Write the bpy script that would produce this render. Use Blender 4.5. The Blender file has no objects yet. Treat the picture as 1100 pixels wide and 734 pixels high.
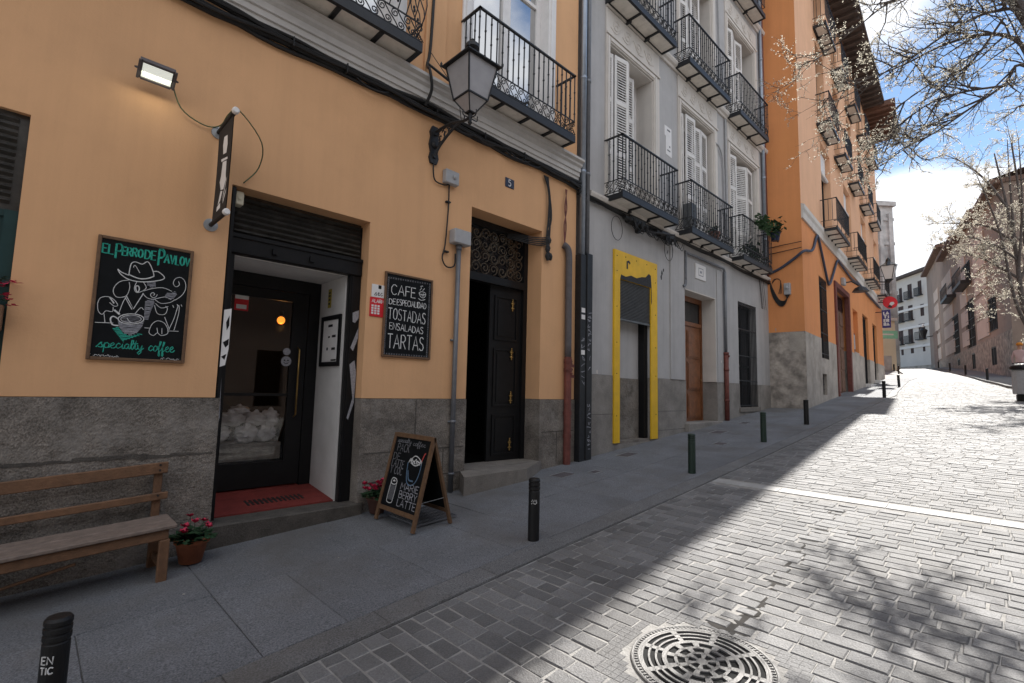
import bpy, math, random
import numpy as np
from mathutils import Vector, Matrix
random.seed(7)
scene = bpy.context.scene
COL = scene.collection
R = math.radians

# ------------------------------------------------------------------ camera
FPX = 530.0                       # focal length in pixels of an 1100 px wide frame
YAW, PITCH, ROLL = 0.770657900, 0.0967856073, 0.0240167250
CAM = Vector((0.0, -5.4, 1.65))
fw = Vector((math.cos(PITCH)*math.sin(YAW), math.cos(PITCH)*math.cos(YAW), math.sin(PITCH)))
rt0 = Vector((math.cos(YAW), -math.sin(YAW), 0)); up0 = rt0.cross(fw)
rt = rt0*math.cos(ROLL) + up0*math.sin(ROLL); up = rt.cross(fw)
cam_d = bpy.data.cameras.new('camera'); cam = bpy.data.objects.new('camera', cam_d); COL.objects.link(cam)
cam_d.sensor_width = 36.0; cam_d.lens = 36.0*FPX/1100.0; cam_d.clip_start = 0.05; cam_d.clip_end = 3000
m = Matrix.Identity(4)
for i in range(3):
    m[i][0] = rt[i]; m[i][1] = up[i]; m[i][2] = -fw[i]; m[i][3] = CAM[i]
cam.matrix_world = m
scene.camera = cam

# ------------------------------------------------------------------ world, sun, exposure
SUN_EL, SUN_AZ = R(45.0), R(5.3)   # azimuth from the street axis (+X) towards the left row of houses (+Y)
sun_dir = Vector((math.cos(SUN_EL)*math.cos(SUN_AZ), math.cos(SUN_EL)*math.sin(SUN_AZ), math.sin(SUN_EL)))
world = bpy.data.worlds.new('World'); scene.world = world; world.use_nodes = True
nt = world.node_tree; nt.nodes.clear()
def N(t, **k):
    n = nt.nodes.new(t)
    for a, b in k.items(): setattr(n, a, b)
    return n
L = lambda a, b: nt.links.new(a, b)
out = N('ShaderNodeOutputWorld'); bg = N('ShaderNodeBackground'); bg.inputs[1].default_value = 0.071
sky = N('ShaderNodeTexSky'); sky.sky_type = 'NISHITA'; sky.sun_disc = False
sky.sun_elevation = SUN_EL; sky.sun_rotation = math.pi/2 - SUN_AZ
sky.air_density = 1.0; sky.dust_density = 0.0; sky.ozone_density = 1.0
tc = N('ShaderNodeTexCoord')
mp = N('ShaderNodeMapping'); mp.inputs['Scale'].default_value = (1, 1, 1.6)
L(tc.outputs['Generated'], mp.inputs['Vector'])
nz = N('ShaderNodeTexNoise'); nz.inputs['Scale'].default_value = 2.4; nz.inputs['Detail'].default_value = 7; nz.inputs['Roughness'].default_value = .55
L(mp.outputs[0], nz.inputs['Vector'])
def blob(px, py, lo, hi, gain):   # a cloud bank round one direction of the sky
    d = (rt*(px-550)/FPX - up*(py-367)/FPX + fw).normalized()
    dot = N('ShaderNodeVectorMath', operation='DOT_PRODUCT'); L(tc.outputs['Generated'], dot.inputs[0]); dot.inputs[1].default_value = d
    mr = N('ShaderNodeMapRange'); mr.inputs['From Min'].default_value = lo; mr.inputs['From Max'].default_value = hi
    mr.inputs['To Max'].default_value = gain
    L(dot.outputs['Value'], mr.inputs['Value']); return mr.outputs[0]
b1 = blob(1015, 360, math.cos(R(17)), math.cos(R(12.5)), .50)
b2 = blob(945, 20, math.cos(R(9)), math.cos(R(2)), .34)
def blob_dir(v, lo, hi, gain):
    dot = N('ShaderNodeVectorMath', operation='DOT_PRODUCT'); L(tc.outputs['Generated'], dot.inputs[0]); dot.inputs[1].default_value = Vector(v).normalized()
    mr = N('ShaderNodeMapRange'); mr.inputs['From Min'].default_value = lo; mr.inputs['From Max'].default_value = hi; mr.inputs['To Max'].default_value = gain
    L(dot.outputs['Value'], mr.inputs['Value']); return mr.outputs[0]
b3 = blob_dir((-.35,-.75,.55), math.cos(R(75)), math.cos(R(30)), .38)    # unseen cloud bank added behind the camera to brighten the shaded fronts
b4 = blob(1060, 100, math.cos(R(14)), math.cos(R(3)), -.10)              # clear sky over the trees
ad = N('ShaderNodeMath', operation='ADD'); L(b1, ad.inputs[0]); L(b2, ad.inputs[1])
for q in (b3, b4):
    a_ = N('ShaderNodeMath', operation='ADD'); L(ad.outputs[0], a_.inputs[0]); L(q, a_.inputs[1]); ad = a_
ad2 = N('ShaderNodeMath', operation='ADD'); L(ad.outputs[0], ad2.inputs[0]); L(nz.outputs['Fac'], ad2.inputs[1])
cr = N('ShaderNodeValToRGB'); cr.color_ramp.elements[0].position = .62; cr.color_ramp.elements[1].position = .76
L(ad2.outputs[0], cr.inputs['Fac'])
mix = N('ShaderNodeMixRGB'); L(cr.outputs['Color'], mix.inputs['Fac']); L(sky.outputs[0], mix.inputs['Color1'])
mix.inputs['Color2'].default_value = (7.6, 7.8, 8.2, 1)
L(mix.outputs[0], bg.inputs['Color']); L(bg.outputs[0], out.inputs['Surface'])

sun_l = bpy.data.lights.new('sun', 'SUN'); sun_l.energy = 4.7; sun_l.angle = R(.5); sun_l.color = (1, .96, .90)
sun_o = bpy.data.objects.new('sun', sun_l); COL.objects.link(sun_o); sun_o.location = (20, 10, 40)
sun_o.rotation_euler = (-sun_dir).to_track_quat('-Z', 'Y').to_euler()
vs = scene.view_settings; vs.view_transform = 'Standard'; vs.look = 'None'; vs.gamma = 1.0; vs.use_curve_mapping = False
vs.exposure = 1.22
scene.render.engine = 'CYCLES'
scene.cycles.max_bounces = 8; scene.cycles.diffuse_bounces = 4; scene.cycles.transparent_max_bounces = 12
scene.cycles.use_denoising = True

# ------------------------------------------------------------------ measuring helpers (photo pixel -> point on a real surface)
def ray(x, y): return rt*(x-550)/FPX - up*(y-367)/FPX + fw
def on_plane(x, y, n, d0):
    d = ray(x, y); n = Vector(n); t = (d0 - n.dot(CAM))/n.dot(d); return CAM + d*t
def onY(x, y, Y=0.0): return on_plane(x, y, (0, 1, 0), Y)
GP = [(-40,-2.0),(-20,-1.1),(0,0),(4.14,.25),(6.8,.434),(9.54,.66),(13,.96),(16.5,1.27),(21.45,1.66),(28.9,2.17),(34.7,2.62),(43.4,3.32),(52.5,3.98),(62,4.60),(80,5.35),(107,6.3),(200,9.0),(600,20)]
gx = np.array([p[0] for p in GP]); gz = np.array([p[1] for p in GP])
def g(X): return float(np.interp(X, gx, gz))
def at_ground(x, y, off=0.0):
    d = ray(x, y); t = .5; last = None
    while t < 160:
        p = CAM + d*t
        if p.z < g(p.x) + off: return Vector((p.x, p.y, g(p.x) + off))
        t += .01
    return None

# ------------------------------------------------------------------ materials
def mat(name, col, rough=.8, var=.12, scale=6.0, bump=0.0, bscale=60.0, metal=0.0, spec=.4, stain=0.0, stain_scale=1.2, stain_col=None, fine=0.0, streak=0.0):
    M = bpy.data.materials.new(name); M.use_nodes = True
    t = M.node_tree; b = t.nodes['Principled BSDF']
    b.inputs['Roughness'].default_value = rough; b.inputs['Metallic'].default_value = metal
    b.inputs['Specular IOR Level'].default_value = spec
    geo = t.nodes.new('ShaderNodeNewGeometry')
    def noise(sc, det=6, r=.6):
        n = t.nodes.new('ShaderNodeTexNoise'); n.inputs['Scale'].default_value = sc; n.inputs['Detail'].default_value = det; n.inputs['Roughness'].default_value = r
        t.links.new(geo.outputs['Position'], n.inputs['Vector']); return n
    cur = None
    def mult(cur, fac_out, lo, hi, f0=.3, f1=.7):
        mr = t.nodes.new('ShaderNodeMapRange'); mr.inputs['From Min'].default_value = f0; mr.inputs['From Max'].default_value = f1
        mr.inputs['To Min'].default_value = lo; mr.inputs['To Max'].default_value = hi; t.links.new(fac_out, mr.inputs['Value'])
        mx = t.nodes.new('ShaderNodeVectorMath'); mx.operation = 'SCALE'
        if cur is None: mx.inputs[0].default_value = col[:3]
        else: t.links.new(cur, mx.inputs[0])
        t.links.new(mr.outputs[0], mx.inputs['Scale']); return mx.outputs[0]
    cur = mult(cur, noise(scale).outputs['Fac'], 1-var, 1+var)
    if fine: cur = mult(cur, noise(95, 3).outputs['Fac'], 1-fine, 1+fine)
    if stain:
        n = noise(stain_scale, 8, .65)
        mr = t.nodes.new('ShaderNodeMapRange'); mr.inputs['From Min'].default_value = .5; mr.inputs['From Max'].default_value = .68
        mr.inputs['To Max'].default_value = stain; t.links.new(n.outputs['Fac'], mr.inputs['Value'])
        mx = t.nodes.new('ShaderNodeMixRGB'); t.links.new(mr.outputs[0], mx.inputs['Fac']); t.links.new(cur, mx.inputs['Color1'])
        mx.inputs['Color2'].default_value = tuple(stain_col or [c*.5 for c in col[:3]]) + (1,)
        cur = mx.outputs[0]
    if streak:                                   # dirt runs down the render
        mp_ = t.nodes.new('ShaderNodeMapping'); mp_.inputs['Scale'].default_value = (5.5, 5.5, .28); t.links.new(geo.outputs['Position'], mp_.inputs['Vector'])
        n = t.nodes.new('ShaderNodeTexNoise'); n.inputs['Scale'].default_value = 1.0; n.inputs['Detail'].default_value = 7; n.inputs['Roughness'].default_value = .7; t.links.new(mp_.outputs[0], n.inputs['Vector'])
        cur = mult(cur, n.outputs['Fac'], 1-streak, 1+streak*.25, .28, .56)
    t.links.new(cur, b.inputs['Base Color'])
    if bump:
        bm = t.nodes.new('ShaderNodeBump'); bm.inputs['Strength'].default_value = bump; bm.inputs['Distance'].default_value = .02
        t.links.new(noise(bscale, 5).outputs['Fac'], bm.inputs['Height']); t.links.new(bm.outputs[0], b.inputs['Normal'])
    return M
def glass_mat(name, tint=(.02,.025,.03), refl=.35, clear=.0, rough=.02):
    M = bpy.data.materials.new(name); M.use_nodes = True; t = M.node_tree
    o = t.nodes['Material Output']; t.nodes.remove(t.nodes['Principled BSDF'])
    gl = t.nodes.new('ShaderNodeBsdfGlossy'); gl.inputs['Roughness'].default_value = rough
    df = t.nodes.new('ShaderNodeBsdfDiffuse'); df.inputs['Color'].default_value = tint + (1,)
    tr = t.nodes.new('ShaderNodeBsdfTransparent')
    m1 = t.nodes.new('ShaderNodeMixShader'); m1.inputs[0].default_value = clear
    t.links.new(df.outputs[0], m1.inputs[1]); t.links.new(tr.outputs[0], m1.inputs[2])
    fr = t.nodes.new('ShaderNodeFresnel'); fr.inputs['IOR'].default_value = 1.5
    mx = t.nodes.new('ShaderNodeMath'); mx.operation = 'ADD'; mx.inputs[1].default_value = refl; mx.use_clamp = True
    t.links.new(fr.outputs[0], mx.inputs[0])
    m2 = t.nodes.new('ShaderNodeMixShader'); t.links.new(mx.outputs[0], m2.inputs[0])
    t.links.new(m1.outputs[0], m2.inputs[1]); t.links.new(gl.outputs[0], m2.inputs[2]); t.links.new(m2.outputs[0], o.inputs['Surface'])
    return M
def emit_mat(name, col, st):
    M = bpy.data.materials.new(name); M.use_nodes = True
    b = M.node_tree.nodes['Principled BSDF']; b.inputs['Emission Color'].default_value = col + (1,); b.inputs['Emission Strength'].default_value = st
    b.inputs['Base Color'].default_value = col + (1,); return M

M = {}
M['ochre'] = mat('ochre_render', (.68,.39,.205), .9, .07, 1.4, .12, 45, stain=.35, stain_scale=.7, stain_col=(.59,.335,.175), streak=.05)
M['ochre_b'] = mat('orange_render', (.68,.275,.105), .9, .07, 1.2, .12, 30, stain=.3, stain_scale=.6, stain_col=(.58,.24,.08), streak=.07)
M['peach'] = mat('orange_render_pale', (.74,.43,.26), .9, .06, 1.2, .12, 30, stain=.3, stain_scale=.6, stain_col=(.64,.36,.21), streak=.07)  # paler tone of the orange wall, for the upper front
M['grey'] = mat('grey_render', (.41,.40,.40), .9, .07, 2, .10, 40, stain=.4, stain_scale=.9, stain_col=(.33,.32,.32), streak=.11)
M['cream'] = mat('cream_plaster', (.60,.56,.52), .85, .06, 3, .08, 50, stain=.2, stain_scale=1.5, stain_col=(.55,.50,.45), streak=.10)
M['cornice'] = mat('cornice_plaster', (.55,.53,.51), .85, .08, 4, .1, 50, stain=.3, stain_scale=1.2)
M['plinth1'] = mat('dark_granite', (.172,.150,.130), .9, .42, 3.0, 1.0, 24, stain=.7, stain_scale=2.2, stain_col=(.29,.265,.24), fine=.55)
M['plinth2'] = mat('grey_granite', (.255,.235,.215), .88, .25, 2.4, .6, 55, stain=.6, stain_scale=1.4, stain_col=(.15,.137,.125), fine=.35)
M['plinth3'] = mat('pale_granite', (.40,.36,.32), .88, .26, 1.6, .5, 40, stain=.7, stain_scale=.9, stain_col=(.20,.175,.15), fine=.3)
M['rubble'] = mat('rubble_plaster', (.34,.30,.265), .9, .55, 3.4, 1.0, 9, stain=.6, stain_scale=2.4, stain_col=(.15,.14,.13))
M['walk'] = mat('pavement_granite', (.155,.16,.172), .8, .16, 1.6, .5, 95, stain=.65, stain_scale=.75, stain_col=(.115,.105,.095), fine=.55)
M['kerb'] = mat('kerb_granite', (.155,.155,.158), .75, .16, 3, .5, 95, stain=.5, stain_scale=1.1, stain_col=(.12,.105,.09), fine=.6)
M['joint'] = mat('joint_sand', (.30,.29,.275), .95, .25, 9, .6, 60)
M['soil'] = mat('street_bed', (.16,.15,.14), .95, .2, 1)
M['strip'] = mat('pale_strip_stone', (.36,.355,.345), .7, .12, 6, .2, 90)
M['stone_step'] = mat('step_granite', (.19,.17,.15), .85, .2, 6, .4, 70, stain=.4, stain_scale=3, fine=.25)
M['dark_step'] = mat('dark_step_stone', (.075,.066,.058), .8, .3, 7, .5, 60, stain=.5, stain_scale=3, stain_col=(.13,.115,.10), fine=.3)
M['black'] = mat('black_paint', (.009,.009,.010), .42, .2, 8, .08, 60, spec=.25)
M['iron'] = mat('wrought_iron', (.022,.023,.026), .5, .2, 12, .1, 90, metal=.2)
M['iron_b'] = mat('blued_iron', (.07,.085,.11), .45, .2, 12, .1, 90, metal=.3)
M['dark_green'] = mat('dark_green_paint', (.008,.035,.035), .5, .15, 5)
M['slat'] = mat('shutter_slats_black', (.045,.042,.038), .42, .3, 10, .1, 60, stain=.5, stain_scale=6, stain_col=(.12,.11,.10))
M['white_wall'] = mat('white_lining', (.60,.585,.57), .75, .08, 3, stain=.25, stain_scale=2.5, stain_col=(.42,.40,.38))
M['white'] = mat('white_paint', (.72,.70,.69), .6, .06, 6)
M['shutter_w'] = mat('louvre_white', (.66,.64,.62), .6, .07, 7)
M['red_mat'] = mat('red_floor', (.17,.025,.02), .8, .2, 9, .3, 140)
M['rubber'] = mat('black_rubber', (.012,.012,.012), .7, .1)
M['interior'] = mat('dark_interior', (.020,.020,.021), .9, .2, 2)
M['wood'] = mat('bench_wood', (.165,.085,.045), .65, .25, 14, .3, 60, stain=.35, stain_scale=5, stain_col=(.11,.065,.04), streak=.15)
M['wood_seat'] = mat('weathered_wood', (.19,.145,.12), .7, .25, 16, .3, 60, stain=.3, stain_scale=5, stain_col=(.15,.11,.09))
M['wood_f'] = mat('frame_wood', (.14,.078,.042), .6, .25, 20, .2, 60)
M['wood_door'] = mat('varnished_wood', (.21,.08,.032), .45, .25, 9, .2, 60)
M['wood_old'] = mat('old_brown_wood', (.16,.085,.055), .7, .3, 6, .3, 40, stain=.4, stain_scale=3, stain_col=(.28,.19,.14))
M['board'] = mat('chalkboard', (.006,.007,.008), .65, .3, 9, stain=.3, stain_scale=6, stain_col=(.012,.013,.015), spec=.15)
M['chalk'] = mat('white_chalk', (.62,.62,.62), .95, .25, 60)
M['chalk_teal'] = mat('teal_chalk', (.03,.36,.27), .95, .25, 60)
M['chalk_blue'] = mat('blue_chalk', (.10,.17,.26), .95, .25, 60)
M['chalk_grey'] = mat('grey_chalk', (.30,.30,.33), .95, .3, 60)
M['chalk_dim'] = mat('faint_chalk', (.17,.17,.185), .95, .3, 60)
M['red_chalk'] = mat('red_chalk', (.45,.06,.05), .9, .2, 60)
M['terracotta'] = mat('terracotta', (.34,.115,.055), .8, .18, 12, .15, 60, stain=.3, stain_scale=8)
M['terracotta_d'] = mat('dark_terracotta', (.14,.065,.05), .8, .18, 12, .15, 60)
M['leaf'] = mat('cyclamen_leaf', (.02,.055,.022), .6, .4, 30)
M['leaf_p'] = mat('potted_leaf', (.05,.11,.045), .6, .4, 30)
M['petal'] = mat('magenta_petal', (.50,.02,.07), .6, .25, 40)
M['yellow'] = mat('yellow_sheet', (.76,.45,.012), .5, .08, 4, .1, 40, stain=.3, stain_scale=5, stain_col=(.56,.33,.03), streak=.07)
M['spray'] = mat('black_spray', (.03,.03,.033), .8, .3, 20)
M['roller'] = mat('grey_roller', (.12,.125,.13), .5, .2, 8, metal=.4)
M['rust'] = mat('red_brown_pipe', (.15,.045,.035), .6, .3, 10, .2, 60)
M['pipe_g'] = mat('grey_pipe', (.16,.165,.18), .45, .15, 8, metal=.3)
M['pipe_b'] = mat('zinc_pipe', (.30,.34,.40), .4, .12, 8, metal=.6)
M['pipe_d'] = mat('brown_grey_pipe', (.10,.09,.095), .6, .2, 8)
M['pvc'] = mat('grey_plastic', (.36,.36,.37), .55, .08, 12)
M['cable'] = mat('black_cable', (.012,.012,.013), .6, .2, 20)
M['cable_b'] = mat('slate_cable', (.045,.055,.09), .6, .2, 20)
M['cable_g'] = mat('green_wire', (.10,.13,.06), .6, .2, 20)
M['brass'] = mat('brass', (.36,.23,.08), .35, .2, 20, metal=.9)
M['steel'] = mat('galvanised_steel', (.34,.35,.36), .45, .15, 14, metal=.5)
M['lamp_glass'] = mat('frosted_lamp_glass', (.33,.32,.33), .35, .1, 6, spec=.6)
M['glass'] = glass_mat('window_glass', (.02,.025,.03), .58)
M['glass_dark'] = glass_mat('dark_pane', (.012,.013,.016), .05)
M['glass_door'] = glass_mat('door_glass', (.01,.01,.01), .01, .97)
M['enamel'] = mat('blue_enamel', (.012,.02,.05), .3, .1)
M['red'] = mat('red_sign', (.62,.02,.03), .4, .1)
M['blue'] = mat('blue_sign', (.035,.03,.16), .5, .1)
M['green_s'] = mat('green_sign', (.22,.52,.38), .5, .15)
M['banner'] = mat('black_banner', (.018,.016,.016), .8, .15, 10)
M['tile'] = mat('balcony_tile', (.74,.69,.62), .8, .15, 8, stain=.3, stain_scale=4)
M['bark'] = mat('tree_bark', (.10,.085,.08), .9, .3, 20, .4, 40)
M['blossom'] = mat('cream_bud', (.66,.62,.52), .8, .25, 3)
_t = M['blossom'].node_tree; _b = _t.nodes['Principled BSDF']; _tr = _t.nodes.new('ShaderNodeBsdfTranslucent'); _mx = _t.nodes.new('ShaderNodeMixShader'); _mx.inputs[0].default_value = .5
_t.links.new(_b.inputs['Base Color'].links[0].from_socket, _tr.inputs['Color']); _t.links.new(_b.outputs[0], _mx.inputs[1]); _t.links.new(_tr.outputs[0], _mx.inputs[2]); _t.links.new(_mx.outputs[0], _t.nodes['Material Output'].inputs['Surface'])
M['brownwall'] = mat('brown_render', (.26,.20,.165), .9, .1, .8, .1, 20, stain=.3, stain_scale=.6)
M['pinkpanel'] = mat('pink_panel', (.46,.38,.33), .9, .1, .8, .1, 20)
M['flint'] = mat('flint_masonry', (.26,.22,.185), .9, .55, 3.5, 1.0, 4, stain=.5, stain_scale=2.5, stain_col=(.12,.10,.085))
M['whitewall'] = mat('white_render', (.62,.585,.55), .9, .06, .6, stain=.2, stain_scale=.5, stain_col=(.5,.5,.5))
M['maroon'] = mat('maroon_shutter', (.05,.026,.024), .6, .2)
M['farstone'] = mat('pale_concrete', (.42,.42,.42), .9, .35, 1.1, stain=.7, stain_scale=.6, stain_col=(.34,.34,.34))
M['creamwall'] = mat('cream_render', (.66,.60,.46), .9, .06, .6)
M['roof'] = mat('roof_tiles', (.16,.10,.075), .9, .3, 3, .6, 9)
M['eave'] = mat('eave_wood', (.085,.065,.058), .8, .25, 4)
M['eave2'] = mat('brown_eave_wood', (.16,.085,.06), .8, .25, 4)
M['reflected_sack'] = mat('reflected_sack_grey', (.80,.80,.82), .35, .2, 9, .5, 25)  # bright grey of the sacks imitating a reflection in the door glass
M['skin'] = mat('skin', (.42,.24,.17), .6, .05)
M['cloth_p'] = mat('pale_pink_cloth', (.50,.36,.36), .9, .1, 20)
M['cloth_d'] = mat('dark_trousers', (.04,.04,.05), .9, .1, 20)
M['cap'] = mat('orange_cap', (.52,.20,.03), .9, .1, 20)
M['castiron'] = mat('cast_iron', (.19,.185,.18), .55, .2, 14, .3, 120, metal=.35, spec=.6)
M['shade_black'] = mat('painted_shade_black', (.006,.006,.006), .9, .1)  # flat black painting the dark under the grating and behind far panes
M['gutter'] = mat('joint_dirt', (.028,.025,.022), .95, .3, 20)
M['boll_b'] = mat('bollard_black', (.010,.010,.011), .5, .25, 9, .1, 60, spec=.3)
M['boll_g'] = mat('bollard_green', (.014,.03,.022), .5, .25, 9, .1, 60)
M['lamp_on'] = emit_mat('floodlight_lens', (.95, 1.0, .92), .20)
M['bulb'] = emit_mat('amber_bulb', (1.0, .27, .03), .8)

# ------------------------------------------------------------------ mesh builder
class MB:
    def __init__(s): s.v = []; s.f = []
    def add(s, vs, fs):
        k = len(s.v); s.v += [tuple(v) for v in vs]; s.f += [tuple(i+k for i in f) for f in fs]; return s
    def box(s, x0, x1, y0, y1, z0, z1):
        return s.add([(x0,y0,z0),(x1,y0,z0),(x1,y1,z0),(x0,y1,z0),(x0,y0,z1),(x1,y0,z1),(x1,y1,z1),(x0,y1,z1)],
                     [(0,3,2,1),(4,5,6,7),(0,1,5,4),(1,2,6,5),(2,3,7,6),(3,0,4,7)])
    def cbox(s, x0, x1, y0, y1, z0, z1, c=.006):      # box with chamfered edges
        X, Y, Z = (x0,x1), (y0,y1), (z0,z1); vs = []; idx = {}
        for i in range(2):
            for j in range(2):
                for k in range(2):
                    p = [X[i], Y[j], Z[k]]; sg = [1-2*i, 1-2*j, 1-2*k]
                    for a in range(3):
                        q = [p[b] + (0 if b == a else sg[b]*c) for b in range(3)]
                        idx[(i,j,k,a)] = len(vs); vs.append(q)
        fs = []
        for a in range(3):
            b, d = (a+1) % 3, (a+2) % 3
            for e in range(2):
                def key(u, w):
                    t = [0,0,0]; t[a] = e; t[b] = u; t[d] = w; return idx[(t[0],t[1],t[2],a)]
                q = [key(0,0), key(1,0), key(1,1), key(0,1)]
                fs.append(tuple(q if e else q[::-1]))
            for u in range(2):
                for w in range(2):       # edge along a
                    t0 = [0,0,0]; t1 = [0,0,0]; t0[a] = 0; t1[a] = 1
                    for t in (t0, t1): t[b] = u; t[d] = w
                    q = [idx[tuple(t0)+(b,)], idx[tuple(t1)+(b,)], idx[tuple(t1)+(d,)], idx[tuple(t0)+(d,)]]
                    fs.append(tuple(q if (u ^ w) else q[::-1]))
        for i in range(2):
            for j in range(2):
                for k in range(2):
                    q = [idx[(i,j,k,a)] for a in range(3)]
                    fs.append(tuple(q if (i+j+k) % 2 else q[::-1]))
        return s.add(vs, fs)
    def quad(s, a, b, c, d): return s.add([a,b,c,d], [(0,1,2,3)])
    def poly(s, pts, n, t):     # extruded polygon: pts 3D, offset vector n*t
        n = Vector(n)*t; k = len(pts); a = [Vector(p) for p in pts]; b = [p+n for p in a]
        return s.add(a+b, [tuple(range(k))[::-1], tuple(range(k, 2*k))] + [(i, (i+1)%k, (i+1)%k+k, i+k) for i in range(k)])
    def tube(s, pts, r, n=6, cap=True):
        pts = [Vector(p) for p in pts]; k = len(pts)
        if k < 2: return s
        rr = r if isinstance(r, (list, tuple)) else [r]*k
        vs = []; ref = None
        for i, p in enumerate(pts):
            d = (pts[min(i+1,k-1)] - pts[max(i-1,0)])
            if d.length < 1e-9: d = Vector((0,0,1))
            d.normalize()
            if ref is None:
                ref = Vector((0,0,1)) if abs(d.z) < .9 else Vector((1,0,0))
            u = ref - d*ref.dot(d)
            if u.length < 1e-4: u = Vector((0,1,0)) - d*d.y
            u.normalize(); w = d.cross(u); ref = u
            for j in range(n):
                a = 2*math.pi*j/n + math.pi/n; vs.append(p + (u*math.cos(a) + w*math.sin(a))*rr[i])
        fs = [(i*n+j, i*n+(j+1)%n, (i+1)*n+(j+1)%n, (i+1)*n+j) for i in range(k-1) for j in range(n)]
        if cap: fs += [tuple(range(n))[::-1], tuple(range((k-1)*n, k*n))]
        return s.add(vs, fs)
    def lathe(s, c, prof, n=16, axis=None):   # prof (r, h) up z (or along axis)
        c = Vector(c); ax = Vector(axis).normalized() if axis else Vector((0,0,1))
        u = Vector((1,0,0)) if abs(ax.x) < .9 else Vector((0,1,0)); u = (u - ax*u.dot(ax)).normalized(); w = ax.cross(u)
        vs = [c + ax*h + (u*math.cos(2*math.pi*j/n) + w*math.sin(2*math.pi*j/n))*max(r,1e-4) for r, h in prof for j in range(n)]
        k = len(prof)
        return s.add(vs, [(i*n+j, i*n+(j+1)%n, (i+1)*n+(j+1)%n, (i+1)*n+j) for i in range(k-1) for j in range(n)] + [tuple(range(n))[::-1], tuple(range((k-1)*n, k*n))])
    def build(s, name, m, parent=None, smooth=False, world=True):
        me = bpy.data.meshes.new(name); vs = s.v
        if parent is not None and world:
            inv = root_matrix(parent).inverted(); vs = [inv @ Vector(v) for v in vs]
        me.from_pydata([tuple(v) for v in vs], [], s.f); me.materials.append(m); me.update()
        if smooth: me.polygons.foreach_set('use_smooth', [True]*len(me.polygons))
        o = bpy.data.objects.new(name, me); COL.objects.link(o)
        if parent is not None: o.parent = parent
        return o
def root_matrix(o):
    mm = o.matrix_basis.copy()
    while o.parent: o = o.parent; mm = o.matrix_basis @ mm
    return mm
def thing(name, label, cat, loc=(0,0,0), rot=(0,0,0), group=None):
    o = bpy.data.objects.new(name, None); COL.objects.link(o); o.location = loc; o.rotation_euler = rot
    o.empty_display_size = .1; o['label'] = label; o['category'] = cat
    if group: o['group'] = group
    return o
def tag(o, label, cat, group=None):
    o['label'] = label; o['category'] = cat
    if group: o['group'] = group
    return o
def base(mb, name, m, label, cat, group=None, smooth=False):   # a thing that is one mesh, origin at its base
    vs = np.array(mb.v); c = Vector(((vs[:,0].min()+vs[:,0].max())/2, (vs[:,1].min()+vs[:,1].max())/2, vs[:,2].min()))
    mb.v = [tuple(Vector(v)-c) for v in mb.v]
    o = mb.build(name, m, None, smooth); o.location = c
    return tag(o, label, cat, group)
def struct(mb, name, m, smooth=False):
    o = mb.build(name, m, None, smooth); o['kind'] = 'structure'; return o

def wall_slab(mb, x0, x1, z0, z1, holes, y0=0.0, t=.5, deep=None):
    """front wall with rectangular openings (x0,x1,z0,z1); reveals run back to y0+t"""
    xs = sorted({x0, x1, *[h[0] for h in holes], *[h[1] for h in holes]}); zs = sorted({z0, z1, *[h[2] for h in holes], *[h[3] for h in holes]})
    xs = [x for x in xs if x0 <= x <= x1]; zs = [z for z in zs if z0 <= z <= z1]
    def hole(cx, cz): return any(h[0] < cx < h[1] and h[2] < cz < h[3] for h in holes)
    solid = {}
    for i in range(len(xs)-1):
        for k in range(len(zs)-1): solid[i,k] = not hole((xs[i]+xs[i+1])/2, (zs[k]+zs[k+1])/2)
    y1 = y0+t
    for (i,k), sld in solid.items():
        a, b, c, d = xs[i], xs[i+1], zs[k], zs[k+1]
        if sld:
            mb.quad((a,y0,c),(b,y0,c),(b,y0,d),(a,y0,d)); mb.quad((b,y1,c),(a,y1,c),(a,y1,d),(b,y1,d))
            if not solid.get((i-1,k), False): mb.quad((a,y1,c),(a,y0,c),(a,y0,d),(a,y1,d))
            if not solid.get((i+1,k), False): mb.quad((b,y0,c),(b,y1,c),(b,y1,d),(b,y0,d))
            if not solid.get((i,k-1), False): mb.quad((a,y1,c),(b,y1,c),(b,y0,c),(a,y0,c))
            if not solid.get((i,k+1), False): mb.quad((a,y0,d),(b,y0,d),(b,y1,d),(a,y1,d))
    return mb
def arc(c, r, a0, a1, n, u, w):
    c = Vector(c); u = Vector(u); w = Vector(w)
    return [c + (u*math.cos(a0+(a1-a0)*i/n) + w*math.sin(a0+(a1-a0)*i/n))*r for i in range(n+1)]
def spiral(c, r0, r1, a0, a1, n, u, w):
    c = Vector(c); u = Vector(u); w = Vector(w); o = []
    for i in range(n+1):
        t = i/n; a = a0+(a1-a0)*t; r = r0+(r1-r0)*t; o.append(c + (u*math.cos(a)+w*math.sin(a))*r)
    return o

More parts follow.
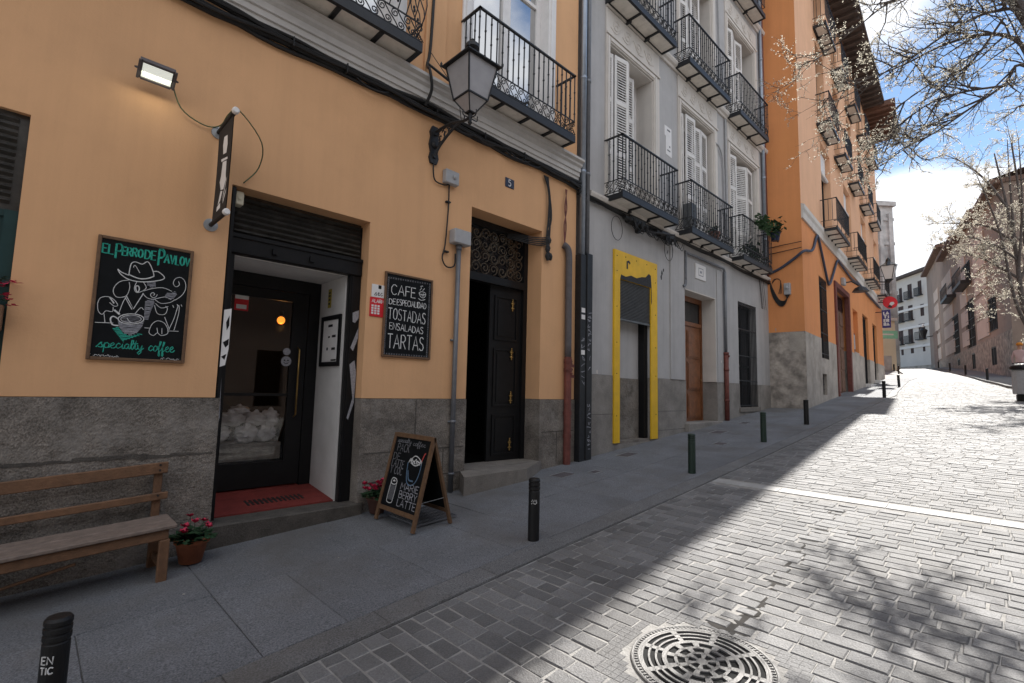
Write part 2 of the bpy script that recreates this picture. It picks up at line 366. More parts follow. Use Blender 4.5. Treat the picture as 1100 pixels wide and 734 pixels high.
# ------------------------------------------------------------------ lettering: a small stroke alphabet
GL = {
'A':(.7,[[(0,0),(.35,1),(.7,0)],[(.13,.36),(.57,.36)]]),'B':(.6,[[(0,0),(0,1),(.35,1),(.5,.85),(.5,.65),(.35,.52),(0,.52)],[(.35,.52),(.58,.4),(.58,.15),(.4,0),(0,0)]]),
'C':(.62,[[(.6,.85),(.42,1),(.2,.97),(.03,.7),(.03,.3),(.2,.03),(.42,0),(.6,.15)]]),'D':(.62,[[(0,0),(0,1),(.32,.97),(.58,.72),(.6,.4),(.45,.1),(.25,0),(0,0)]]),
'E':(.5,[[(.5,1),(0,1),(0,0),(.5,0)],[(0,.52),(.42,.52)]]),'F':(.5,[[(.5,1),(0,1),(0,0)],[(0,.52),(.42,.52)]]),'G':(.62,[[(.6,.85),(.4,1),(.1,.85),(.02,.45),(.15,.08),(.42,0),(.6,.15),(.6,.45),(.36,.45)]]),
'H':(.6,[[(0,0),(0,1)],[(.6,0),(.6,1)],[(0,.5),(.6,.5)]]),'I':(.1,[[(.05,0),(.05,1)]]),'J':(.45,[[(.4,1),(.4,.2),(.25,0),(.1,.02),(0,.2)]]),
'K':(.55,[[(0,0),(0,1)],[(.52,1),(0,.42)],[(.15,.55),(.55,0)]]),'L':(.48,[[(0,1),(0,0),(.48,0)]]),'M':(.75,[[(0,0),(.06,1),(.37,.35),(.68,1),(.75,0)]]),'N':(.62,[[(0,0),(0,1),(.62,0),(.62,1)]]),
'O':(.68,[[(.34,1),(.1,.85),(.02,.5),(.1,.15),(.34,0),(.58,.15),(.66,.5),(.58,.85),(.34,1)]]),'P':(.55,[[(0,0),(0,1),(.35,1),(.53,.85),(.53,.62),(.35,.48),(0,.48)]]),
'Q':(.68,[[(.34,1),(.1,.85),(.02,.5),(.1,.15),(.34,0),(.58,.15),(.66,.5),(.58,.85),(.34,1)],[(.45,.2),(.68,-.05)]]),
'R':(.58,[[(0,0),(0,1),(.35,1),(.53,.85),(.53,.65),(.35,.5),(0,.5)],[(.25,.5),(.58,0)]]),'S':(.52,[[(.5,.87),(.35,1),(.13,.98),(.03,.8),(.1,.6),(.4,.45),(.51,.25),(.4,.03),(.15,0),(0,.14)]]),
'T':(.6,[[(0,1),(.6,1)],[(.3,1),(.3,0)]]),'U':(.6,[[(0,1),(0,.25),(.15,.02),(.45,.02),(.6,.25),(.6,1)]]),'V':(.65,[[(0,1),(.32,0),(.65,1)]]),'Y':(.6,[[(0,1),(.3,.5),(.6,1)],[(.3,.5),(.3,0)]]),
'X':(.6,[[(0,0),(.6,1)],[(0,1),(.6,0)]]),'Z':(.55,[[(0,1),(.55,1),(0,0),(.55,0)]]),'5':(.5,[[(.48,1),(.08,1),(.04,.58),(.25,.64),(.45,.52),(.5,.3),(.38,.06),(.18,0),(0,.12)]]),
' ':(.3,[]),'.':(.1,[[(.03,0),(.07,.03)]]),'@':(.7,[[(.5,.4),(.35,.6),(.2,.4),(.35,.25),(.5,.4),(.55,.25),(.7,.4),(.55,.75),(.3,.8),(.05,.5),(.2,.1),(.5,.05)]]),
's':(.4,[[(-.08,0),(.22,.5),(.3,.56),(.22,.42),(.36,.2),(.25,0),(.05,.05)],[(.25,0),(.45,.1)]]),'p':(.45,[[(0,.2),(.1,.55),(.02,-.5)],[(.08,.4),(.25,.56),(.4,.4),(.36,.1),(.2,0),(.08,.1)],[(.3,.02),(.48,.15)]]),
'e':(.4,[[(0,.2),(.2,.3),(.32,.45),(.22,.57),(.08,.45),(.04,.2),(.15,0),(.3,.02),(.45,.2)]]),'c':(.38,[[(.33,.45),(.2,.56),(.05,.35),(.05,.12),(.18,0),(.4,.2)]]),'i':(.2,[[(0,.2),(.1,.55),(.08,.08),(.15,0),(.25,.2)],[(.12,.72),(.13,.78)]]),
'a':(.45,[[(.36,.48),(.2,.56),(.05,.35),(.08,.05),(.22,.02),(.36,.45),(.34,.08),(.4,0),(.5,.2)]]),'l':(.25,[[(0,.2),(.2,.7),(.2,1),(.1,1),(.06,.6),(.08,.1),(.16,0),(.3,.2)]]),
't':(.28,[[(0,.2),(.15,1),(.1,.15),(.18,0),(.32,.2)],[(-.05,.62),(.3,.66)]]),'y':(.42,[[(0,.5),(.05,.1),(.18,.02),(.32,.5),(.26,-.3),(.12,-.5),(.02,-.35),(.2,-.08),(.46,.2)]]),
'o':(.42,[[(.2,.56),(.04,.35),(.08,.05),(.22,0),(.36,.2),(.34,.48),(.2,.56)],[(.25,.5),(.46,.45)]]),'f':(.3,[[(0,.2),(.2,.75),(.24,1),(.14,1.02),(.1,.6),(.06,-.4),(.12,-.5),(.18,-.3),(.12,0),(.34,.2)]]),
}
def strokes(mb, text, o, u, v, h, width=None, r=.004, jit=.02, sp=.16, lift=None):
    """write text from o along u, up v; h = cap height; width squeezes the line to a length"""
    o = Vector(o); u = Vector(u).normalized(); v = Vector(v).normalized(); n = u.cross(v)
    tot = sum(GL[c][0]+sp for c in text) - sp
    sx = (width/tot) if width else h
    x = 0.0
    for ch in text:
        w, ls = GL[ch]
        hh = h*(1 + random.uniform(-jit, jit)*2); dy = h*random.uniform(-jit, jit)
        for l in ls:
            pts = [o + u*((x+a)*sx + random.uniform(-jit,jit)*h*.3) + v*(b*hh + dy + random.uniform(-jit,jit)*h*.3) for a, b in l]
            flat_stroke(mb, pts, n, r*random.uniform(.8,1.15))
        x += w+sp
def flat_stroke(mb, pts, n, r, closed=False):
    """chalk line: a flat raised ribbon in the plane whose normal is n"""
    n = Vector(n).normalized(); P = [Vector(p) for p in pts]
    if closed: P = P + [P[0]]
    k = len(P); vs = []
    for i, p in enumerate(P):
        d = P[min(i+1,k-1)] - P[max(i-1,0)]
        if d.length < 1e-9: d = Vector((1,0,0))
        d.normalize(); w = n.cross(d)*r
        vs += [p-w, p+w, p+w*.7+n*.0015, p-w*.7+n*.0015]
    fs = []
    for i in range(k-1):
        a = i*4; b = a+4
        fs += [(a+3,a+2,b+2,b+3),(a,a+3,b+3,b),(a+2,a+1,b+1,b+2)]
    fs += [(0,1,2,3), tuple((k-1)*4+j for j in (3,2,1,0))]
    mb.add(vs, fs)
def smooth_line(pts, n=4):
    P = [Vector(p) for p in pts]
    if len(P) < 3: return P
    o = []
    for i in range(len(P)-1):
        p0 = P[max(i-1,0)]; p1 = P[i]; p2 = P[i+1]; p3 = P[min(i+2,len(P)-1)]
        for j in range(n):
            t = j/n
            o.append(.5*((2*p1)+(p2-p0)*t+(2*p0-5*p1+4*p2-p3)*t*t+(3*p1-p0-3*p2+p3)*t**3))
    return o+[P[-1]]

# ------------------------------------------------------------------ ground, road, pavements
def sheet(name, m, xs, yfun, off, skirt=0.0):
    """strip following the street's slope; yfun(x) -> list of y"""
    mb = MB(); rows = []
    for x in xs:
        ys = yfun(x); rows.append(len(mb.v))
        mb.v += [(x, y, g(x)+off) for y in ys]; k = len(ys)
    for i in range(len(xs)-1):
        for j in range(k-1): mb.f.append((rows[i]+j+1, rows[i]+j, rows[i+1]+j, rows[i+1]+j+1))
    return struct(mb, name, m)
fr = lambda a, b, n: [a+(b-a)*i/n for i in range(n+1)]
gxs = sorted(set(fr(-40, 200, 120) + [p[0] for p in GP if -40 <= p[0] <= 600] + [300, 600]))
sheet('ground', M['soil'], gxs, lambda x: [-200, -40, -8.5, -2.3, 6, 40, 200], -.10)

KERB = [(-4,-2.66),(1,-2.52),(3.5,-2.40),(7,-2.32),(11.4,-2.31),(16,-2.28),(20.3,-2.23),(23,-2.2),(25,-1.95),(30,-1.5),(37,-.95),(45,.4),(62,3.2)]
kx = np.array([p[0] for p in KERB]); ky = np.array([p[1] for p in KERB])
def kerb(x): return float(np.interp(x, kx, ky))
RK = [(-4,-8.6),(24,-8.2),(27,-5.9),(29,-5.05),(31,-4.75),(34.7,-4.05),(43.4,-2.7),(52.5,-1.2),(62,.4),(72,2.0)]
rx_ = np.array([p[0] for p in RK]); ry_ = np.array([p[1] for p in RK])
def rkerb(x): return float(np.interp(x, rx_, ry_))

CRACK = [at_ground(*q) for q in ((905,543),(896,555),(880,570),(864,583),(846,608),(828,632),(806,658),(797,682),(770,668))]
def gap_near(x, y):
    d = min((Vector((x-p.x, y-p.y)).length for p in CRACK))
    return random.uniform(.006,.022) if d < .11 else 0.0
# granite setts, one chamfered block each, rows laid across the street; a tone per stone
def setts(name, m, xa, xb, row, length):
    vs = []; fs = []; tone = []; x = xa; r = 0; cut = []
    while x < xb:
        y1 = kerb(x+row/2) - .01; y0 = max(rkerb(x)+.01, -8.3)
        y = y1 - random.uniform(.3, 1)*length; first = True; prev = y1
        rj = row*random.uniform(.95, 1.05)
        if 6.86 < x+rj*.5 < 7.14: x += rj; r += 1; continue        # the pale strip across the street lies here
        while prev > y0:
            l = length*random.uniform(.72, 1.25); yb = prev; ya = max(prev-(l if not first else l*random.uniform(.4,1)), y0); first = False
            if yb-ya < .03: break
            prev = ya
            gp = .0042; gp += gap_near(x, (ya+yb)/2); cx, cy = x+rj/2, (ya+yb)/2
            nx_ = min(max(2.80, x), x+rj); ny_ = min(max(-4.09, ya), yb)
            if (nx_-2.80)**2 + (ny_+4.09)**2 < .398**2:                # cut stones round the manhole
                for i_ in range(3):
                    for j_ in range(4):
                        x0_, x1_ = x+rj*i_/3, x+rj*(i_+1)/3; y0_, y1_ = ya+(yb-ya)*j_/4, ya+(yb-ya)*(j_+1)/4
                        if (min(max(2.80,x0_),x1_)-2.80)**2 + (min(max(-4.09,y0_),y1_)+4.09)**2 > .394**2: cut.append((x0_,x1_,y0_,y1_))
                continue
            dz = max(-.0022, random.gauss(.0003, .0020)); tx = random.gauss(0, .011); ty = random.gauss(0, .008)
            c = .007; hx, hy = rj/2-gp, (yb-ya)/2-gp
            jx = [random.uniform(-.006,.006) for _ in range(8)]
            k = len(vs)
            cor = [(-hx,-hy),(hx,-hy),(hx,hy),(-hx,hy)]
            for q,(ax,ay) in enumerate(cor):                        # skirt
                X, Y = cx+ax+jx[q], cy+ay+jx[q+4]; vs.append((X, Y, g(X)-.035))
            for q,(ax,ay) in enumerate(cor):
                X, Y = cx+ax+jx[q], cy+ay+jx[q+4]; vs.append((X, Y, g(X)-.007+dz+tx*ax+ty*ay))
            for q,(ax,ay) in enumerate(cor):
                ax -= math.copysign(c,ax); ay -= math.copysign(c,ay)
                X, Y = cx+ax+jx[q], cy+ay+jx[q+4]; vs.append((X, Y, g(X)+dz+tx*ax+ty*ay))
            fs.append((k+8,k+9,k+10,k+11))
            for a in (0,4):
                for q in range(4):
                    e = (q+1) % 4; fs.append((k+a+q, k+a+e, k+a+4+e, k+a+4+q))
            tone += [random.random()]*9
        x += rj; r += 1
    for x0_, x1_, y0_, y1_ in cut:
        k = len(vs); e = .001
        for z_ in (-.03, -.003):
            for X, Y in ((x0_+e,y0_+e),(x1_-e,y0_+e),(x1_-e,y1_-e),(x0_+e,y1_-e)): vs.append((X, Y, g(X)+z_))
        fs.append((k+4,k+5,k+6,k+7)); fs += [(k+q, k+(q+1)%4, k+4+(q+1)%4, k+4+q) for q in range(4)]; tone += [.45]*5
    me = bpy.data.meshes.new(name); me.from_pydata(vs, [], fs)
    at = me.attributes.new('tone', 'FLOAT', 'FACE'); at.data.foreach_set('value', tone)
    me.materials.append(m); me.update()
    o = bpy.data.objects.new(name, me); COL.objects.link(o); o['kind'] = 'structure'; return o
def sett_mat(name, col, attr=True):
    m = mat(name, col, .66, .14, 1.3, .55, 85, stain=.55, stain_scale=.75, stain_col=(col[0]*.60,col[1]*.57,col[2]*.54), fine=.25, spec=.35)
    t = m.node_tree; b = t.nodes['Principled BSDF']; src = b.inputs['Base Color'].links[0].from_socket
    if attr:
        a = t.nodes.new('ShaderNodeAttribute'); a.attribute_name = 'tone'
        mr = t.nodes.new('ShaderNodeMapRange'); mr.inputs['To Min'].default_value = .74; mr.inputs['To Max'].default_value = 1.22
        t.links.new(a.outputs['Fac'], mr.inputs['Value'])
        s = t.nodes.new('ShaderNodeVectorMath'); s.operation = 'SCALE'; t.links.new(src, s.inputs[0]); t.links.new(mr.outputs[0], s.inputs['Scale'])
        t.links.new(s.outputs[0], b.inputs['Base Color'])
    return m
M['sett'] = sett_mat('granite_sett', (.172,.170,.170))
setts('road_setts', M['sett'], -2.0, 34.0, .128, .20)
sheet('road_joints', M['joint'], sorted(set(fr(-4, 34, 304) + [p[0] for p in GP if -4 < p[0] < 34])), lambda x: [max(rkerb(x), -8.6), kerb(x)], -.0055)
mb = MB(); rc = random.Random(77)
for i in range(len(CRACK)-1):
    a, b_ = CRACK[i], CRACK[i+1]
    for k in range(4):
        c = a.lerp(b_, (k+rc.random())/4); pts = []
        for q in range(9):
            an = 2*math.pi*q/9; rr = rc.uniform(.03,.10); X = c.x+rr*math.cos(an); pts.append((X, c.y+rr*math.sin(an), g(X)-.0045+.0003*k+.0012*(i%2)))
        mb.add(pts, [tuple(range(9))])
struct(mb, 'road_dirt', M['gutter'])
# beyond the counted setts the same paving, joints from a brick pattern
def brick_far(name):
    m = mat(name, (.195,.19,.186), .7, .14, .9, .3, 40, stain=.35, stain_scale=.5)
    t = m.node_tree; b = t.nodes['Principled BSDF']; src = b.inputs['Base Color'].links[0].from_socket
    geo = t.nodes.new('ShaderNodeNewGeometry'); br = t.nodes.new('ShaderNodeTexBrick'); mp = t.nodes.new('ShaderNodeMapping')
    mp.inputs['Rotation'].default_value = (0,0,math.pi/2)
    t.links.new(geo.outputs['Position'], mp.inputs['Vector']); t.links.new(mp.outputs[0], br.inputs['Vector'])
    br.inputs['Scale'].default_value = 1; br.inputs['Brick Width'].default_value = .235; br.inputs['Row Height'].default_value = .135; br.inputs['Mortar Size'].default_value = .01
    mx = t.nodes.new('ShaderNodeMixRGB'); t.links.new(br.outputs['Fac'], mx.inputs['Fac']); t.links.new(src, mx.inputs['Color1']); mx.inputs['Color2'].default_value = (.08,.077,.073,1)
    t.links.new(mx.outputs[0], b.inputs['Base Color']); return m
sheet('far_road', brick_far('far_setts'), fr(34, 62, 30)+fr(64,112,14), lambda x: [rkerb(x)-2 if x > 72 else rkerb(x), kerb(x)+(0 if x < 62 else 14)], -.002)

def strip_across():
    mb = MB(); y = kerb(7)-.02
    while y > -8.2:
        l = random.uniform(.8, 1.2); a = max(y-l, -8.2)
        z = g(7.0); s = (g(7.14)-g(6.86))/.28
        mb.add([(6.90,a+.004,z-.1*s+.004),(7.10,a+.004,z+.1*s+.004),(7.10,y-.004,z+.1*s+.004),(6.90,y-.004,z-.1*s+.004),
                (6.90,a+.004,z-.05),(7.10,a+.004,z-.05),(7.10,y-.004,z-.05),(6.90,y-.004,z-.05)],[(0,1,2,3),(4,5,1,0),(5,6,2,1),(6,7,3,2),(7,4,0,3)])
        y = a
    struct(mb, 'road_strip', M['strip'])
strip_across()

def toned(m, lo=.92, hi=1.07):
    t = m.node_tree; b = t.nodes['Principled BSDF']; src = b.inputs['Base Color'].links[0].from_socket
    a = t.nodes.new('ShaderNodeAttribute'); a.attribute_name = 'tone'; mr = t.nodes.new('ShaderNodeMapRange'); mr.inputs['To Min'].default_value = lo; mr.inputs['To Max'].default_value = hi
    t.links.new(a.outputs['Fac'], mr.inputs['Value']); s = t.nodes.new('ShaderNodeVectorMath'); s.operation = 'SCALE'; t.links.new(src, s.inputs[0]); t.links.new(mr.outputs[0], s.inputs['Scale']); t.links.new(s.outputs[0], b.inputs['Base Color']); return m
# left pavement: big granite flags with a kerb course
def flags():
    mb = MB(); kb = MB(); x = -4.0
    def slab(b, xa, xb, ya, yb, za=0.0, gp=.0022, dz=0.0):
        p = []
        for X, Y in ((xa+gp, ya[0]+gp),(xb-gp, ya[1]+gp),(xb-gp, yb[1]-gp),(xa+gp, yb[0]-gp)): p.append((X, Y, g(X)+za+dz))
        q = [(a, b_, c-.06) for a, b_, c in p]; ch = .004
        cx = sum(a[0] for a in p)/4; cy = sum(a[1] for a in p)/4
        pt = [(a[0]+math.copysign(ch, cx-a[0]), a[1]+math.copysign(ch, cy-a[1]), a[2]) for a in p]; pl = [(a[0], a[1], a[2]-ch) for a in p]
        b.add(pt+pl+q, [(0,1,2,3)]+[(4+i,4+(i+1)%4,(i+1)%4,i) for i in range(4)]+[(8+i,8+(i+1)%4,4+(i+1)%4,4+i) for i in range(4)])
    tones = []
    while x < 37:
        nx = x + random.choice((1.2, 1.35, 1.5))
        i0, i1 = kerb(x)+.24, kerb(nx)+.24
        mid = -1.15
        sub = fr(x, nx, 2)
        o2 = random.uniform(.2, .8)*(nx-x)
        top = 2.2 if x > 16.3 else .45
        for a, b_ in ((x, nx),): slab(mb, a, b_, (mid, mid), (top, top), .018, dz=random.gauss(0,.0012))
        slab(mb, x, x+o2, (i0, i0+(i1-i0)*o2/(nx-x)), (mid, mid), .018, dz=random.gauss(0,.0012)); slab(mb, x+o2, nx, (i0+(i1-i0)*o2/(nx-x), i1), (mid, mid), .018, dz=random.gauss(0,.0012))
        x = nx
    x = -4.0
    while x < 44:
        nx = x + random.uniform(.85, 1.15)
        slab(kb, x, nx, (kerb(x), kerb(nx)), (kerb(x)+.24, kerb(nx)+.24), .015, dz=random.gauss(0,.001)); x = nx
    for q, nm, mm in ((mb, 'left_pavement', 'walk'), (kb, 'left_kerb', 'kerb')):
        o = struct(q, nm, toned(M[mm])); at = o.data.attributes.new('tone', 'FLOAT', 'FACE'); vals = []
        for k in range(len(q.f)//9): vals += [random.random()]*9
        at.data.foreach_set('value', vals)
flags()
sheet('pavement_bed', M['joint'], fr(-4, 44, 60), lambda x: [kerb(x), 2.4 if x > 17 else .4], .004)
M['walk2'] = mat('far_pavement', (.175,.172,.168), .8, .15, 1.5)
sheet('far_left_pavement', M['walk2'], fr(37, 62, 20), lambda x: [kerb(x)+.24, kerb(x)+9], .018)
sheet('right_pavement', M['walk2'], fr(24.0, 72, 60), lambda x: [min(-9 + (x-24)*.1, rkerb(x)-1), rkerb(x)-.16], .10)
mb = MB()
for i, x in enumerate(fr(24, 71, 60)):
    nx = x+47/60-.012; a, b_ = rkerb(x), rkerb(nx)
    mb.add([(x,a,g(x)-.05),(nx,b_,g(nx)-.05),(nx,b_,g(nx)+.105),(x,a,g(x)+.105),(x,a-.16,g(x)+.105),(nx,b_-.16,g(nx)+.105)],[(1,0,3,2),(2,3,4,5)])
struct(mb, 'right_kerb', M['walk2'])

# ------------------------------------------------------------------ manhole and small covers
def manhole(c, rad):
    t = thing('manhole_cover', 'round cast iron grating with rings of slots set in the sunlit setts', 'manhole cover', c)
    slope = (g(c[0]+.3)-g(c[0]-.3))/.6
    t.rotation_euler = (0, -math.atan(slope), 0)
    inv = lambda mb: mb
    o = 24
    rim = MB(); rim.lathe((0,0,0), [(rad*1.0,-.06),(rad*1.0,.006),(rad*.985,.009),(rad*.965,.009),(rad*.955,.004),(rad*.90,.004),(rad*.895,.009),(rad*.86,.009),(rad*.86,-.06)], 72)
    # short ribs on the rim
    for k in range(90):
        a = 2*math.pi*k/90; ca, sa = math.cos(a), math.sin(a); w = .004
        p0, p1 = rad*.905, rad*.95
        rim.add([(p0*ca-w*sa,p0*sa+w*ca,.0045),(p1*ca-w*sa,p1*sa+w*ca,.0045),(p1*ca+w*sa,p1*sa-w*ca,.0045),(p0*ca+w*sa,p0*sa-w*ca,.0045),
                 (p0*ca-w*sa,p0*sa+w*ca,.010),(p1*ca-w*sa,p1*sa+w*ca,.010),(p1*ca+w*sa,p1*sa-w*ca,.010),(p0*ca+w*sa,p0*sa-w*ca,.010)],[(7,6,5,4),(0,1,5,4),(1,2,6,5),(2,3,7,6),(3,0,4,7)])
    rim.build('rim', M['castiron'], t, world=False)
    pl = MB(); pit_shade = MB(); pit_shade.lathe((0,0,0), [(rad*.86,-.004),(rad*.86,-.0015)], 48); pit_shade.build('pit_shade', M['shade_black'], t, world=False)  # black disc painted as the shade below the grating
    def sector(mb, r0, r1, a0, a1):
        n = max(2, int((a1-a0)/.09)); vs = []
        for i in range(n+1):
            a = a0+(a1-a0)*i/n; ca, sa = math.cos(a), math.sin(a)
            vs += [(r0*ca,r0*sa,.008),(r1*ca,r1*sa,.008),(r1*ca,r1*sa,-.03),(r0*ca,r0*sa,-.03)]
        fs = []
        for i in range(n):
            p = i*4; q = p+4; fs += [(p,p+1,q+1,q),(p+1,p+2,q+2,q+1),(p+2,p+3,q+3,q+2),(p+3,p,q,q+3)]
        fs += [(3,2,1,0),(n*4,n*4+1,n*4+2,n*4+3)]; mb.add(vs, fs)
    ring = [(.858,.825),(.755,.725),(.655,.625),(.555,.49),(.385,.34),(.235,.19),(.08,.0)]   # solid rings (fractions of the radius)
    for r1, r0 in ring: sector(pl, rad*max(r0,.002), rad*r1, 0, 2*math.pi)
    for (r0, r1, n, w, off) in ((.55,.83,8,.12,.2),(.34,.50,10,.20,0),(.19,.34,8,.26,.2),(.07,.20,6,.4,.3)):
        for k in range(n):
            a = 2*math.pi*k/n+off; sector(pl, rad*r0, rad*r1, a-w/2, a+w/2)
    pl.build('grating', M['castiron'], t, world=False)
    return t
manhole((2.80,-4.09, g(2.80)-.002), .385)
covers = [(604.6,512,.36,.26,'dull square cover in the pavement below the brown drainpipe'),(639,508.7,.22,.16,'tiny steel cover in the pavement before the yellow doorway'),(674,490,.40,.26,'dull flush cover right below the yellow doorway'),
          (772,465.6,.46,.30,'dark hatch plate in the pavement before the brown wooden door'),(774,478,.30,.24,'small dark plate between the hatch and the kerb'),(800,455.5,.34,.22,'small hatch near the foot of the barred window')]
for px, py, w, h, lab in covers:
    p = at_ground(px, py); s = math.atan((g(p.x+.3)-g(p.x-.3))/.6)
    t = thing('utility_cover', lab, 'hatch', (p.x, p.y, g(p.x)+.0215), (0,-s,0), 'hatch plates in the left pavement')
    f = MB(); d = .02
    for a in ((-w/2,w/2,-h/2,-h/2+d),(-w/2,w/2,h/2-d,h/2),(-w/2,-w/2+d,-h/2+d,h/2-d),(w/2-d,w/2,-h/2+d,h/2-d)): f.box(*a, -.01, .004)
    f.build('frame', M['steel'], t, world=False)
    pl = MB(); pl.box(-w/2+d+.003, w/2-d-.003, -h/2+d+.003, h/2-d-.003, -.012, .002)
    for i in range(7):
        for j in range(5):
            x = -w/2+d+.02+(w-2*d-.04)*i/6; y = -h/2+d+.02+(h-2*d-.04)*j/4; pl.box(x-.008,x+.008,y-.003,y+.003,.002,.0045)
    pl.build('plate', M['pipe_d'], t, world=False)

# ------------------------------------------------------------------ bollards
def make_bollard():
    t = thing('bollard', '', 'bollard')
    b = MB(); b.lathe((0,0,0), [(.054,-.05),(.054,.455),(.050,.46),(.050,.468),(.056,.472),(.056,.492),(.050,.496),(.050,.504),(.056,.508),(.056,.528),(.050,.532),(.050,.540),(.056,.544),(.056,.562),(.046,.575),(.02,.580)], 24)
    b.build('post', M['boll_b'], t, smooth=False, world=False); return t
PB = make_bollard()
def place_bollard(x, y, label, m=None, tilt=(0,0), grp='bollards along the left kerb', first=[True], off=.018, sc=1.0):
    if first[0]: o = PB; first[0] = False; ch = o.children[0]
    else:
        o = PB.copy(); COL.objects.link(o); ch = PB.children[0].copy(); COL.objects.link(ch); ch.parent = o
    if m:
        ch.data = ch.data.copy(); ch.data.materials[0] = m
    o.location = (x, y, g(x)+off); o.rotation_euler = (tilt[0], tilt[1], random.uniform(0, 3)) if tilt == (0,0) else (tilt[0], tilt[1], 0); o.scale = (sc,sc,sc)
    o['label'] = label; o['group'] = grp; return o
bA = place_bollard(.19, -2.26, 'black bollard nearest the camera with pale letters below its ringed top')
bB = place_bollard(3.55, -2.10, 'black bollard with a white scrawl standing past the chalkboard easel')
place_bollard(7.14, -1.94, 'greenish bollard standing in front of the yellow doorway', M['boll_g'])
place_bollard(10.36, -1.85, 'greenish bollard standing in front of the brown wooden door', M['boll_g'])
place_bollard(13.2, -1.84, 'dark bollard standing before the stone base of the second orange house')
place_bollard(21.5, -2.06, 'dark bollard where the shade of the houses ends')
p = at_ground(966, 416); place_bollard(p.x, p.y, 'bollard leaning over on the sunlit kerb', tilt=(0,R(-14)))
for px, py, lab in ((960.5,399,'small far bollard on the sunlit pavement beyond the leaning one'),(965.5,402,'far sunlit bollard just uphill of the leaning one'),(955.5,397,'farthest small bollard by the end of the orange house')):
    p = at_ground(px, py); place_bollard(p.x, p.y, lab)
for px, py, lab in ((1060.8,408.3,'black bollard on the right kerb nearest the litter bin'),(1037.3,402.6,'second black bollard up the right kerb from the litter bin'),(1020.5,398.5,'third black bollard up the right kerb from the litter bin'),(1008.3,395.6,'farthest bollard on the right kerb at the end of the brown building')):
    p = at_ground(px, py, .10); place_bollard(p.x, p.y, lab, grp='bollards along the right kerb', off=.10)
# painted scrawls on the two nearest bollards: flat strokes wrapped round the post
def wrap_marks(o, lines, ang0, z0, m, r=.055):
    mb = MB()
    for l in lines:
        vs = []; k = len(l); w = .0035
        pts = [Vector((r*math.cos(ang0+a/r), r*math.sin(ang0+a/r), z0+b)) for a, b in l]
        nn = [Vector((math.cos(ang0+a/r), math.sin(ang0+a/r), 0)) for a, b in l]
        mb.tube([p+q*.0005 for p, q in zip(pts, nn)], w, 4)
    ch = mb.build('painted_mark', m, o, world=False); return ch
bA.scale = (.95,.95,.93); bA.rotation_euler = (0,0,0); bB.rotation_euler = (0,0,0)
def glyphs(text, h, sp=.2):
    x = 0; o = []
    for ch in text:
        w, ls = GL[ch]; o += [[(-(0)+(x+a)*h, b*h) for a, b in l] for l in ls]; x += w+sp
    return [[(a-x*h/2, b) for a, b in l] for l in o]
aA = math.atan2(CAM.y+2.26, CAM.x-.19); aB = math.atan2(CAM.y+2.10, CAM.x-3.55)
wrap_marks(bA, glyphs('EN', .034), aA-.45, .375, M['chalk']); wrap_marks(bA, glyphs('TIC', .03), aA-.45, .33, M['chalk'])
wrap_marks(bB, [[(-.03,.01),(-.02,.03),(-.012,.005),(-.004,.03),(.004,.01),(.012,.028),(.02,.0),(.006,-.012),(-.012,-.004)],[(-.022,.0),(-.03,-.012)]], aB+.1, .355, M['chalk'])

# scattered scraps: petals, cigarette ends, bits of grit
mb = MB(); rl = random.Random(41)
for i in range(150):
    if i < 90: x, y, zz = rl.uniform(-.5, 16), rl.uniform(-2.2, -.05), .0195
    else: x, y, zz = rl.uniform(.5, 14), rl.uniform(-6.5, -2.6), .004
    s_ = rl.uniform(.005, .014); a = rl.uniform(0, 6.28); n_ = rl.choice((4,5,6))
    mb.add([(x+s_*math.cos(a+k*6.28/n_)*rl.uniform(.5,1), y+s_*math.sin(a+k*6.28/n_)*rl.uniform(.3,1), g(x)+zz+rl.uniform(0,.003)) for k in range(n_)], [tuple(range(n_))])
o = mb.build('street_litter', mat('litter_scraps', (.34,.31,.27), .9, .5, 30)); o['kind'] = 'stuff'; tag(o, 'tiny pale scraps and petals scattered over pavement and setts', 'litter')

# ------------------------------------------------------------------ shared building pieces (every coordinate in the building's own frame)
def W(parent): return root_matrix(parent)
def mk(mb, name, m, parent, smooth=False): return mb.build(name, m, parent, smooth, world=False)

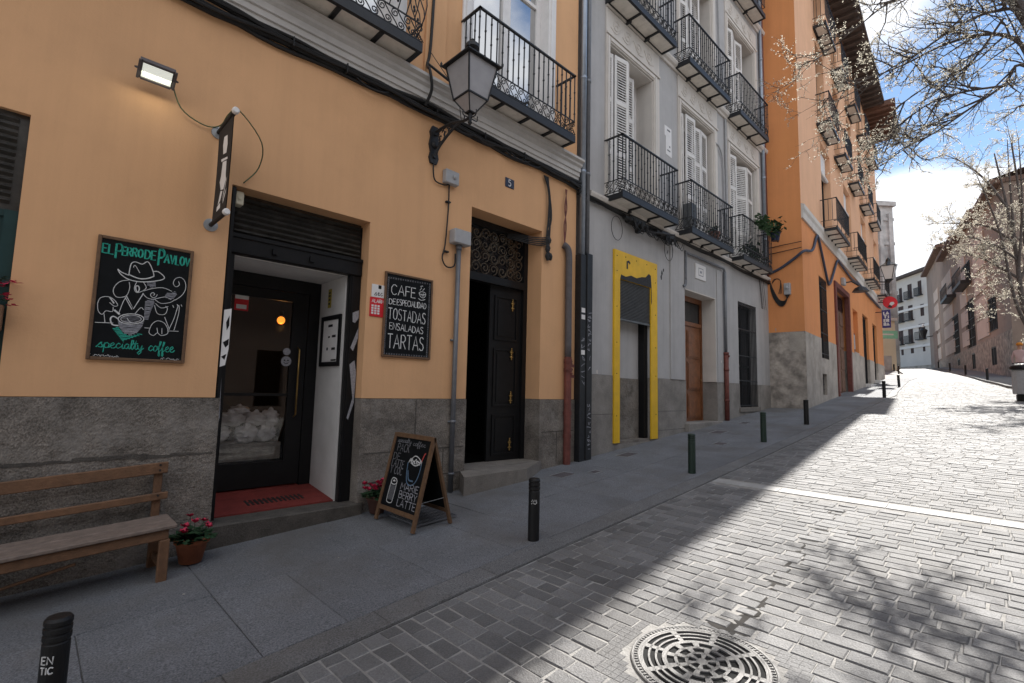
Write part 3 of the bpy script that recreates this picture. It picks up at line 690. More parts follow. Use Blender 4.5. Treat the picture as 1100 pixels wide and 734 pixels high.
def balcony(par, x0, x1, z0, zr, p, m=None, cross=None, belly=False, tile=True, simple=False, step=.115):
    """iron balcony from x0 to x1, underside z0, rail top zr, reaching p out of the wall (towards -y)"""
    m = m or M['iron']
    fr_ = MB(); y = -p; b = .055
    fr_.box(x0, x1, y, y+.05, z0, z0+.12)                       # front beam
    for s in (x0, x1-.05): fr_.box(s, s+.05, y+.05, 0, z0, z0+.10)
    fr_.box(x0+.05, x1-.05, -.07, -.0, z0, z0+.07)
    n = cross or max(2, int((x1-x0)/.62))
    for i in range(1, n):
        c = x0+(x1-x0)*i/n; fr_.box(c-.025, c+.025, y+.05, -.02, z0-.005, z0+.07)
        fr_.box(c-.03, c+.03, -.14, -.0, z0-.05, z0-.005)
    o = mk(fr_, 'balcony', m, par)
    fl = MB(); fl.box(x0+.05, x1-.05, y+.05, -.003, z0+.022, z0+.115)
    for i in range(int((x1-x0)/.33)): 
        c = x0+.05+.33*i; fl.box(c, c+.006, y+.06, -.08, z0+.0195, z0+.022)
    mk(fl, 'floor_slab', M['tile'], o)
    r = MB(); rail = .018
    path = [(x0+.015,0,zr-.02),(x0+.015,y+.015,zr-.02),(x1-.015,y+.015,zr-.02),(x1-.015,0,zr-.02)]
    def bar(a, b_, w=.014, h=.010):
        a, b_ = Vector(a), Vector(b_); d = b_-a
        if abs(d.x) > abs(d.y): r.box(min(a.x,b_.x)-w, max(a.x,b_.x)+w, a.y-w, a.y+w, a.z-h, a.z+h)
        else: r.box(a.x-w, a.x+w, min(a.y,b_.y)-w, max(a.y,b_.y), a.z-h, a.z+h)
    for i in range(3): bar(path[i], path[i+1], .019, .012)
    zb = z0+.13; zs = zb+.24
    for zz in (zb+.01, zs):
        q = [(x0+.015,0,zz),(x0+.015,y+.015,zz),(x1-.015,y+.015,zz),(x1-.015,0,zz)]
        for i in range(3): bar(q[i], q[i+1], .008, .007)
    def balu(x, yy, k):
        w = .0075
        if belly and yy < -.02:
            pr = []
            for i in range(9):
                t = i/8; o_ = .10*math.sin(math.pi*min(1,max(0,(t)/.55)))*(1 if t < .55 else 0)
                dx, dy = (0,-o_) if yy < y+.03 else ((-o_ if x < x0+.05 else o_), 0)
                pr.append((x+dx, yy+dy, zs+(zr-zs)*t))
            r.tube(pr, w, 4, False)
        else: r.box(x-w, x+w, yy-w, yy+w, zs, zr-.03)
        if not simple:
            for zz in ((zs+zr)/2+(.10 if k % 2 else -.05), (zs+zr)/2+(-.28 if k % 2 else .26)):
                r.lathe((x,yy,zz), [(.008,-.022),(.017,-.008),(.017,.008),(.008,.022)], 6)
    nx = max(3, int(round((x1-x0)/step))); ny = max(2, int(round(p/step)))
    for i in range(nx+1): balu(x0+.015+(x1-x0-.03)*i/nx, y+.015, i)
    for i in range(1, ny):
        for xx in (x0+.015, x1-.015): balu(xx, y+.015+(p-.015)*i/ny, i)
    mk(r, 'railing', m, o)
    if not simple:
        s = MB(); h = zs-zb; nsc = max(3, int((x1-x0)/.17))
        def scroll(c, u):
            w_ = Vector((0,0,1)); u = Vector(u); c = Vector(c)
            s.tube(spiral(c+u*.045+w_*(h*.25), .055, .012, math.pi*.5, math.pi*3.3, 11, u, w_), .0085, 3, False)
            s.tube(spiral(c-u*.045-w_*(h*.22), .052, .012, math.pi*1.5, math.pi*4.3, 11, u, w_), .0085, 3, False)
            s.tube(smooth_line([c-u*.10+w_*h*.45, c-u*.03+w_*h*.1, c+u*.03-w_*h*.1, c+u*.10-w_*h*.45], 3), .0085, 3, False)
        for i in range(nsc): scroll((x0+(x1-x0)*(i+.5)/nsc, y+.015, zb+h/2), (1,0,0))
        for xx in (x0+.015, x1-.015):
            k = max(1, int(p/.2))
            for i in range(k): scroll((xx, y*(i+.5)/k, zb+h/2), (0,1,0))
        mk(s, 'scrollwork', m, o)
    return o

def louvre(par, a, b_, z0, z1, m=None, t=.035, name='shutter'):
    """one louvred leaf standing between plan points a and b_"""
    m = m or M['shutter_w']
    a = Vector((a[0], a[1], 0)); b_ = Vector((b_[0], b_[1], 0)); u = (b_-a); wd = u.length; u.normalize(); n = Vector((u.y, -u.x, 0))
    mb = MB()
    def bx(u0, u1, n0, n1, za, zb, tilt=0.0):
        vs = []
        for zz, sh in ((za, tilt), (zb, -tilt)):
            for uu, nn in ((u0,n0),(u1,n0),(u1,n1),(u0,n1)):
                q = a + u*uu + n*(nn+sh); vs.append((q.x, q.y, zz))
        mb.add(vs, [(0,3,2,1),(4,5,6,7),(0,1,5,4),(1,2,6,5),(2,3,7,6),(3,0,4,7)])
    st = .055
    bx(0, st, 0, t, z0, z1); bx(wd-st, wd, 0, t, z0, z1)
    H = z1-z0
    rails = [0, H*.30, H*.66, H-.09]
    for r_ in rails: bx(st, wd-st, .002, t-.002, z0+r_, z0+r_+.09)
    for i in range(3):
        za, zb = z0+rails[i]+.09, z0+rails[i+1]; n_ = int((zb-za)/.055)
        for k in range(n_):
            zz = za+(zb-za)*(k+.5)/n_; bx(st, wd-st, t*.5-.004, t*.5+.004, zz-.021, zz+.021, .012)
    return mk(mb, name, m, par)

def window(par, x0, x1, z0, z1, y, m=None, leaves=2, bars=(.66,), fw_=.07, glass=None, name='window', mid=True):
    """recessed casement: frame mesh with a pane child, outer face at y"""
    m = m or M['white']; f = MB(); d = .07
    f.box(x0, x0+fw_, y, y+d, z0, z1); f.box(x1-fw_, x1, y, y+d, z0, z1)
    f.box(x0+fw_, x1-fw_, y, y+d, z1-fw_, z1); f.box(x0+fw_, x1-fw_, y, y+d, z0, z0+fw_*1.2)
    if mid: f.box((x0+x1)/2-fw_*.75, (x0+x1)/2+fw_*.75, y-.012, y+d-.004, z0+fw_*1.2, z1-fw_)
    for b_ in bars:
        zz = z0+(z1-z0)*b_; f.box(x0+fw_, x1-fw_, y+.004, y+d-.006, zz-.03, zz+.03)
    o = mk(f, name, m, par)
    g_ = MB(); g_.box(x0+fw_-.01, x1-fw_+.01, y+.035, y+.045, z0+.05, z1-fw_+.01); mk(g_, 'pane', glass or M['glass'], o)
    return o
def shell(par, x0, x1, y0, y1, z0, z1, m, name='wall', rm=None):
    """side and back walls and the flat top of a house"""
    mb = MB(); mb.box(x0, x0+.3, y0, y1, z0, z1); mb.box(x1-.3, x1, y0, y1, z0, z1); mb.box(x0+.3, x1-.3, y1-.3, y1, z0, z1); o = mk(mb, name, m, par)
    rf = MB(); rf.box(x0-.02, x1+.02, y0-.02, y1+.02, z1, z1+.25); mk(rf, 'roof', rm or M['roof'], par)
    return o

# ================================================================== HOUSE 1: ochre house with the cafe
H1 = thing('ochre_house', 'ochre rendered house on the left with the cafe doorway and dark stone base', 'house', (0,0,0))
D1 = (1.29, 2.80, -1.0, 3.63); D2 = (4.37, 5.88, -1.0, 4.27); WL = (-1.75, -.17, 1.53, 3.74)
U1 = (1.35, 3.05, 5.86, 9.0); U2 = (4.16, 6.02, 5.86, 9.0); U0 = (-1.6, .2, 5.86, 9.0)
w = MB(); wall_slab(w, -9, 6.77, 1.505, 17.0, [D1, D2, WL, U0, U1, U2], 0, .34); mk(w, 'wall', M['ochre'], H1)
def rough_stone(mb, x0, x1, z0, z1, y, th, holes, dx=.16, dz=.12, amp=.006):
    wall_slab(mb, x0, x1, z0, z1, holes, y, th)
w = MB(); wall_slab(w, -9, 6.77, -1.5, 1.50, [(1.33, 2.80, -.0+.02, 1.6), (4.37, 5.88, .42, 1.6)], -.018, .36); PL1 = mk(w, 'plinth', M['plinth1'], H1)
# joints and the long chipped groove in the stone base
rj = random.Random(5)
for xlo, xhi in ((-4, 2), (2, 5), (5, 7)):
    w = MB()
    for xa, xb, z in ((-3,1.30,.985),(2.86,4.34,.86),(5.92,6.75,.98),(2.86,4.34,.52)):
        if xlo < xa < xhi: w.box(xa, xb, -.021, -.0175, z-.007, z+.007)
    for x, za, zb in ((-.62,.985,1.49),(3.55,.86,1.49),(3.22,.2,.52),(6.3,.5,.98),(4.0,.52,.86)):
        if xlo < x < xhi: w.box(x-.006, x+.006, -.0212, -.0175, za, zb)
    if xlo < 0:
        for i in range(26):                             # dark chipped mortar along the groove
            x = -.9+i*.083; hh = rj.uniform(.006,.02)*(1.6 if .4 < x < 1.1 else 1); zc = .985+rj.uniform(-.006,.012)
            w.poly([(x-.05,-.0185,zc-hh*.6),(x,-.0185,zc-hh),(x+.06,-.0185,zc-hh*.5),(x+.055,-.0185,zc+hh*.6),(x+.01,-.0185,zc+hh),(x-.045,-.0185,zc+hh*.7)], (0,-1,0), .0028+.0002*(i%3))
    mk(w, 'plinth_joint', M['dark_step'], H1)
shell(H1, -9, 6.77, .34, 9, -1.5, 17.0, M['ochre'])
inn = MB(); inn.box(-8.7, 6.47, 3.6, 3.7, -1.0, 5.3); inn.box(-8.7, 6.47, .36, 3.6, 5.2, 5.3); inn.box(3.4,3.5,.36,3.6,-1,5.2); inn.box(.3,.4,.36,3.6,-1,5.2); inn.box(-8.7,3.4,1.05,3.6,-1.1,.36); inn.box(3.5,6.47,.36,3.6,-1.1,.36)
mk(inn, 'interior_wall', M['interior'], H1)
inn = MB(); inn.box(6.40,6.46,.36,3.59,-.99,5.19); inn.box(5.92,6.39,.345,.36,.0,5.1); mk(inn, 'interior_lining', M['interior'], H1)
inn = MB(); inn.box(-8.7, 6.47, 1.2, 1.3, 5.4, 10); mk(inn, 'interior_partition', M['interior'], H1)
# cornice between ground floor and first floor
c = MB()
prof = [(0,5.42),(.05,5.42),(.05,5.47),(.075,5.475),(.075,5.545),(.10,5.55),(.10,5.625),(.14,5.65),(.14,5.69),(.19,5.715),(.19,5.755),(0,5.79)]
vs = [(x, -a-.001, z) for x in (-9, 6.765) for a, z in prof]; k = len(prof)
c.add(vs, [(i, i+1, k+i+1, k+i) for i in range(k-1)] + [tuple(range(k))[::-1], tuple(range(k, 2*k))]); mk(c, 'cornice', M['cornice'], H1)
pil = MB()
for xa, xb in ((3.45, 3.78),): pil.box(xa, xb, -.035, -.001, 5.86, 16); 
mk(pil, 'pilaster', M['ochre'], H1)
def tall_window(xa, xb, z0, z1):
    o = window(H1, xa+.10, xb-.10, z0, z1, .16, M['white'], bars=(.78,), fw_=.11)
    s = MB()                                            # moulded white surround
    for a, b_ in ((xa-.09, xa+.10), (xb-.10, xb+.09)):
        s.box(a, b_, -.03, .16, z0, z1+.1); s.box(a+.05, b_-.05, -.05, -.03, z0, z1+.1)
    s.box(xa+.10, xb-.10, -.03, .16, z1-.02, z1+.1); mk(s, 'surround', M['white'], o)
for U in (U0, U1, U2): tall_window(*U)
balcony(H1, -1.9, .35, 5.80, 7.0, .42)
balcony(H1, 1.05, 3.16, 5.80, 6.98, .42, cross=4, belly=True)
balcony(H1, 4.06, 6.20, 5.78, 6.98, .42, cross=4)
# left window: black slatted shutter head, dark green panel
w = MB(); w.box(WL[0], WL[1], .05, .09, 2.95, WL[3])
for i in range(13): z = 3.0+i*.055; w.add([(WL[0],.05,z),(WL[1]-.06,.05,z),(WL[1]-.06,.02,z+.02),(WL[0],.02,z+.02),(WL[0],.05,z+.04),(WL[1]-.06,.05,z+.04)],[(0,1,2,3),(3,2,5,4)])
o = mk(w, 'window', M['slat'], H1)
w = MB(); w.box(WL[0], WL[1], .06, .10, WL[2], 2.95); w.box(WL[0], WL[1]-.08, .045, .06, 2.9, 2.95); w.box(WL[1]-.08, WL[1], .03, .06, WL[2], 2.95); w.box(WL[1]-.45, WL[1]-.42, .05, .06, WL[2], 2.9)
mk(w, 'shutter_panel', M['dark_green'], o)

# cafe doorway ------------------------------------------------------
YD = .93; FL = .40; CEIL = 2.965
rec = MB()                                              # white lined recess
XL, XR = 1.40, 2.64
rec.box(XR, XR+.05, .235, YD+.25, FL-.4, CEIL+.05); rec.box(XL-.05, XL, .235, YD+.25, FL-.4, CEIL+.05); rec.box(XL, XR, .235, YD+.25, CEIL, CEIL+.05)
mk(rec, 'recess_lining', M['white_wall'], H1)
sh = MB(); zt, zb = 3.62, 3.20
sh.box(1.34, 2.795, .22, .26, 3.18, 3.63)
nsl = 7
for i in range(nsl):
    z = zb+(zt-zb)*i/nsl; h = (zt-zb)/nsl
    sh.add([(1.38,.22,z),(2.78,.22,z),(2.78,.175,z+h*.35),(1.38,.175,z+h*.35),(1.38,.215,z+h*.95),(2.78,.215,z+h*.95)],[(0,1,2,3),(3,2,5,4)])
o = mk(sh, 'roller_shutter', M['slat'], H1)
hs = MB(); hs.box(1.34, 2.79, .13, .235, 2.975, 3.18); hs.box(1.34, 2.79, .115, .13, 3.14, 3.18); hs.box(1.36,2.78,.118,.13,2.98,3.0)
for x in (1.75, 2.15): hs.box(x, x+.05, .105, .13, 3.03, 3.09)
mk(hs, 'shutter_box', M['black'], o)
gd = MB(); gd.box(2.66, 2.795, .15, .235, FL-.15, 2.975); gd.box(2.68, 2.70, .14, .15, FL-.15, 2.975); gd.box(1.335, 1.40, .15, .235, FL-.15, 2.975); mk(gd, 'shutter_guide', M['black'], o)
jb = MB(); jb.box(1.305, 1.335, .02, .22, FL-.12, 3.62); jb.box(2.796, 2.8, .19, .24, .2, 3.6); mk(jb, 'jamb_lining', M['black'], H1)
for nm, pts in (('torn_sticker', [(1.31,2.36),(1.375,2.38),(1.375,1.98),(1.355,1.82),(1.31,1.80)]),):   # white paper pasted on the left guide
    s = MB(); s.poly([(x, .015, z) for x, z in pts], (0,-1,0), .003); st = mk(s, nm, M['white'], H1)
    k = MB(); k.poly([(1.335,.0118,2.24),(1.36,.0118,2.31),(1.365,.0118,2.21),(1.345,.0118,2.16)], (0,-1,0), .0015); k.poly([(1.32,.0118,2.04),(1.37,.0118,2.08),(1.37,.0118,2.02),(1.345,.0118,1.99)], (0,-1,0), .0015); k.poly([(1.315,.0118,1.9),(1.36,.0118,1.93),(1.345,.0118,1.87)], (0,-1,0), .0015); mk(k, 'print', M['black'], st)
s = MB(); s.poly([(1.34,.149,1.72),(1.365,.149,1.74),(1.38,.149,1.3),(1.36,.149,1.2),(1.35,.149,1.35)], (0,-1,0), .002)
s.poly([(2.70,.139,2.10),(2.79,.139,2.35),(2.79,.139,2.22),(2.735,.139,2.06)], (0,-1,0), .002); s.poly([(2.70,.139,1.9),(2.76,.139,1.95),(2.79,.139,1.8),(2.78,.139,1.45),(2.72,.139,1.25),(2.70,.139,1.27),(2.76,.139,1.5)], (0,-1,0), .002)
s.poly([(2.705,.139,2.52),(2.785,.139,2.56),(2.785,.139,2.46),(2.74,.139,2.40),(2.71,.139,2.41)], (0,-1,0), .002)
mk(s, 'paste_up', M['chalk_grey'], H1)
# step and red floor
s = MB(); s.cbox(1.22, 2.86, -.06, .34, -.25, .31, .012); s.box(1.30, 2.9, -.05, .3, -.4, .10); mk(s, 'door_step', M['dark_step'], H1)
s = MB(); s.add([(XL,.235,.325),(XR,.235,.325),(XR,YD+.1,.42),(XL,YD+.1,.42),(XL,.235,.2),(XR,.235,.2),(XR,YD+.1,.2),(XL,YD+.1,.2)],[(0,1,2,3),(0,4,5,1)]); mk(s, 'red_floor', M['red_mat'], H1)
# the black glazed door: fixed frame, leaf, panes
f = MB(); X0, X1 = XL, XR
f.box(X0, X1, YD, YD+.08, 2.80, CEIL-.002); f.box(X1-.14, X1, YD, YD+.08, FL, 2.80); f.box(X0, X0+.07, YD, YD+.08, FL, 2.80)
dr = mk(f, 'door', M['black'], H1)
lf = MB(); a, b_ = X0+.075, X1-.145
lf.box(a, a+.085, YD+.015, YD+.065, FL+.03, 2.795); lf.box(b_-.19, b_, YD+.015, YD+.065, FL+.03, 2.795); lf.box(a+.085, b_-.19, YD+.015, YD+.065, 2.68, 2.795)
lf.box(a+.085, b_-.19, YD+.015, YD+.065, FL+.03, .72); lf.box(a+.085, b_-.19, YD+.02, YD+.06, 1.50, 1.535)
mk(lf, 'door_leaf', M['black'], dr)
gp = MB(); gp.box(a+.08, b_-.185, YD+.035, YD+.042, .70, 2.69); mk(gp, 'pane', M['glass_door'], dr)
hd = MB(); hd.tube([(b_-.10,YD+.015,1.25),(b_-.10,YD-.04,1.28),(b_-.10,YD-.04,2.08),(b_-.10,YD+.015,2.11)], .011, 8); mk(hd, 'door_handle', M['brass'], dr, True)
for cx, cz, rr in ((b_-.235, 2.05, .045),(b_-.235, 1.93, .062)):
    s = MB(); s.lathe((cx, YD+.012, cz), [(rr,0),(rr,.002)], 20, (0,-1,0)); st = mk(s, 'round_sticker', M['chalk_grey'], dr)
    if rr > .05:
        s = MB()
        for dx in (-.02, .02): s.lathe((cx+dx, YD+.0098, cz+.012), [(.010,0),(.010,.001)], 8, (0,-1,0))
        s.add([], []); 
        for q in range(1): flat_stroke(s, [(cx-.03,YD+.0095,cz-.012),(cx-.012,YD+.0095,cz-.028),(cx+.012,YD+.0095,cz-.028),(cx+.03,YD+.0095,cz-.012)], (0,-1,0), .004)
        mk(s, 'sticker_face', M['black'], dr)
s = MB(); s.box(1.64, 1.79, YD+.030, YD+.033, 2.50, 2.72); st = mk(s, 'alarm_sticker', M['red'], dr)
s = MB(); s.box(1.642, 1.788, YD+.0275, YD+.0298, 2.635, 2.718); s.box(1.66,1.77,YD+.0275,YD+.0298,2.52,2.57); mk(s, 'sticker_band', M['white'], dr)
s = MB(); s.box(1.535, 1.60, YD+.010, YD+.014, 2.42, 2.66); mk(s, 'notice', M['creamwall'], dr)
s = MB(); s.box(1.512, 1.55, YD+.010, YD+.014, 2.10, 2.36); mk(s, 'small_notice', M['chalk_grey'], dr)
# framed menu and a yellow tag on the white reveal
mn = thing('menu_frame', 'black framed menu sheet hanging in the white cafe door reveal', 'menu', (XR-.001, .30, 1.88))
f = MB(); ya, yb, za, zb = .27, .82, 1.88, 2.51; t_ = .055
for q in ((ya,ya+t_,za,zb),(yb-t_,yb,za,zb),(ya+t_,yb-t_,za,za+t_),(ya+t_,yb-t_,zb-t_,zb)): f.box(XR-.022, XR-.001, *q)
f.build('frame', M['black'], mn)
f = MB(); f.box(XR-.010, XR-.001, ya+t_, yb-t_, za+t_, zb-t_); f.build('sheet', M['white'], mn)
f = MB()
for q in ((.50,.62,2.37,2.40),(.56,.61,2.235,2.255),(.40,.50,2.235,2.265),(.60,.64,2.08,2.115),(.40,.50,2.08,2.11),(.36,.50,1.945,1.965)): f.box(XR-.0125, XR-.0105, *q)
f.build('printing', M['black'], mn)
s = MB(); s.box(XR-.006, XR-.001, .60, .69, 2.62, 2.86); st = s.build('door_tag', mat('yellow_tag', (.35,.28,.05), .7, .3, 40), None)
tag(st, 'narrow yellow printed tag stuck above the framed menu', 'tag'); 
s = MB(); 
for zz in (2.66,2.71,2.76,2.80): s.box(XR-.008, XR-.0065, .62, .67, zz, zz+.022)
mm = s.build('tag_print', M['black'], st)
# door mat letters: black rubber grid let into the red floor
dm = MB(); slope = (.42-.325)/(YD+.1-.235)
for i in range(13):
    x = 1.78+i*.048
    for (y0_, y1_) in ((.42,.50),(.515,.585)):
        z0_, z1_ = .325+slope*(y0_-.235)+.004, .325+slope*(y1_-.235)+.004
        dm.add([(x,y0_,z0_),(x+.024,y0_,z0_),(x+.024,y1_,z1_),(x,y1_,z1_),(x,y0_,z0_-.006),(x+.024,y0_,z0_-.006),(x+.024,y1_,z1_-.006),(x,y1_,z1_-.006)],[(0,1,2,3),(4,5,1,0),(5,6,2,1),(6,7,3,2),(7,4,0,3)])
for (y0_, y1_) in ((.50,.515),):
    z0_, z1_ = .325+slope*(y0_-.235)+.0045, .325+slope*(y1_-.235)+.0045
    dm.quad((1.78,y0_,z0_),(2.40,y0_,z0_),(2.40,y1_,z1_),(1.78,y1_,z1_))
base(dm, 'foot_grille', M['rubber'], 'black slotted rubber foot grille on the red cafe floor', 'door mat')
# things behind the door glass: ledge and crumpled sacks imitating a reflection, amber pendant lamp
s = MB(); s.box(1.42, 2.28, YD+.075, YD+.45, .74, .94)
for i in range(5): s.box(1.42, 2.28, YD+.069, YD+.075, .76+i*.035, .775+i*.035)
mk(s, 'reflected_ledge', mat('pale_ledge', (.36,.34,.31), .8, .35, 12, .4, 30), H1)
rs = random.Random(11)
from mathutils import noise as mnoise
def reflected_sack(x, y, z, rx, ry, rz, lab):
    mb = MB(); nu, nv = 36, 24; sd = Vector((rs.uniform(0,50), rs.uniform(0,50), rs.uniform(0,50)))
    for j in range(nv+1):
        v = j/nv; th = math.pi*v
        for i in range(nu):
            a = 2*math.pi*i/nu; q = math.sin(th)**.7; zz = -math.cos(th)
            if v > .82: q = max(q*.5, .12); zz += (v-.82)*1.9
            d = Vector((q*math.cos(a), q*math.sin(a), zz*.8)); nn = mnoise.noise(d*1.6+sd)*.34 + (.3-abs(mnoise.noise(d*3.2+sd*2)))*.62 + (.3-abs(mnoise.noise(d*6.5+sd)))*.26
            k = .92+nn; mb.v.append((rx*q*k*math.cos(a), ry*q*k*math.sin(a), rz*(zz*(.9+.25*nn)+1)))
    for j in range(nv):
        for i in range(nu): mb.f.append((j*nu+i, j*nu+(i+1)%nu, (j+1)*nu+(i+1)%nu, (j+1)*nu+i))
    o = mb.build('reflected_sack', M['reflected_sack'], None, True); o.location = (x,y-.05,z); o.rotation_euler = (rs.uniform(-.25,.25), rs.uniform(-.3,.3), rs.uniform(0,3))
    tag(o, lab, 'reflected_sack', 'added grey sacks imitating a reflection in the cafe door glass'); return o
for (x,y,z,rx,ry,rz,lab) in ((1.60,1.22,.94,.15,.13,.12,'lower left of the added grey sacks imitating a reflection in the cafe door glass'),(1.92,1.20,.94,.15,.12,.11,'broad middle one of the bottom sacks imitating a reflection in the cafe glass'),(2.17,1.22,.94,.11,.12,.10,'bottom one of the sacks imitating a reflection, nearest the door handle side'),
        (1.50,1.26,1.12,.12,.12,.10,'upper left one of the sacks imitating a reflection in the cafe glass'),(1.75,1.22,1.13,.15,.12,.09,'one of the sacks imitating a reflection, over the gap between two bottom ones'),(2.02,1.22,1.13,.13,.12,.09,'crumpled one of the sacks imitating a reflection, under the door stickers'),(2.20,1.26,1.12,.10,.11,.11,'peaked one of the sacks imitating a reflection, right end of the second row'),(1.86,1.30,1.24,.13,.11,.07,'topmost of the grey sacks imitating a reflection in the cafe glass')):
    reflected_sack(x,y,z,rx,ry,rz,lab)
lp = thing('pendant_lamp', 'small glowing amber pendant lamp inside the dark cafe', 'lamp', (2.63, 2.3, 2.55))
s = MB(); s.lathe((2.63,2.3,2.60), [(.01,-.055),(.037,-.045),(.055,-.015),(.055,.015),(.037,.045),(.02,.055)], 16); s.build('bulb', M['bulb'], lp, True)
s = MB(); s.tube([(2.63,2.3,2.67),(2.63,2.3,5.2)], .006, 6); s.lathe((2.63,2.3,2.67),[(.03,0),(.03,.06),(.01,.08)],12); s.build('cord', M['black'], lp)
bl = bpy.data.lights.new('bulb_light', 'POINT'); bl.energy = .8; bl.color = (1,.45,.12); bl.shadow_soft_size = .06
bo = bpy.data.objects.new('bulb_light', bl); COL.objects.link(bo); bo.location = (2.63, 2.3, 2.48)

# house door 2 -------------------------------------------------------
f = MB(); X0, X1, Yd = D2[0]+.002, D2[1]-.002, .34
f.box(X0, X0+.09, Yd-.03, Yd+.09, .40, 4.268); f.box(X1-.09, X1, Yd-.03, Yd+.09, .40, 4.268); f.box(X0+.09, X1-.09, Yd-.03, Yd+.09, 4.17, 4.268); f.box(X0+.09, X1-.09, Yd-.04, Yd+.09, 3.30, 3.42)
d2 = mk(f, 'street_door', M['black'], H1)
def leaf(x0, x1, ang, hinge_right):
    mb = MB(); w_ = x1-x0; z0, z1 = .44, 3.30
    def bx(u0,u1,n0,n1,za,zb):
        vs = []
        for zz in (za,zb):
            for uu,nn in ((u0,n0),(u1,n0),(u1,n1),(u0,n1)):
                if hinge_right: px, py = x1 - (w_-uu)*math.cos(ang) + nn*math.sin(ang)*0, Yd+.02+(w_-uu)*math.sin(ang)+nn
                else: px, py = x0 + uu*math.cos(ang), Yd+.02+uu*math.sin(ang)+nn
                vs.append((px,py,zz))
        mb.add(vs, [(0,3,2,1),(4,5,6,7),(0,1,5,4),(1,2,6,5),(2,3,7,6),(3,0,4,7)])
    bx(0,w_,0,.05,z0,z1)
    for za, zb in ((.62,1.25),(1.38,2.3),(2.43,3.15)):
        for q in ((.09,.12,za,zb),(w_-.12,w_-.09,za,zb),(.12,w_-.12,za,za+.03),(.12,w_-.12,zb-.03,zb)): bx(q[0],q[1],-.018,0,q[2],q[3])
        bx(.16,w_-.16,-.01,0,za+.07,zb-.07)
    o = mk(mb, 'door_leaf', M['black'], d2); return bx, mb
mid = (X0+X1)/2
leaf(X0+.09, mid-.005, R(62), False); leaf(mid+.005, X1-.09, R(4), True)
for z in (3.02, 2.22, 1.52, .78):                        # four brass ornaments
    mb = MB(); x = X1-.30; y = Yd+.01
    for dz, rr in ((-.085,.016),(-.05,.024),(-.015,.018),(.02,.026),(.055,.018),(.085,.014)): mb.lathe((x, y, z+dz), [(rr,0),(rr*.9,.008),(rr*.4,.014)], 9, (0,-1,0))
    for s_ in (-1,1):
        for dz in (-.05,.03): mb.lathe((x+s_*.024, y, z+dz), [(.013,0),(.010,.008),(.004,.012)], 8, (0,-1,0))
    mk(mb, 'brass_ornament', M['brass'], d2)
mb = MB(); mb.lathe((X0+.36, Yd+.52, 1.52), [(.012,0),(.012,.03),(.03,.035),(.034,.05),(.02,.065)], 12, (.8,-.5,0)); mk(mb, 'door_knob', M['brass'], d2)
mb = MB(); xa, xb, za, zb = X0+.11, X1-.11, 3.44, 4.15; y = Yd+.0
for i in range(7):
    for j in range(4):
        c_ = Vector((xa+(xb-xa)*(i+.5)/7, y, za+(zb-za)*(j+.5)/4)); sg = 1 if (i+j) % 2 else -1
        mb.tube(spiral(c_, .085, .015, math.pi*.5*(j+i), math.pi*.5*(j+i)+sg*8, 14, (1,0,0), (0,0,1)), .009, 4, False)
        mb.tube(arc(c_, .095, 0, math.pi*1.2*sg, 6, (1,0,0), (0,0,1)), .006, 3, False)
mk(mb, 'transom_grille', mat('bronze_iron', (.10,.075,.05), .5, .4, 12, metal=.4), d2)
mb = MB(); mb.box(X0+.09, X1-.09, Yd+.05, Yd+.06, 3.42, 4.17); mk(mb, 'transom_pane', M['glass_dark'], d2)
s = MB()
top = .535
s.add([(4.12,-.33,top-.03),(5.25,-.36,top-.02),(5.93,-.015,top),(5.88,.34,top+.0),(4.36,.34,top),(4.30,-.02,top-.01),
       (4.10,-.35,.0),(5.30,-.39,.0),(6.0,-.015,.0),(4.28,-.02,.0)],[(0,1,2,3,4,5),(6,7,1,0),(7,8,2,1),(9,6,0,5)])
s.box(4.38, 5.87, .0, .45, .3, top-.004); mk(s, 'entrance_step', M['stone_step'], H1)

# ------------------------------------------------------------------ things fixed to the ochre house
# floodlight
fl = thing('floodlight', 'small lit floodlight on an arm high on the ochre wall above the dog chalkboard', 'floodlight', (.60, 0, 4.30))
c0 = Vector((.585, -.17, 4.37)); ax = Vector((1,0,0)); nrm = Vector((0,-.62,-.78)).normalized(); upv = ax.cross(nrm); upv = upv if upv.z > 0 else -upv
def obx(mb, c, hx, hu, hn0, hn1):
    hx *= .92
    vs = [c + ax*sx*hx + upv*su*hu + nrm*n for n in (hn0, hn1) for sx, su in ((-1,-1),(1,-1),(1,1),(-1,1))]
    mb.add(vs, [(0,3,2,1),(4,5,6,7),(0,1,5,4),(1,2,6,5),(2,3,7,6),(3,0,4,7)])
b = MB(); obx(b, c0, .14, .085, -.05, 0)
for s_ in (-1, 1): obx(b, c0+ax*s_*.132, .010, .085, 0, .016); obx(b, c0+upv*s_*.077, .12, .010, 0, .016)
for i in range(7): obx(b, c0+ax*(-.09+.03*i), .004, .06, -.075, -.05)
b.tube([(.585,-.005,4.44),(.585,-.12,4.45)], .014, 6); b.tube([c0+ax*.14, c0+ax*.158, Vector((.60,-.10,4.45))], .009, 5); b.tube([c0-ax*.14, c0-ax*.158, Vector((.57,-.10,4.45))], .009, 5); b.box(.55,.62,-.012,-.001,4.40,4.48)
b.build('housing', M['pipe_d'], fl)
b = MB(); obx(b, c0, .118, .064, .001, .006); b.build('lens', M['lamp_on'], fl)
ll = bpy.data.lights.new('flood_lamp', 'AREA'); ll.shape = 'RECTANGLE'; ll.size = .22; ll.size_y = .11; ll.energy = .38; ll.color = (1,.95,.72)
lo = bpy.data.objects.new('flood_lamp', ll); COL.objects.link(lo); lo.location = c0+nrm*.02; lo.rotation_euler = (nrm + Vector((0,.75,0))).to_track_quat('-Z','Y').to_euler()
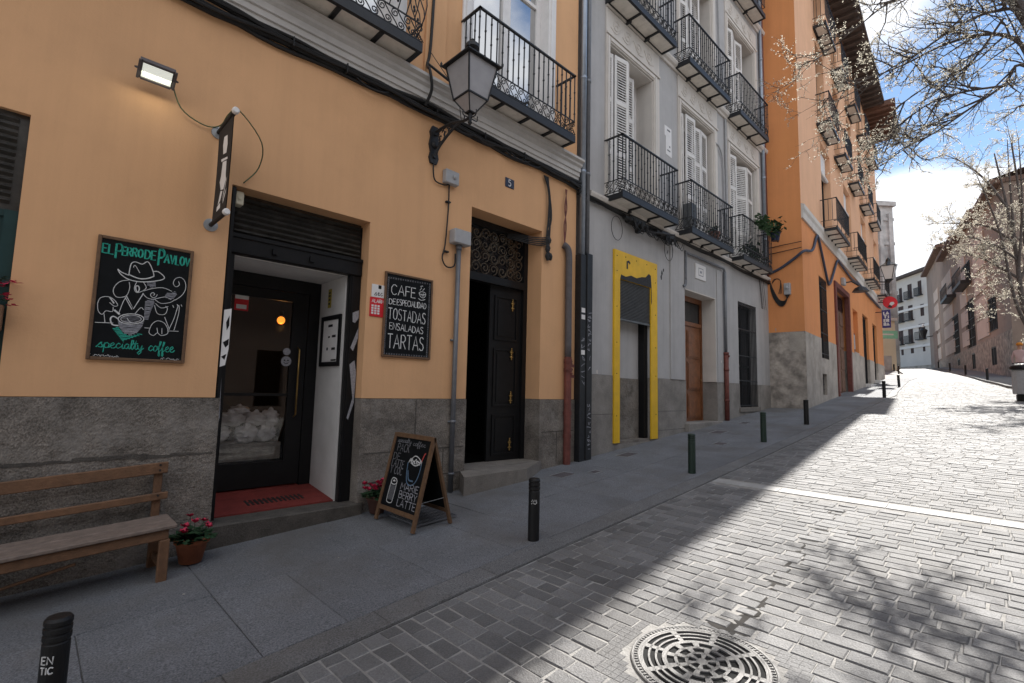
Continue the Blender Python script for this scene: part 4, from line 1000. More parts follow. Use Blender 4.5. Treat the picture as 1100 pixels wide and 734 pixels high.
# banner on two poles
bn = thing('hanging_banner', 'black cloth banner with a white dog figure on two poles by the cafe door', 'banner', (1.13, 0, 3.13))
for z, ln in ((4.10,.57),(3.165,.53)):
    b = MB(); b.lathe((1.13,-.001,z),[(.062,0),(.062,.012),(.03,.016)],18,(0,-1,0)); b.build('wall_plate', M['steel'], bn)
    b = MB(); b.lathe((1.13,-.01,z),[(.020,0),(.020,ln)],12,(0,-1,0)); p_ = b.build('pole', M['banner'], bn)
    b = MB(); b.lathe((1.13,-.01-ln,z),[(.030,-.02),(.030,.012),(.022,.022)],14,(0,-1,0)); b.build('end_cap', M['white'], p_)
b = MB(); nu, nv = 10, 16
def bpos(u, v, off=0.0):
    bow = math.sin(math.pi*v)*.02*(.4+.6*math.sin(math.pi*u)); pin = .006*math.sin(math.pi*v)
    y = -.055-(.47-.01*(1-v))*u; y += (-pin if u < .5 else pin)*abs(2*u-1)
    return Vector((1.13+off+bow*.6, y, 3.165+(4.10-3.165)*v))
for off in (-.004, .004):
    k = len(b.v)
    for j in range(nv+1):
        for i in range(nu+1): b.v.append(tuple(bpos(i/nu, j/nv, off)))
    for j in range(nv):
        for i in range(nu):
            q = (k+j*(nu+1)+i, k+j*(nu+1)+i+1, k+(j+1)*(nu+1)+i+1, k+(j+1)*(nu+1)+i); b.f.append(q if off < 0 else q[::-1])
b.build('cloth', M['banner'], bn, True)
b = MB()
def bpoly(pts):
    P = [bpos(u, v, -.006) for u, v in pts]; k = len(b.v); c_ = sum(P, Vector())/len(P)
    b.v += [tuple(p) for p in P] + [tuple(c_)]; n_ = len(P)
    for i in range(n_): b.f.append((k+n_, k+i, k+(i+1)%n_))
bpoly([(.42,.86),(.66,.84),(.70,.74),(.64,.66),(.40,.68),(.36,.78)]); bpoly([(.28,.645),(.76,.60),(.78,.575),(.30,.615)]); bpoly([(.40,.60),(.70,.57),(.74,.42),(.80,.36),(.66,.28),(.44,.30),(.30,.40),(.36,.46)])
bpoly([(.44,.29),(.60,.27),(.50,.18),(.34,.15)]); bpoly([(.84,.36),(.90,.38),(.74,.22),(.66,.16),(.68,.22)]); bpoly([(.30,.14),(.52,.16),(.56,.10),(.30,.09)]); bpoly([(.72,.16),(.92,.26),(.90,.22),(.74,.12)])
b.build('dog_print', M['white'], bn)
wire = smooth_line([(.70,-.10,4.42),(.80,-.05,4.20),(1.0,-.03,4.12),(1.13,-.05,4.16),(1.13,-.35,4.16),(1.18,-.50,4.15),(1.45,-.28,4.02),(1.50,-.06,3.85),(1.38,-.03,3.66)], 5)
b = MB(); b.tube(wire, .006, 6); base(b, 'floodlight_wire', M['cable_g'], 'thin green wire looping from the floodlight past the banner to the door', 'wire', smooth=True)
b = MB(); b.cbox(1.345,1.42,.06,.17,3.46,3.60,.008); b.lathe((1.38,.055,3.53),[(.018,0),(.018,.006)],10,(0,-1,0)); base(b, 'junction_box', M['creamwall'], 'tiny pale junction box in the top corner of the cafe door', 'junction box')

def framed_board(name, label, x0, x1, z0, z1, y, fw_, fm, th=.032):
    t = thing(name, label, 'chalkboard', ((x0+x1)/2, 0, z0))
    f = MB()
    for q in ((x0,x0+fw_,z0,z1),(x1-fw_,x1,z0,z1)): f.cbox(q[0],q[1],y,-.001,q[2],q[3],.004)
    f.cbox(x0+fw_,x1-fw_,y+.001,-.001,z0,z0+fw_,.004); f.cbox(x0+fw_,x1-fw_,y+.001,-.001,z1-fw_,z1,.004); f.build('frame', fm, t)
    f = MB(); f.box(x0+fw_-.002,x1-fw_+.002,y+.010,-.004,z0+fw_-.002,z1-fw_+.002); f.build('slate', M['board'], t); return t
# ---- chalkboard with the dog
YB = -.022
cb1 = framed_board('chalkboard_sign', 'large framed chalkboard with a drawing of a dog in a hat and teal lettering', .315, 1.01, 1.815, 2.875, -.032, .026, M['wood_f'])
Zm = lambda x, y: onY(90+x/5.064, 250+y/5.064, YB-.0)
dwg = MB(); teal = MB(); fill = MB()
def dl(pts, mb=None, r=.0029, sm=3, closed=False):
    P = [Zm(*p) for p in pts]
    if closed: P = P+[P[0]]
    flat_stroke(mb or dwg, smooth_line(P, sm), (0,-1,0), r*.85)
def hatch(pts, n, mb=None, r=.003):
    """fill an outline with chalk strokes"""
    fill = mb or MB(); P = [Zm(*p) for p in pts]; zs = [p.z for p in P]; z0, z1 = min(zs), max(zs)
    for i in range(n):
        z = z0+(z1-z0)*(i+.5)/n; xs = []
        for a in range(len(P)):
            p, q = P[a], P[(a+1)%len(P)]
            if (p.z-z)*(q.z-z) < 0: xs.append(p.x+(q.x-p.x)*(z-p.z)/(q.z-p.z))
        xs.sort()
        for a in range(0, len(xs)-1, 2):
            flat_stroke(fill, [(xs[a],YB,z),((xs[a]+xs[a+1])/2,YB,z+random.uniform(-.004,.004)),(xs[a+1],YB,z)], (0,-1,0), r)
    if mb is None: fill.build('chalk_shading', M['chalk_grey'], cb1)
dl([(245,232),(252,190),(262,165),(285,160),(318,172),(345,158),(362,175),(378,215),(382,240)], r=.0042)
dl([(270,190),(280,178),(305,220)]); dl([(185,198),(200,225),(245,255),(310,268),(380,265),(430,255),(437,240),(405,213),(378,212)], r=.0045); dl([(185,198),(205,215),(245,232)], r=.0045)
dl([(245,228),(300,250),(345,250),(382,238)], r=.0055); dl([(245,258),(200,265),(170,290),(160,320),(175,348),(205,352),(235,340),(250,300),(247,270)])
dl([(290,265),(275,300),(285,325),(315,320),(340,300),(325,270)]); dl([(282,300),(286,290),(298,292),(302,308),(296,322),(286,318)], closed=True, r=.005)
hatch([(345,270),(390,268),(392,295),(365,298),(345,285)], 5); dl([(325,318),(370,305),(430,300),(480,320)]); dl([(320,330),(345,355),(380,362),(440,350),(475,365)])
dl([(378+(22-1.8*i)*math.cos(i*.75), 337+(20-1.6*i)*math.sin(i*.75)) for i in range(12)], sm=2)
hatch([(440,345),(455,325),(475,330),(495,320),(508,335),(490,358),(470,365),(448,355)], 8); dl([(385,362),(420,385),(470,380),(495,365)])
dl([(495,368),(530,345),(553,310),(552,270),(530,245),(500,250),(487,275),(500,295),(520,285),(515,265)]); dl([(232,345),(270,415),(325,330)], r=.0045, sm=1); dl([(225,352),(262,418)], r=.004, sm=1); dl([(190,440),(215,375),(235,345)]); dl([(280,440),(310,408),(325,420)])
dl([(75,385),(90,355),(130,348),(165,365),(185,395),(165,400),(140,380)]); dl([(75,385),(78,425),(100,445),(120,425),(155,430),(160,405)]); dl([(110,440),(115,487)]); dl([(140,350),(165,385)], r=.006, sm=1); dl([(165,420),(195,445)], r=.008, sm=1)
hatch([(335,370),(380,362),(385,385),(365,425),(350,475),(328,470),(330,420)], 16, r=.0036); dl([(385,395),(400,440),(440,445),(455,415),(445,400)]); dl([(390,385),(420,410),(460,402)])
dl([(355,535),(370,500),(400,480),(435,490),(455,520),(455,550),(420,560),(400,545),(380,560),(358,550)], closed=True); dl([(398,518),(402,545)]); dl([(425,520),(425,552)])
dl([(60,488),(160,492)], sm=1); dl([(330,518),(360,520)], sm=1); dl([(455,535),(515,537)], sm=1); dl([(462,528),(490,470),(515,395),(518,430),(500,500),(490,532)]); dl([(440,460),(466,527)], sm=1)
dl([(483,395),(490,408)], sm=1); dl([(508,390),(512,400)], sm=1); dl([(530,392),(534,402)], sm=1)
hatch([(185,470),(190,510),(215,545),(255,560),(290,545),(318,510),(328,480),(300,500),(255,505),(210,495)], 12, r=.0042)
dl([(187+70+70*math.cos(a), 470+28*math.sin(a)) for a in fr(0, 6.283, 20)], sm=1, r=.0045); dl([(187+70+56*math.cos(a), 470+20*math.sin(a)) for a in fr(0, 6.283, 20)], sm=1, r=.003)
dl([(185,468),(160,455),(145,470),(155,500),(188,506)], r=.006); dl([(235,465),(250,485),(270,490)], r=.003); hatch([(200,460),(260,447),(315,465),(300,490),(220,488)], 6, r=.0016)
hatch([(155,520),(188,515),(215,548),(255,564),(292,552),(318,555),(210,590)], 11, teal, .0038)
dwg.build('dog_drawing', M['chalk'], cb1)
def bw(mb, text, p0, p1, hpx, r=.0042, **k):   # write between two points of the photographed board
    a, b_ = Zm(*p0), Zm(*p1); h = (Zm(p0[0], p0[1]-hpx) - a).length; strokes(mb, text, a, b_-a, (0,0,1), h, (b_-a).length, r, **k)
teal2 = MB()
for dx in (0, 4):
    bw(teal2, 'EL', (98+dx,106), (158+dx,118), 52); bw(teal2, 'P', (170+dx,138), (205+dx,140), 80, .005); bw(teal2, 'ERRO', (207+dx,122), (318+dx,138), 46)
    bw(teal, 'DE', (330+dx,142), (388+dx,150), 48); bw(teal, 'P', (402+dx,178), (432+dx,180), 86, .005); bw(teal, 'AVLOV', (436+dx,164), (572+dx,186), 48)
teal2.build('title_lettering', M['chalk_teal'], cb1)
teal.build('title_lettering', M['chalk_teal'], cb1); teal = MB()
bw(teal, 'specialty', (72,622), (322,640), 52, .0042, sp=.0, jit=.01); bw(teal, 'coffee', (350,644), (490,652), 54, .0042, sp=.0, jit=.01)
teal.build('tagline_lettering', M['chalk_teal'], cb1)
tiny = MB()
for p0, p1 in (((14,660),(36,662)),((50,664),(190,674)),((418,684),(438,686)),((446,688),(518,692))):
    n_ = max(4, int((p1[0]-p0[0])/5)); P = [Zm(p0[0]+(p1[0]-p0[0])*i/n_, p0[1]+(p1[1]-p0[1])*i/n_+random.uniform(-7,7)) for i in range(n_+1)]; flat_stroke(tiny, P, (0,-1,0), .002)
tiny.build('signature', M['chalk'], cb1)
# ---- chalkboard listing the food
cb2 = framed_board('chalkboard_sign', 'upright framed chalkboard listing CAFE and TOSTADAS between cafe door and conduit', 3.025, 3.73, 2.01, 3.065, -.034, .024, M['wood_f'])
Y2 = -.024
Zn = lambda x, y: onY(400+x/6.667, 285+y/6.667, Y2)
wr = MB()
def bn_(text, p0, p1, hpx, r=.0045, **k):
    a, b_ = Zn(*p0), Zn(*p1); h = (Zn(p0[0], p0[1]-hpx) - a).length; strokes(wr, text, a, b_-a, (0,0,1), h, (b_-a).length, r, **k)
bn_('CAFE', (135,206), (308,236), 74, .0055); bn_('DE', (120,276), (166,283), 40); bn_('ESPECIALIDAD', (176,284), (385,314), 42, sp=.14)
bn_('TOSTADAS', (112,384), (378,424), 80, .0052); bn_('ENSALADAS', (122,455), (362,494), 48); bn_('TARTAS', (106,594), (364,614), 104, .0058)
def nl(pts, r=.004, sm=2): flat_stroke(wr, smooth_line([Zn(*p) for p in pts], sm), (0,-1,0), r)
nl([(335,200),(345,225),(365,235),(380,222),(382,208)]); nl([(333,200),(350,190),(372,195),(383,207),(365,212),(345,208),(333,200)]); nl([(330,238),(350,252),(378,246)]); nl([(340,180),(352,165),(346,152),(362,150)]); nl([(360,182),(374,168)]); nl([(350,206),(360,222),(372,214),(362,204)])
wr.build('white_lettering', M['chalk'], cb2)
bd = MB(); rb = random.Random(5)
def dots(p0, p1, n):
    for i in range(n+1):
        q = Zn(p0[0]+(p1[0]-p0[0])*i/n, p0[1]+(p1[1]-p0[1])*i/n); s_ = rb.uniform(.007,.011)
        flat_stroke(bd, [q+Vector((-s_,0,s_)), q+Vector((s_,0,-s_))], (0,-1,0), .003); flat_stroke(bd, [q+Vector((s_,0,s_)), q+Vector((-s_,0,-s_))], (0,-1,0), .003)
dots((118,88),(412,136),17); dots((412,140),(388,652),40); dots((118,90),(82,630),42); dots((84,632),(388,655),17)
bd.build('dotted_border', M['chalk_dim'], cb2)
# ---- alarm sign
al = thing('alarm_sign', 'small red and white alarm notice half hidden by the food chalkboard', 'sign', (2.94,0,2.48))
b = MB(); b.cbox(2.845,3.03,-.012,-.001,2.485,2.72,.003); b.build('red_panel', M['red'], al)
b = MB(); b.cbox(2.86,3.03,-.012,-.001,2.722,2.88,.003); b.build('white_panel', M['white'], al)
b = MB(); strokes(b, 'Alarma'.upper(), (2.868,-.0122,2.655), (1,0,0), (0,0,1), .042, None, .0045); b.build('lettering', M['white'], al)
b = MB(); strokes(b, 'sec', (2.90,-.0122,2.745), (1,0,0), (0,0,1), .07, None, .0045); b.box(2.945,2.985,-.0135,-.0121,2.83,2.875); b.build('script', M['black'], al)
b = MB(); 
for i in range(4):
    for j in range(3): b.box(2.865+.04*j,2.893+.04*j,-.0135,-.0121,2.515+.03*i,2.538+.03*i)
b.build('small_print', M['white'], al)
# ---- house number
b = thing('house_number', 'dark blue enamel plate with a white 5 above the black street door', 'number plate', (5.11,0,4.77))
p_ = MB(); p_.cbox(5.01,5.20,-.012,-.001,4.775,4.925,.004); p_.build('plate', M['enamel'], b)
p_ = MB(); strokes(p_, '5', (5.075,-.0122,4.80), (1,0,0), (0,0,1), .10, None, .009, 0); p_.build('numeral', M['white'], b)
# ---- street lantern on its bracket
ln = thing('wall_lantern', 'large black street lantern on an ornate bracket below the iron balcony', 'street lamp', (3.66,0,4.66))
LX, LY, LZ = 3.75, -.67, 5.16
b = MB(); prof = [(-.05,4.66),(.05,4.66),(.075,4.74),(.055,4.82),(.08,4.92),(.06,5.04),(.075,5.10),(.04,5.18),(-.04,5.18),(-.075,5.10),(-.06,5.04),(-.08,4.92),(-.055,4.82),(-.075,4.74)]
b.poly([(3.66+x, -.001, z) for x, z in prof], (0,-1,0), .035); b.lathe((3.66,-.03,4.92),[(.045,0),(.05,.02),(.03,.05)],12,(0,-1,0)); b.lathe((3.66,-.03,5.08),[(.04,0),(.03,.03)],10,(0,-1,0)); b.lathe((3.66,-.03,4.76),[(.04,0),(.03,.03)],10,(0,-1,0)); b.build('wall_plate', M['iron'], ln)
b = MB()
up_arm = smooth_line([(3.66,-.03,5.10),(3.68,-.20,5.12),(3.70,-.38,5.12),(3.73,-.55,5.09),(LX,LY,5.10)], 4); lo_arm = smooth_line([(3.66,-.03,4.74),(3.67,-.12,4.86),(3.69,-.28,4.98),(3.71,-.42,5.06),(3.73,-.52,5.09)], 4)
b.tube(up_arm, .018, 6); b.tube(lo_arm, .020, 6)
for t_ in (.12,.26,.40,.56):
    k = int(t_*(len(up_arm)-1)); k2 = int(t_*(len(lo_arm)-1)); mid_ = (up_arm[k]+lo_arm[k2])*.5; h_ = (up_arm[k]-lo_arm[k2]).length
    b.tube(spiral(mid_, h_*.42, .012, .4, 8.5, 14, (0,1,0), (0,0,1)), .008, 4)
b.tube([(LX,LY,5.04),(LX,LY,5.17)], [.02,.03], 8); b.lathe((LX,LY,5.03),[(.012,-.03),(.03,0),(.02,.02)],10)
for sx, sy in ((1,0),(-1,0),(0,1),(0,-1)): b.tube(smooth_line([(LX+sx*.02,LY+sy*.02,5.09),(LX+sx*.11,LY+sy*.11,5.09),(LX+sx*.12,LY+sy*.12,5.16)],4), .008, 5)
b.build('bracket', M['iron'], ln)
b = MB(); z0, z1 = LZ+.17, LZ+.62; r0, r1 = .155, .235
def ring(z, r): return [Vector((LX+sx*r, LY+sy*r, z)) for sx, sy in ((-1,-1),(1,-1),(1,1),(-1,1))]
A_, B_ = ring(z0, r0), ring(z1, r1); low = ring(LZ-.0, .045)
for i in range(4):
    b.tube([A_[i], B_[i]], .012, 4); b.tube([A_[i], A_[(i+1)%4]], .014, 4); b.tube([B_[i], B_[(i+1)%4]], .017, 4); b.tube([low[i], A_[i]], .010, 4); b.tube([low[i], low[(i+1)%4]], .010, 4)
ov = ring(z1+.01, r1+.045); ap = ring(z1+.17, .09); b.add(ov+ap+ring(z1-.005, r1+.045), [(i,(i+1)%4,(i+1)%4+4,i+4) for i in range(4)]+[(4,5,6,7)]+[(8+i,8+(i+1)%4,(i+1)%4,i) for i in range(4)]+[(11,10,9,8)])
b.lathe((LX,LY,z1+.16),[(.06,0),(.075,.02),(.05,.05),(.055,.07),(.09,.10),(.085,.15),(.05,.18),(.02,.19),(.03,.215),(.005,.24)],14)
for q in ov: b.lathe(q,[(.014,0),(.018,.03),(.004,.06)],6)
b.build('frame', M['iron'], ln)
b = MB()
for i in range(4):
    j = (i+1)%4; b.quad(A_[i]*.985+Vector((LX,LY,z0))*.015, A_[j]*.985+Vector((LX,LY,z0))*.015, B_[j]*.985+Vector((LX,LY,z1))*.015, B_[i]*.985+Vector((LX,LY,z1))*.015); b.quad(low[i], low[j], A_[j]*.985+Vector((LX,LY,z0))*.015, A_[i]*.985+Vector((LX,LY,z0))*.015)
b.build('lamp_glass', M['lamp_glass'], ln)
# ---- boxes, conduit and their wires
b = MB(); b.cbox(3.83,4.06,-.09,-.001,4.45,4.64,.01); b.lathe((3.97,-.09,4.55),[(.03,0),(.03,.02),(.014,.03)],10,(0,-1,0)); base(b, 'switch_box', M['pvc'], 'small grey switch box below the street lantern', 'electrical box')
b = MB(); b.tube(smooth_line([(3.66,-.03,4.70),(3.66,-.03,4.55),(3.70,-.03,4.43),(3.85,-.03,4.42),(3.92,-.03,4.45)],4), .010, 6); b.tube(smooth_line([(3.93,-.03,4.45),(3.93,-.03,4.1),(3.90,-.03,3.6),(3.86,-.03,3.40),(3.93,-.04,3.29),(4.06,-.04,3.33),(4.07,-.04,3.5)],4), .010, 6)
for z in (4.2, 3.5): b.box(3.89,3.96,-.045,-.001,z-.01,z+.01)
base(b, 'lantern_cable', M['cable'], 'black cable dropping from the lantern through the switch box into the conduit', 'cable')
cd = thing('conduit_riser', 'grey conduit pipe with a square junction box left of the black street door', 'conduit', (4.12,0,.22))
b = MB(); b.cbox(3.98,4.27,-.14,-.001,3.63,3.83,.012); b.build('junction_box', M['pvc'], cd)
b = MB(); b.tube([(4.12,-.05,.21),(4.12,-.05,3.63)], .033, 12); b.tube([(4.12,-.05,3.56),(4.12,-.05,3.63)], .043, 12); b.tube([(4.12,-.05,1.18),(4.12,-.05,1.22)], .041, 12); b.tube([(4.12,-.05,.5),(4.12,-.05,.53)], .041, 12)
for z in (2.3, 1.2): b.box(4.06,4.18,-.03,-.001,z-.012,z+.012)
b.build('pipe', M['pipe_g'], cd, True)
# ---- right-hand drainpipe of the ochre house, its wires
dp = thing('drain_pipe', 'brown downpipe with a rusty lower half right of the black street door', 'drainpipe', (6.52,0,.38))
b = MB(); b.tube(smooth_line([(6.40,-.02,4.16),(6.47,-.06,4.10),(6.50,-.07,3.95),(6.50,-.07,3.5),(6.51,-.07,2.2)],4), .058, 12); b.build('upper_pipe', M['pipe_d'], dp, True)
b = MB(); b.tube([(6.51,-.07,.36),(6.51,-.07,2.22)], .062, 12)
for z in (2.15,2.0,1.28,.9): b.tube([(6.51,-.07,z-.03),(6.51,-.07,z+.03)], .072, 12)
for z in (2.08,1.9): b.box(6.57,6.66,-.09,-.04,z-.03,z+.02)
for i in range(14): a_ = rs.uniform(0,6.28); z = rs.uniform(1.85,2.2); b.lathe((6.51+.062*math.cos(a_), -.07+.062*math.sin(a_), z), [(.02,-.02),(.03,0),(.015,.02)], 6)
b.build('rusty_pipe', M['rust'], dp)
b = MB()
for k in range(3): b.tube(smooth_line([(6.42+.02*k,-.04,5.15),(6.45-.03*k,-.05,4.8),(6.38+.03*k,-.05,4.5),(6.40,-.05,4.15)],5), .008, 5)
base(b, 'pipe_wires', M['rust'], 'loose wires entering the top of the brown downpipe', 'wires')
b = MB(); rw = random.Random(9)
for k in range(6): b.tube(smooth_line([(5.86+.02*k,-.04,5.22),(6.0+rw.uniform(-.03,.03),-.05,4.9),(6.0+rw.uniform(-.06,.06),-.05,4.5),(5.98+rw.uniform(-.06,.06),-.05,4.15),(5.99+rw.uniform(-.05,.05),-.05,3.9+rw.uniform(-.1,.1))],5), .011, 5)
for k in range(5): b.tube(smooth_line([(6.0,-.05,4.2-.02*k),(5.9,-.03,4.16-.03*k),(5.7,.05,4.14-.03*k),(5.35,.28,4.18-.02*k)],4), .010, 5)
for k in range(12): b.lathe((5.99+rw.uniform(-.05,.05),-.06,4.05+rw.uniform(-.22,.12)),[(.02,-.05),(.035,0),(.015,.05)],6)
base(b, 'cable_tangle', M['cable'], 'tangle of black cables hanging at the right corner of the black street door', 'cables')
# ---- cable bundle running under the cornice
b = MB(); rw = random.Random(21)
for k in range(9):
    pts = []; ph = rw.uniform(0,6); zo = rw.uniform(-.05,.05); yo = rw.uniform(-.09,-.03)
    for i in range(60):
        x = -5+ (6.78+5)*i/59; pts.append((x, yo, 5.345+zo+.03*math.sin(x*1.9+ph)+.015*math.sin(x*5.3+ph*2)-.03*(x>5.6)*(x-5.6)))
    b.tube(pts, rw.uniform(.012,.026), 6)
for i in range(9): x = -2+i*.9+rw.uniform(-.25,.25); b.box(x-.006,x+.006,-.115,-.001,5.29,5.40)
for k in range(6): x = rw.uniform(2,6); b.tube(smooth_line([(x,-.08,5.30),(x+.12,-.1,5.24),(x+.3,-.1,5.25),(x+.42,-.08,5.31)],4), .010, 5)
base(b, 'cable_bundle', M['cable'], 'thick sagging bundle of black cables under the cornice of the ochre house', 'cables')
b = MB(); b.tube(smooth_line([(3.58,-.05,9),(3.55,-.05,7.5),(3.52,-.05,6.3),(3.48,-.05,5.98),(3.42,-.21,5.80),(3.46,-.21,5.55),(3.44,-.1,5.36)],5), .02, 6); b.tube(smooth_line([(3.48,-.05,6.0),(3.62,-.2,5.83),(3.8,-.21,5.78),(4.0,-.1,5.80),(4.06,-.04,5.95)],4), .018, 6); b.tube([(3.50,-.05,6.2),(3.9,-.2,5.7),(4.1,-.06,5.3)], .005, 4)
base(b, 'riser_cable', M['cable'], 'black cable climbing the ochre pilaster between the two balconies', 'cable')
# ---- zinc downpipes at the joint of the two houses, dark casing with graffiti
dp = thing('zinc_downpipe', 'tall twin zinc downpipes at the joint of the ochre and the grey house', 'drainpipe', (6.9,0,4.05))
for i, (x, r_, mm) in enumerate(((6.86,.055,'pipe_b'),(7.0,.045,'pipe_g'))):
    b = MB(); b.tube([(x,-.07,4.05),(x,-.07,16)], r_, 12)
    for z in (5.6,7.4,9.4,12): b.tube([(x,-.07,z-.03),(x,-.07,z+.03)], r_+.008, 12)
    b.build('pipe', M[mm], dp, True)
pn = thing('pipe_casing', 'dark metal pipe casing with white graffiti between the ochre and the grey house', 'casing', (6.93,0,.42))
for x0_, x1_, yy, zt_ in ((6.765,6.92,-.13,4.06),(6.925,7.08,-.15,4.10)):
    b = MB(); b.cbox(x0_,x1_,yy,.1,.38,zt_,.006); b.build('casing_panel', M['iron'], pn)
b = MB(); rg = random.Random(4)
def scrib(x0_, x1_, yy, z0_, z1_, n_, r_=.007):
    for i in range(n_):
        z = z0_+(z1_-z0_)*i/n_; h = (z1_-z0_)/n_*.8
        pts = [(rg.uniform(x0_,x1_), yy, z+rg.uniform(0,h)) for _ in range(rg.choice((3,4,5)))]; flat_stroke(b, smooth_line(pts,3), (0,-1,0), r_)
scrib(6.94,7.06,-.1505,2.35,3.10,9,.006); scrib(6.78,6.90,-.1305,1.75,2.6,8,.005); scrib(6.94,7.06,-.1505,.62,1.45,11,.006); scrib(6.95,7.05,-.1505,2.0,2.3,2,.005)
b.build('graffiti', M['chalk_grey'], pn)
b = MB()
for z in (3.02,2.9,2.28): b.box(6.79,6.89,-.1325,-.1305,z,z+.08)
b.build('stickers', M['white'], pn)

# ------------------------------------------------------------------ bench
sl = math.atan(.058)
bx0, bx1 = -1.05, .955
def bz(x): return g(x)+.03
bench = thing('wooden_bench', 'long weathered wooden bench with slatted back against the dark stone base', 'bench', (-.05,-.36,bz(-.05)))
def plank(mb, x0, x1, y0, y1, h0, h1, c=.006, ztilt=0):
    mm = MB(); mm.cbox(x0,x1,y0,y1,h0,h1,c); mb.add([(x,y,z+.065*x) for x,y,z in mm.v], mm.f)
def bpart(name, m, *boxes):
    mb = MB()
    for q in boxes: plank(mb, *q)
    return mb.build(name, M[m], bench)
bpart('seat', 'wood_seat', (bx0,bx1,-.60,-.395,.415,.445),(bx0,bx1,-.39,-.175,.415,.445))
bpart('apron', 'wood', (bx0+.05,bx1-.05,-.575,-.545,.335,.413)); bpart('apron', 'wood', (bx0+.05,bx1-.05,-.20,-.17,.335,.413))
bpart('back_slat', 'wood', (bx0,bx1-.015,-.135,-.105,.79,.885)); bpart('back_slat', 'wood', (bx0,bx1+.0,-.135,-.105,.565,.625))
for x in (bx0+.10, bx1-.075):
    bpart('leg', 'wood', (x-.035,x+.035,-.585,-.535,-.05,.334)); bpart('leg', 'wood', (x-.035,x+.035,-.16,-.10,-.05,.335)); bpart('back_post', 'wood', (x-.030,x+.030,-.103,-.06,.30,.875))
    bpart('stretcher', 'wood', (x-.015,x+.015,-.534,-.161,.09,.14))
mb = MB(); mb.tube([(bx1-.6,-.50,.30),(bx0+.4,-.30,.02)], .012, 5); mb.build('brace', M['wood'], bench)
mb = MB()
for z in (.86,.815,.60): mb.lathe((bx1-.075,-.136,z+.065*bx1),[(.009,0),(.009,.004)],8,(0,-1,0))
mb.build('bolt', M['iron'], bench)

# ------------------------------------------------------------------ flower pots
def flowerpot(x, y, label, pm, r0, r1, h, nfl, seed):
    z = g(x)+.03; t = thing('flower_pot', label, 'flower pot', (x,y,z), group='cyclamen pots along the ochre house'); rp = random.Random(seed)
    b = MB(); b.lathe((x,y,z),[(r0,0),(r1*.97,h*.78),(r1*1.08,h*.79),(r1*1.10,h),(r1*.95,h),(r1*.9,h*.9),(.01,h*.88)],22); b.build('pot', pm, t, True)
    b = MB()
    for i in range(130):
        a = rp.uniform(0,6.28); rr = r1*1.35*math.sqrt(rp.random()); zz = z+h*.9+rp.uniform(.01,.13)*(1.15-rr/(r1*1.5)); c_ = Vector((x+rr*math.cos(a), y+rr*math.sin(a), zz)); s_ = rp.uniform(.028,.05)
        d = Vector((math.cos(a),math.sin(a),rp.uniform(-.3,.5))).normalized(); w_ = d.cross(Vector((0,0,1))).normalized(); n_ = d.cross(w_)
        b.add([c_-d*s_, c_+w_*s_*.8+n_*.006, c_+d*s_*1.1, c_-w_*s_*.8+n_*.006], [(0,1,2,3)])
        if i % 3 == 0: b.tube([(x+rr*.4*math.cos(a), y+rr*.4*math.sin(a), z+h*.88), c_], .0025, 3)
    b.build('leaves', M['leaf'], t)
    b = MB(); st = MB()
    for i in range(nfl):
        a = rp.uniform(0,6.28); rr = r1*1.3*math.sqrt(rp.random()); c_ = Vector((x+rr*math.cos(a), y+rr*math.sin(a), z+h+rp.uniform(.05,.15)))
        st.tube([(x+rr*.4*math.cos(a), y+rr*.4*math.sin(a), z+h*.9), c_], .003, 4)
        for k in range(6):
            aa = k*1.05+rp.uniform(-.2,.2); d = Vector((math.cos(aa)*.7, math.sin(aa)*.7, rp.uniform(.3,.9))).normalized(); w_ = d.cross(Vector((.3,.2,1))).normalized(); s_ = rp.uniform(.036,.052)
            b.add([c_, c_+d*s_*.6+w_*s_*.5, c_+d*s_*1.2, c_+d*s_*.6-w_*s_*.5], [(0,1,2,3)])
    b.build('flowers', M['petal'], t); st.build('stems', M['leaf'], t)
flowerpot(1.13,-.30,'terracotta pot of red cyclamen at the right end of the bench',M['terracotta'],.085,.125,.21,7,2)
flowerpot(2.98,-.17,'dark clay pot of pink cyclamen behind the easel chalkboard',M['terracotta_d'],.08,.12,.20,14,8)
# planter with magenta flowers in the left window
t = thing('window_planter', 'wooden planter with magenta blossoms in the left window of the ochre house', 'planter', (-.5,.0,1.98))
b = MB(); b.cbox(-.85,-.185,-.10,.045,2.0,2.19,.006); b.box(-.8,-.75,-.02,.05,1.9,2.0); b.box(-.3,-.25,-.02,.05,1.9,2.0); b.build('box', M['wood'], t)
b = MB(); lf = MB(); rp = random.Random(6)
for i in range(70):
    c_ = Vector((rp.uniform(-.85,-.14), rp.uniform(-.14,.03), rp.uniform(2.18,2.40))); mbb = b if rp.random() < .6 else lf
    for k in range(4):
        a = rp.uniform(0,6.28); d = Vector((math.cos(a), math.sin(a), rp.uniform(-.4,.8))).normalized(); w_ = d.cross(Vector((.2,.1,1))).normalized(); s_ = rp.uniform(.03,.05); mbb.add([c_, c_+d*s_*.6+w_*s_*.4, c_+d*s_*1.1, c_+d*s_*.6-w_*s_*.4],[(0,1,2,3)])
b.build('flowers', M['petal'], t); lf.build('leaves', M['leaf'], t)

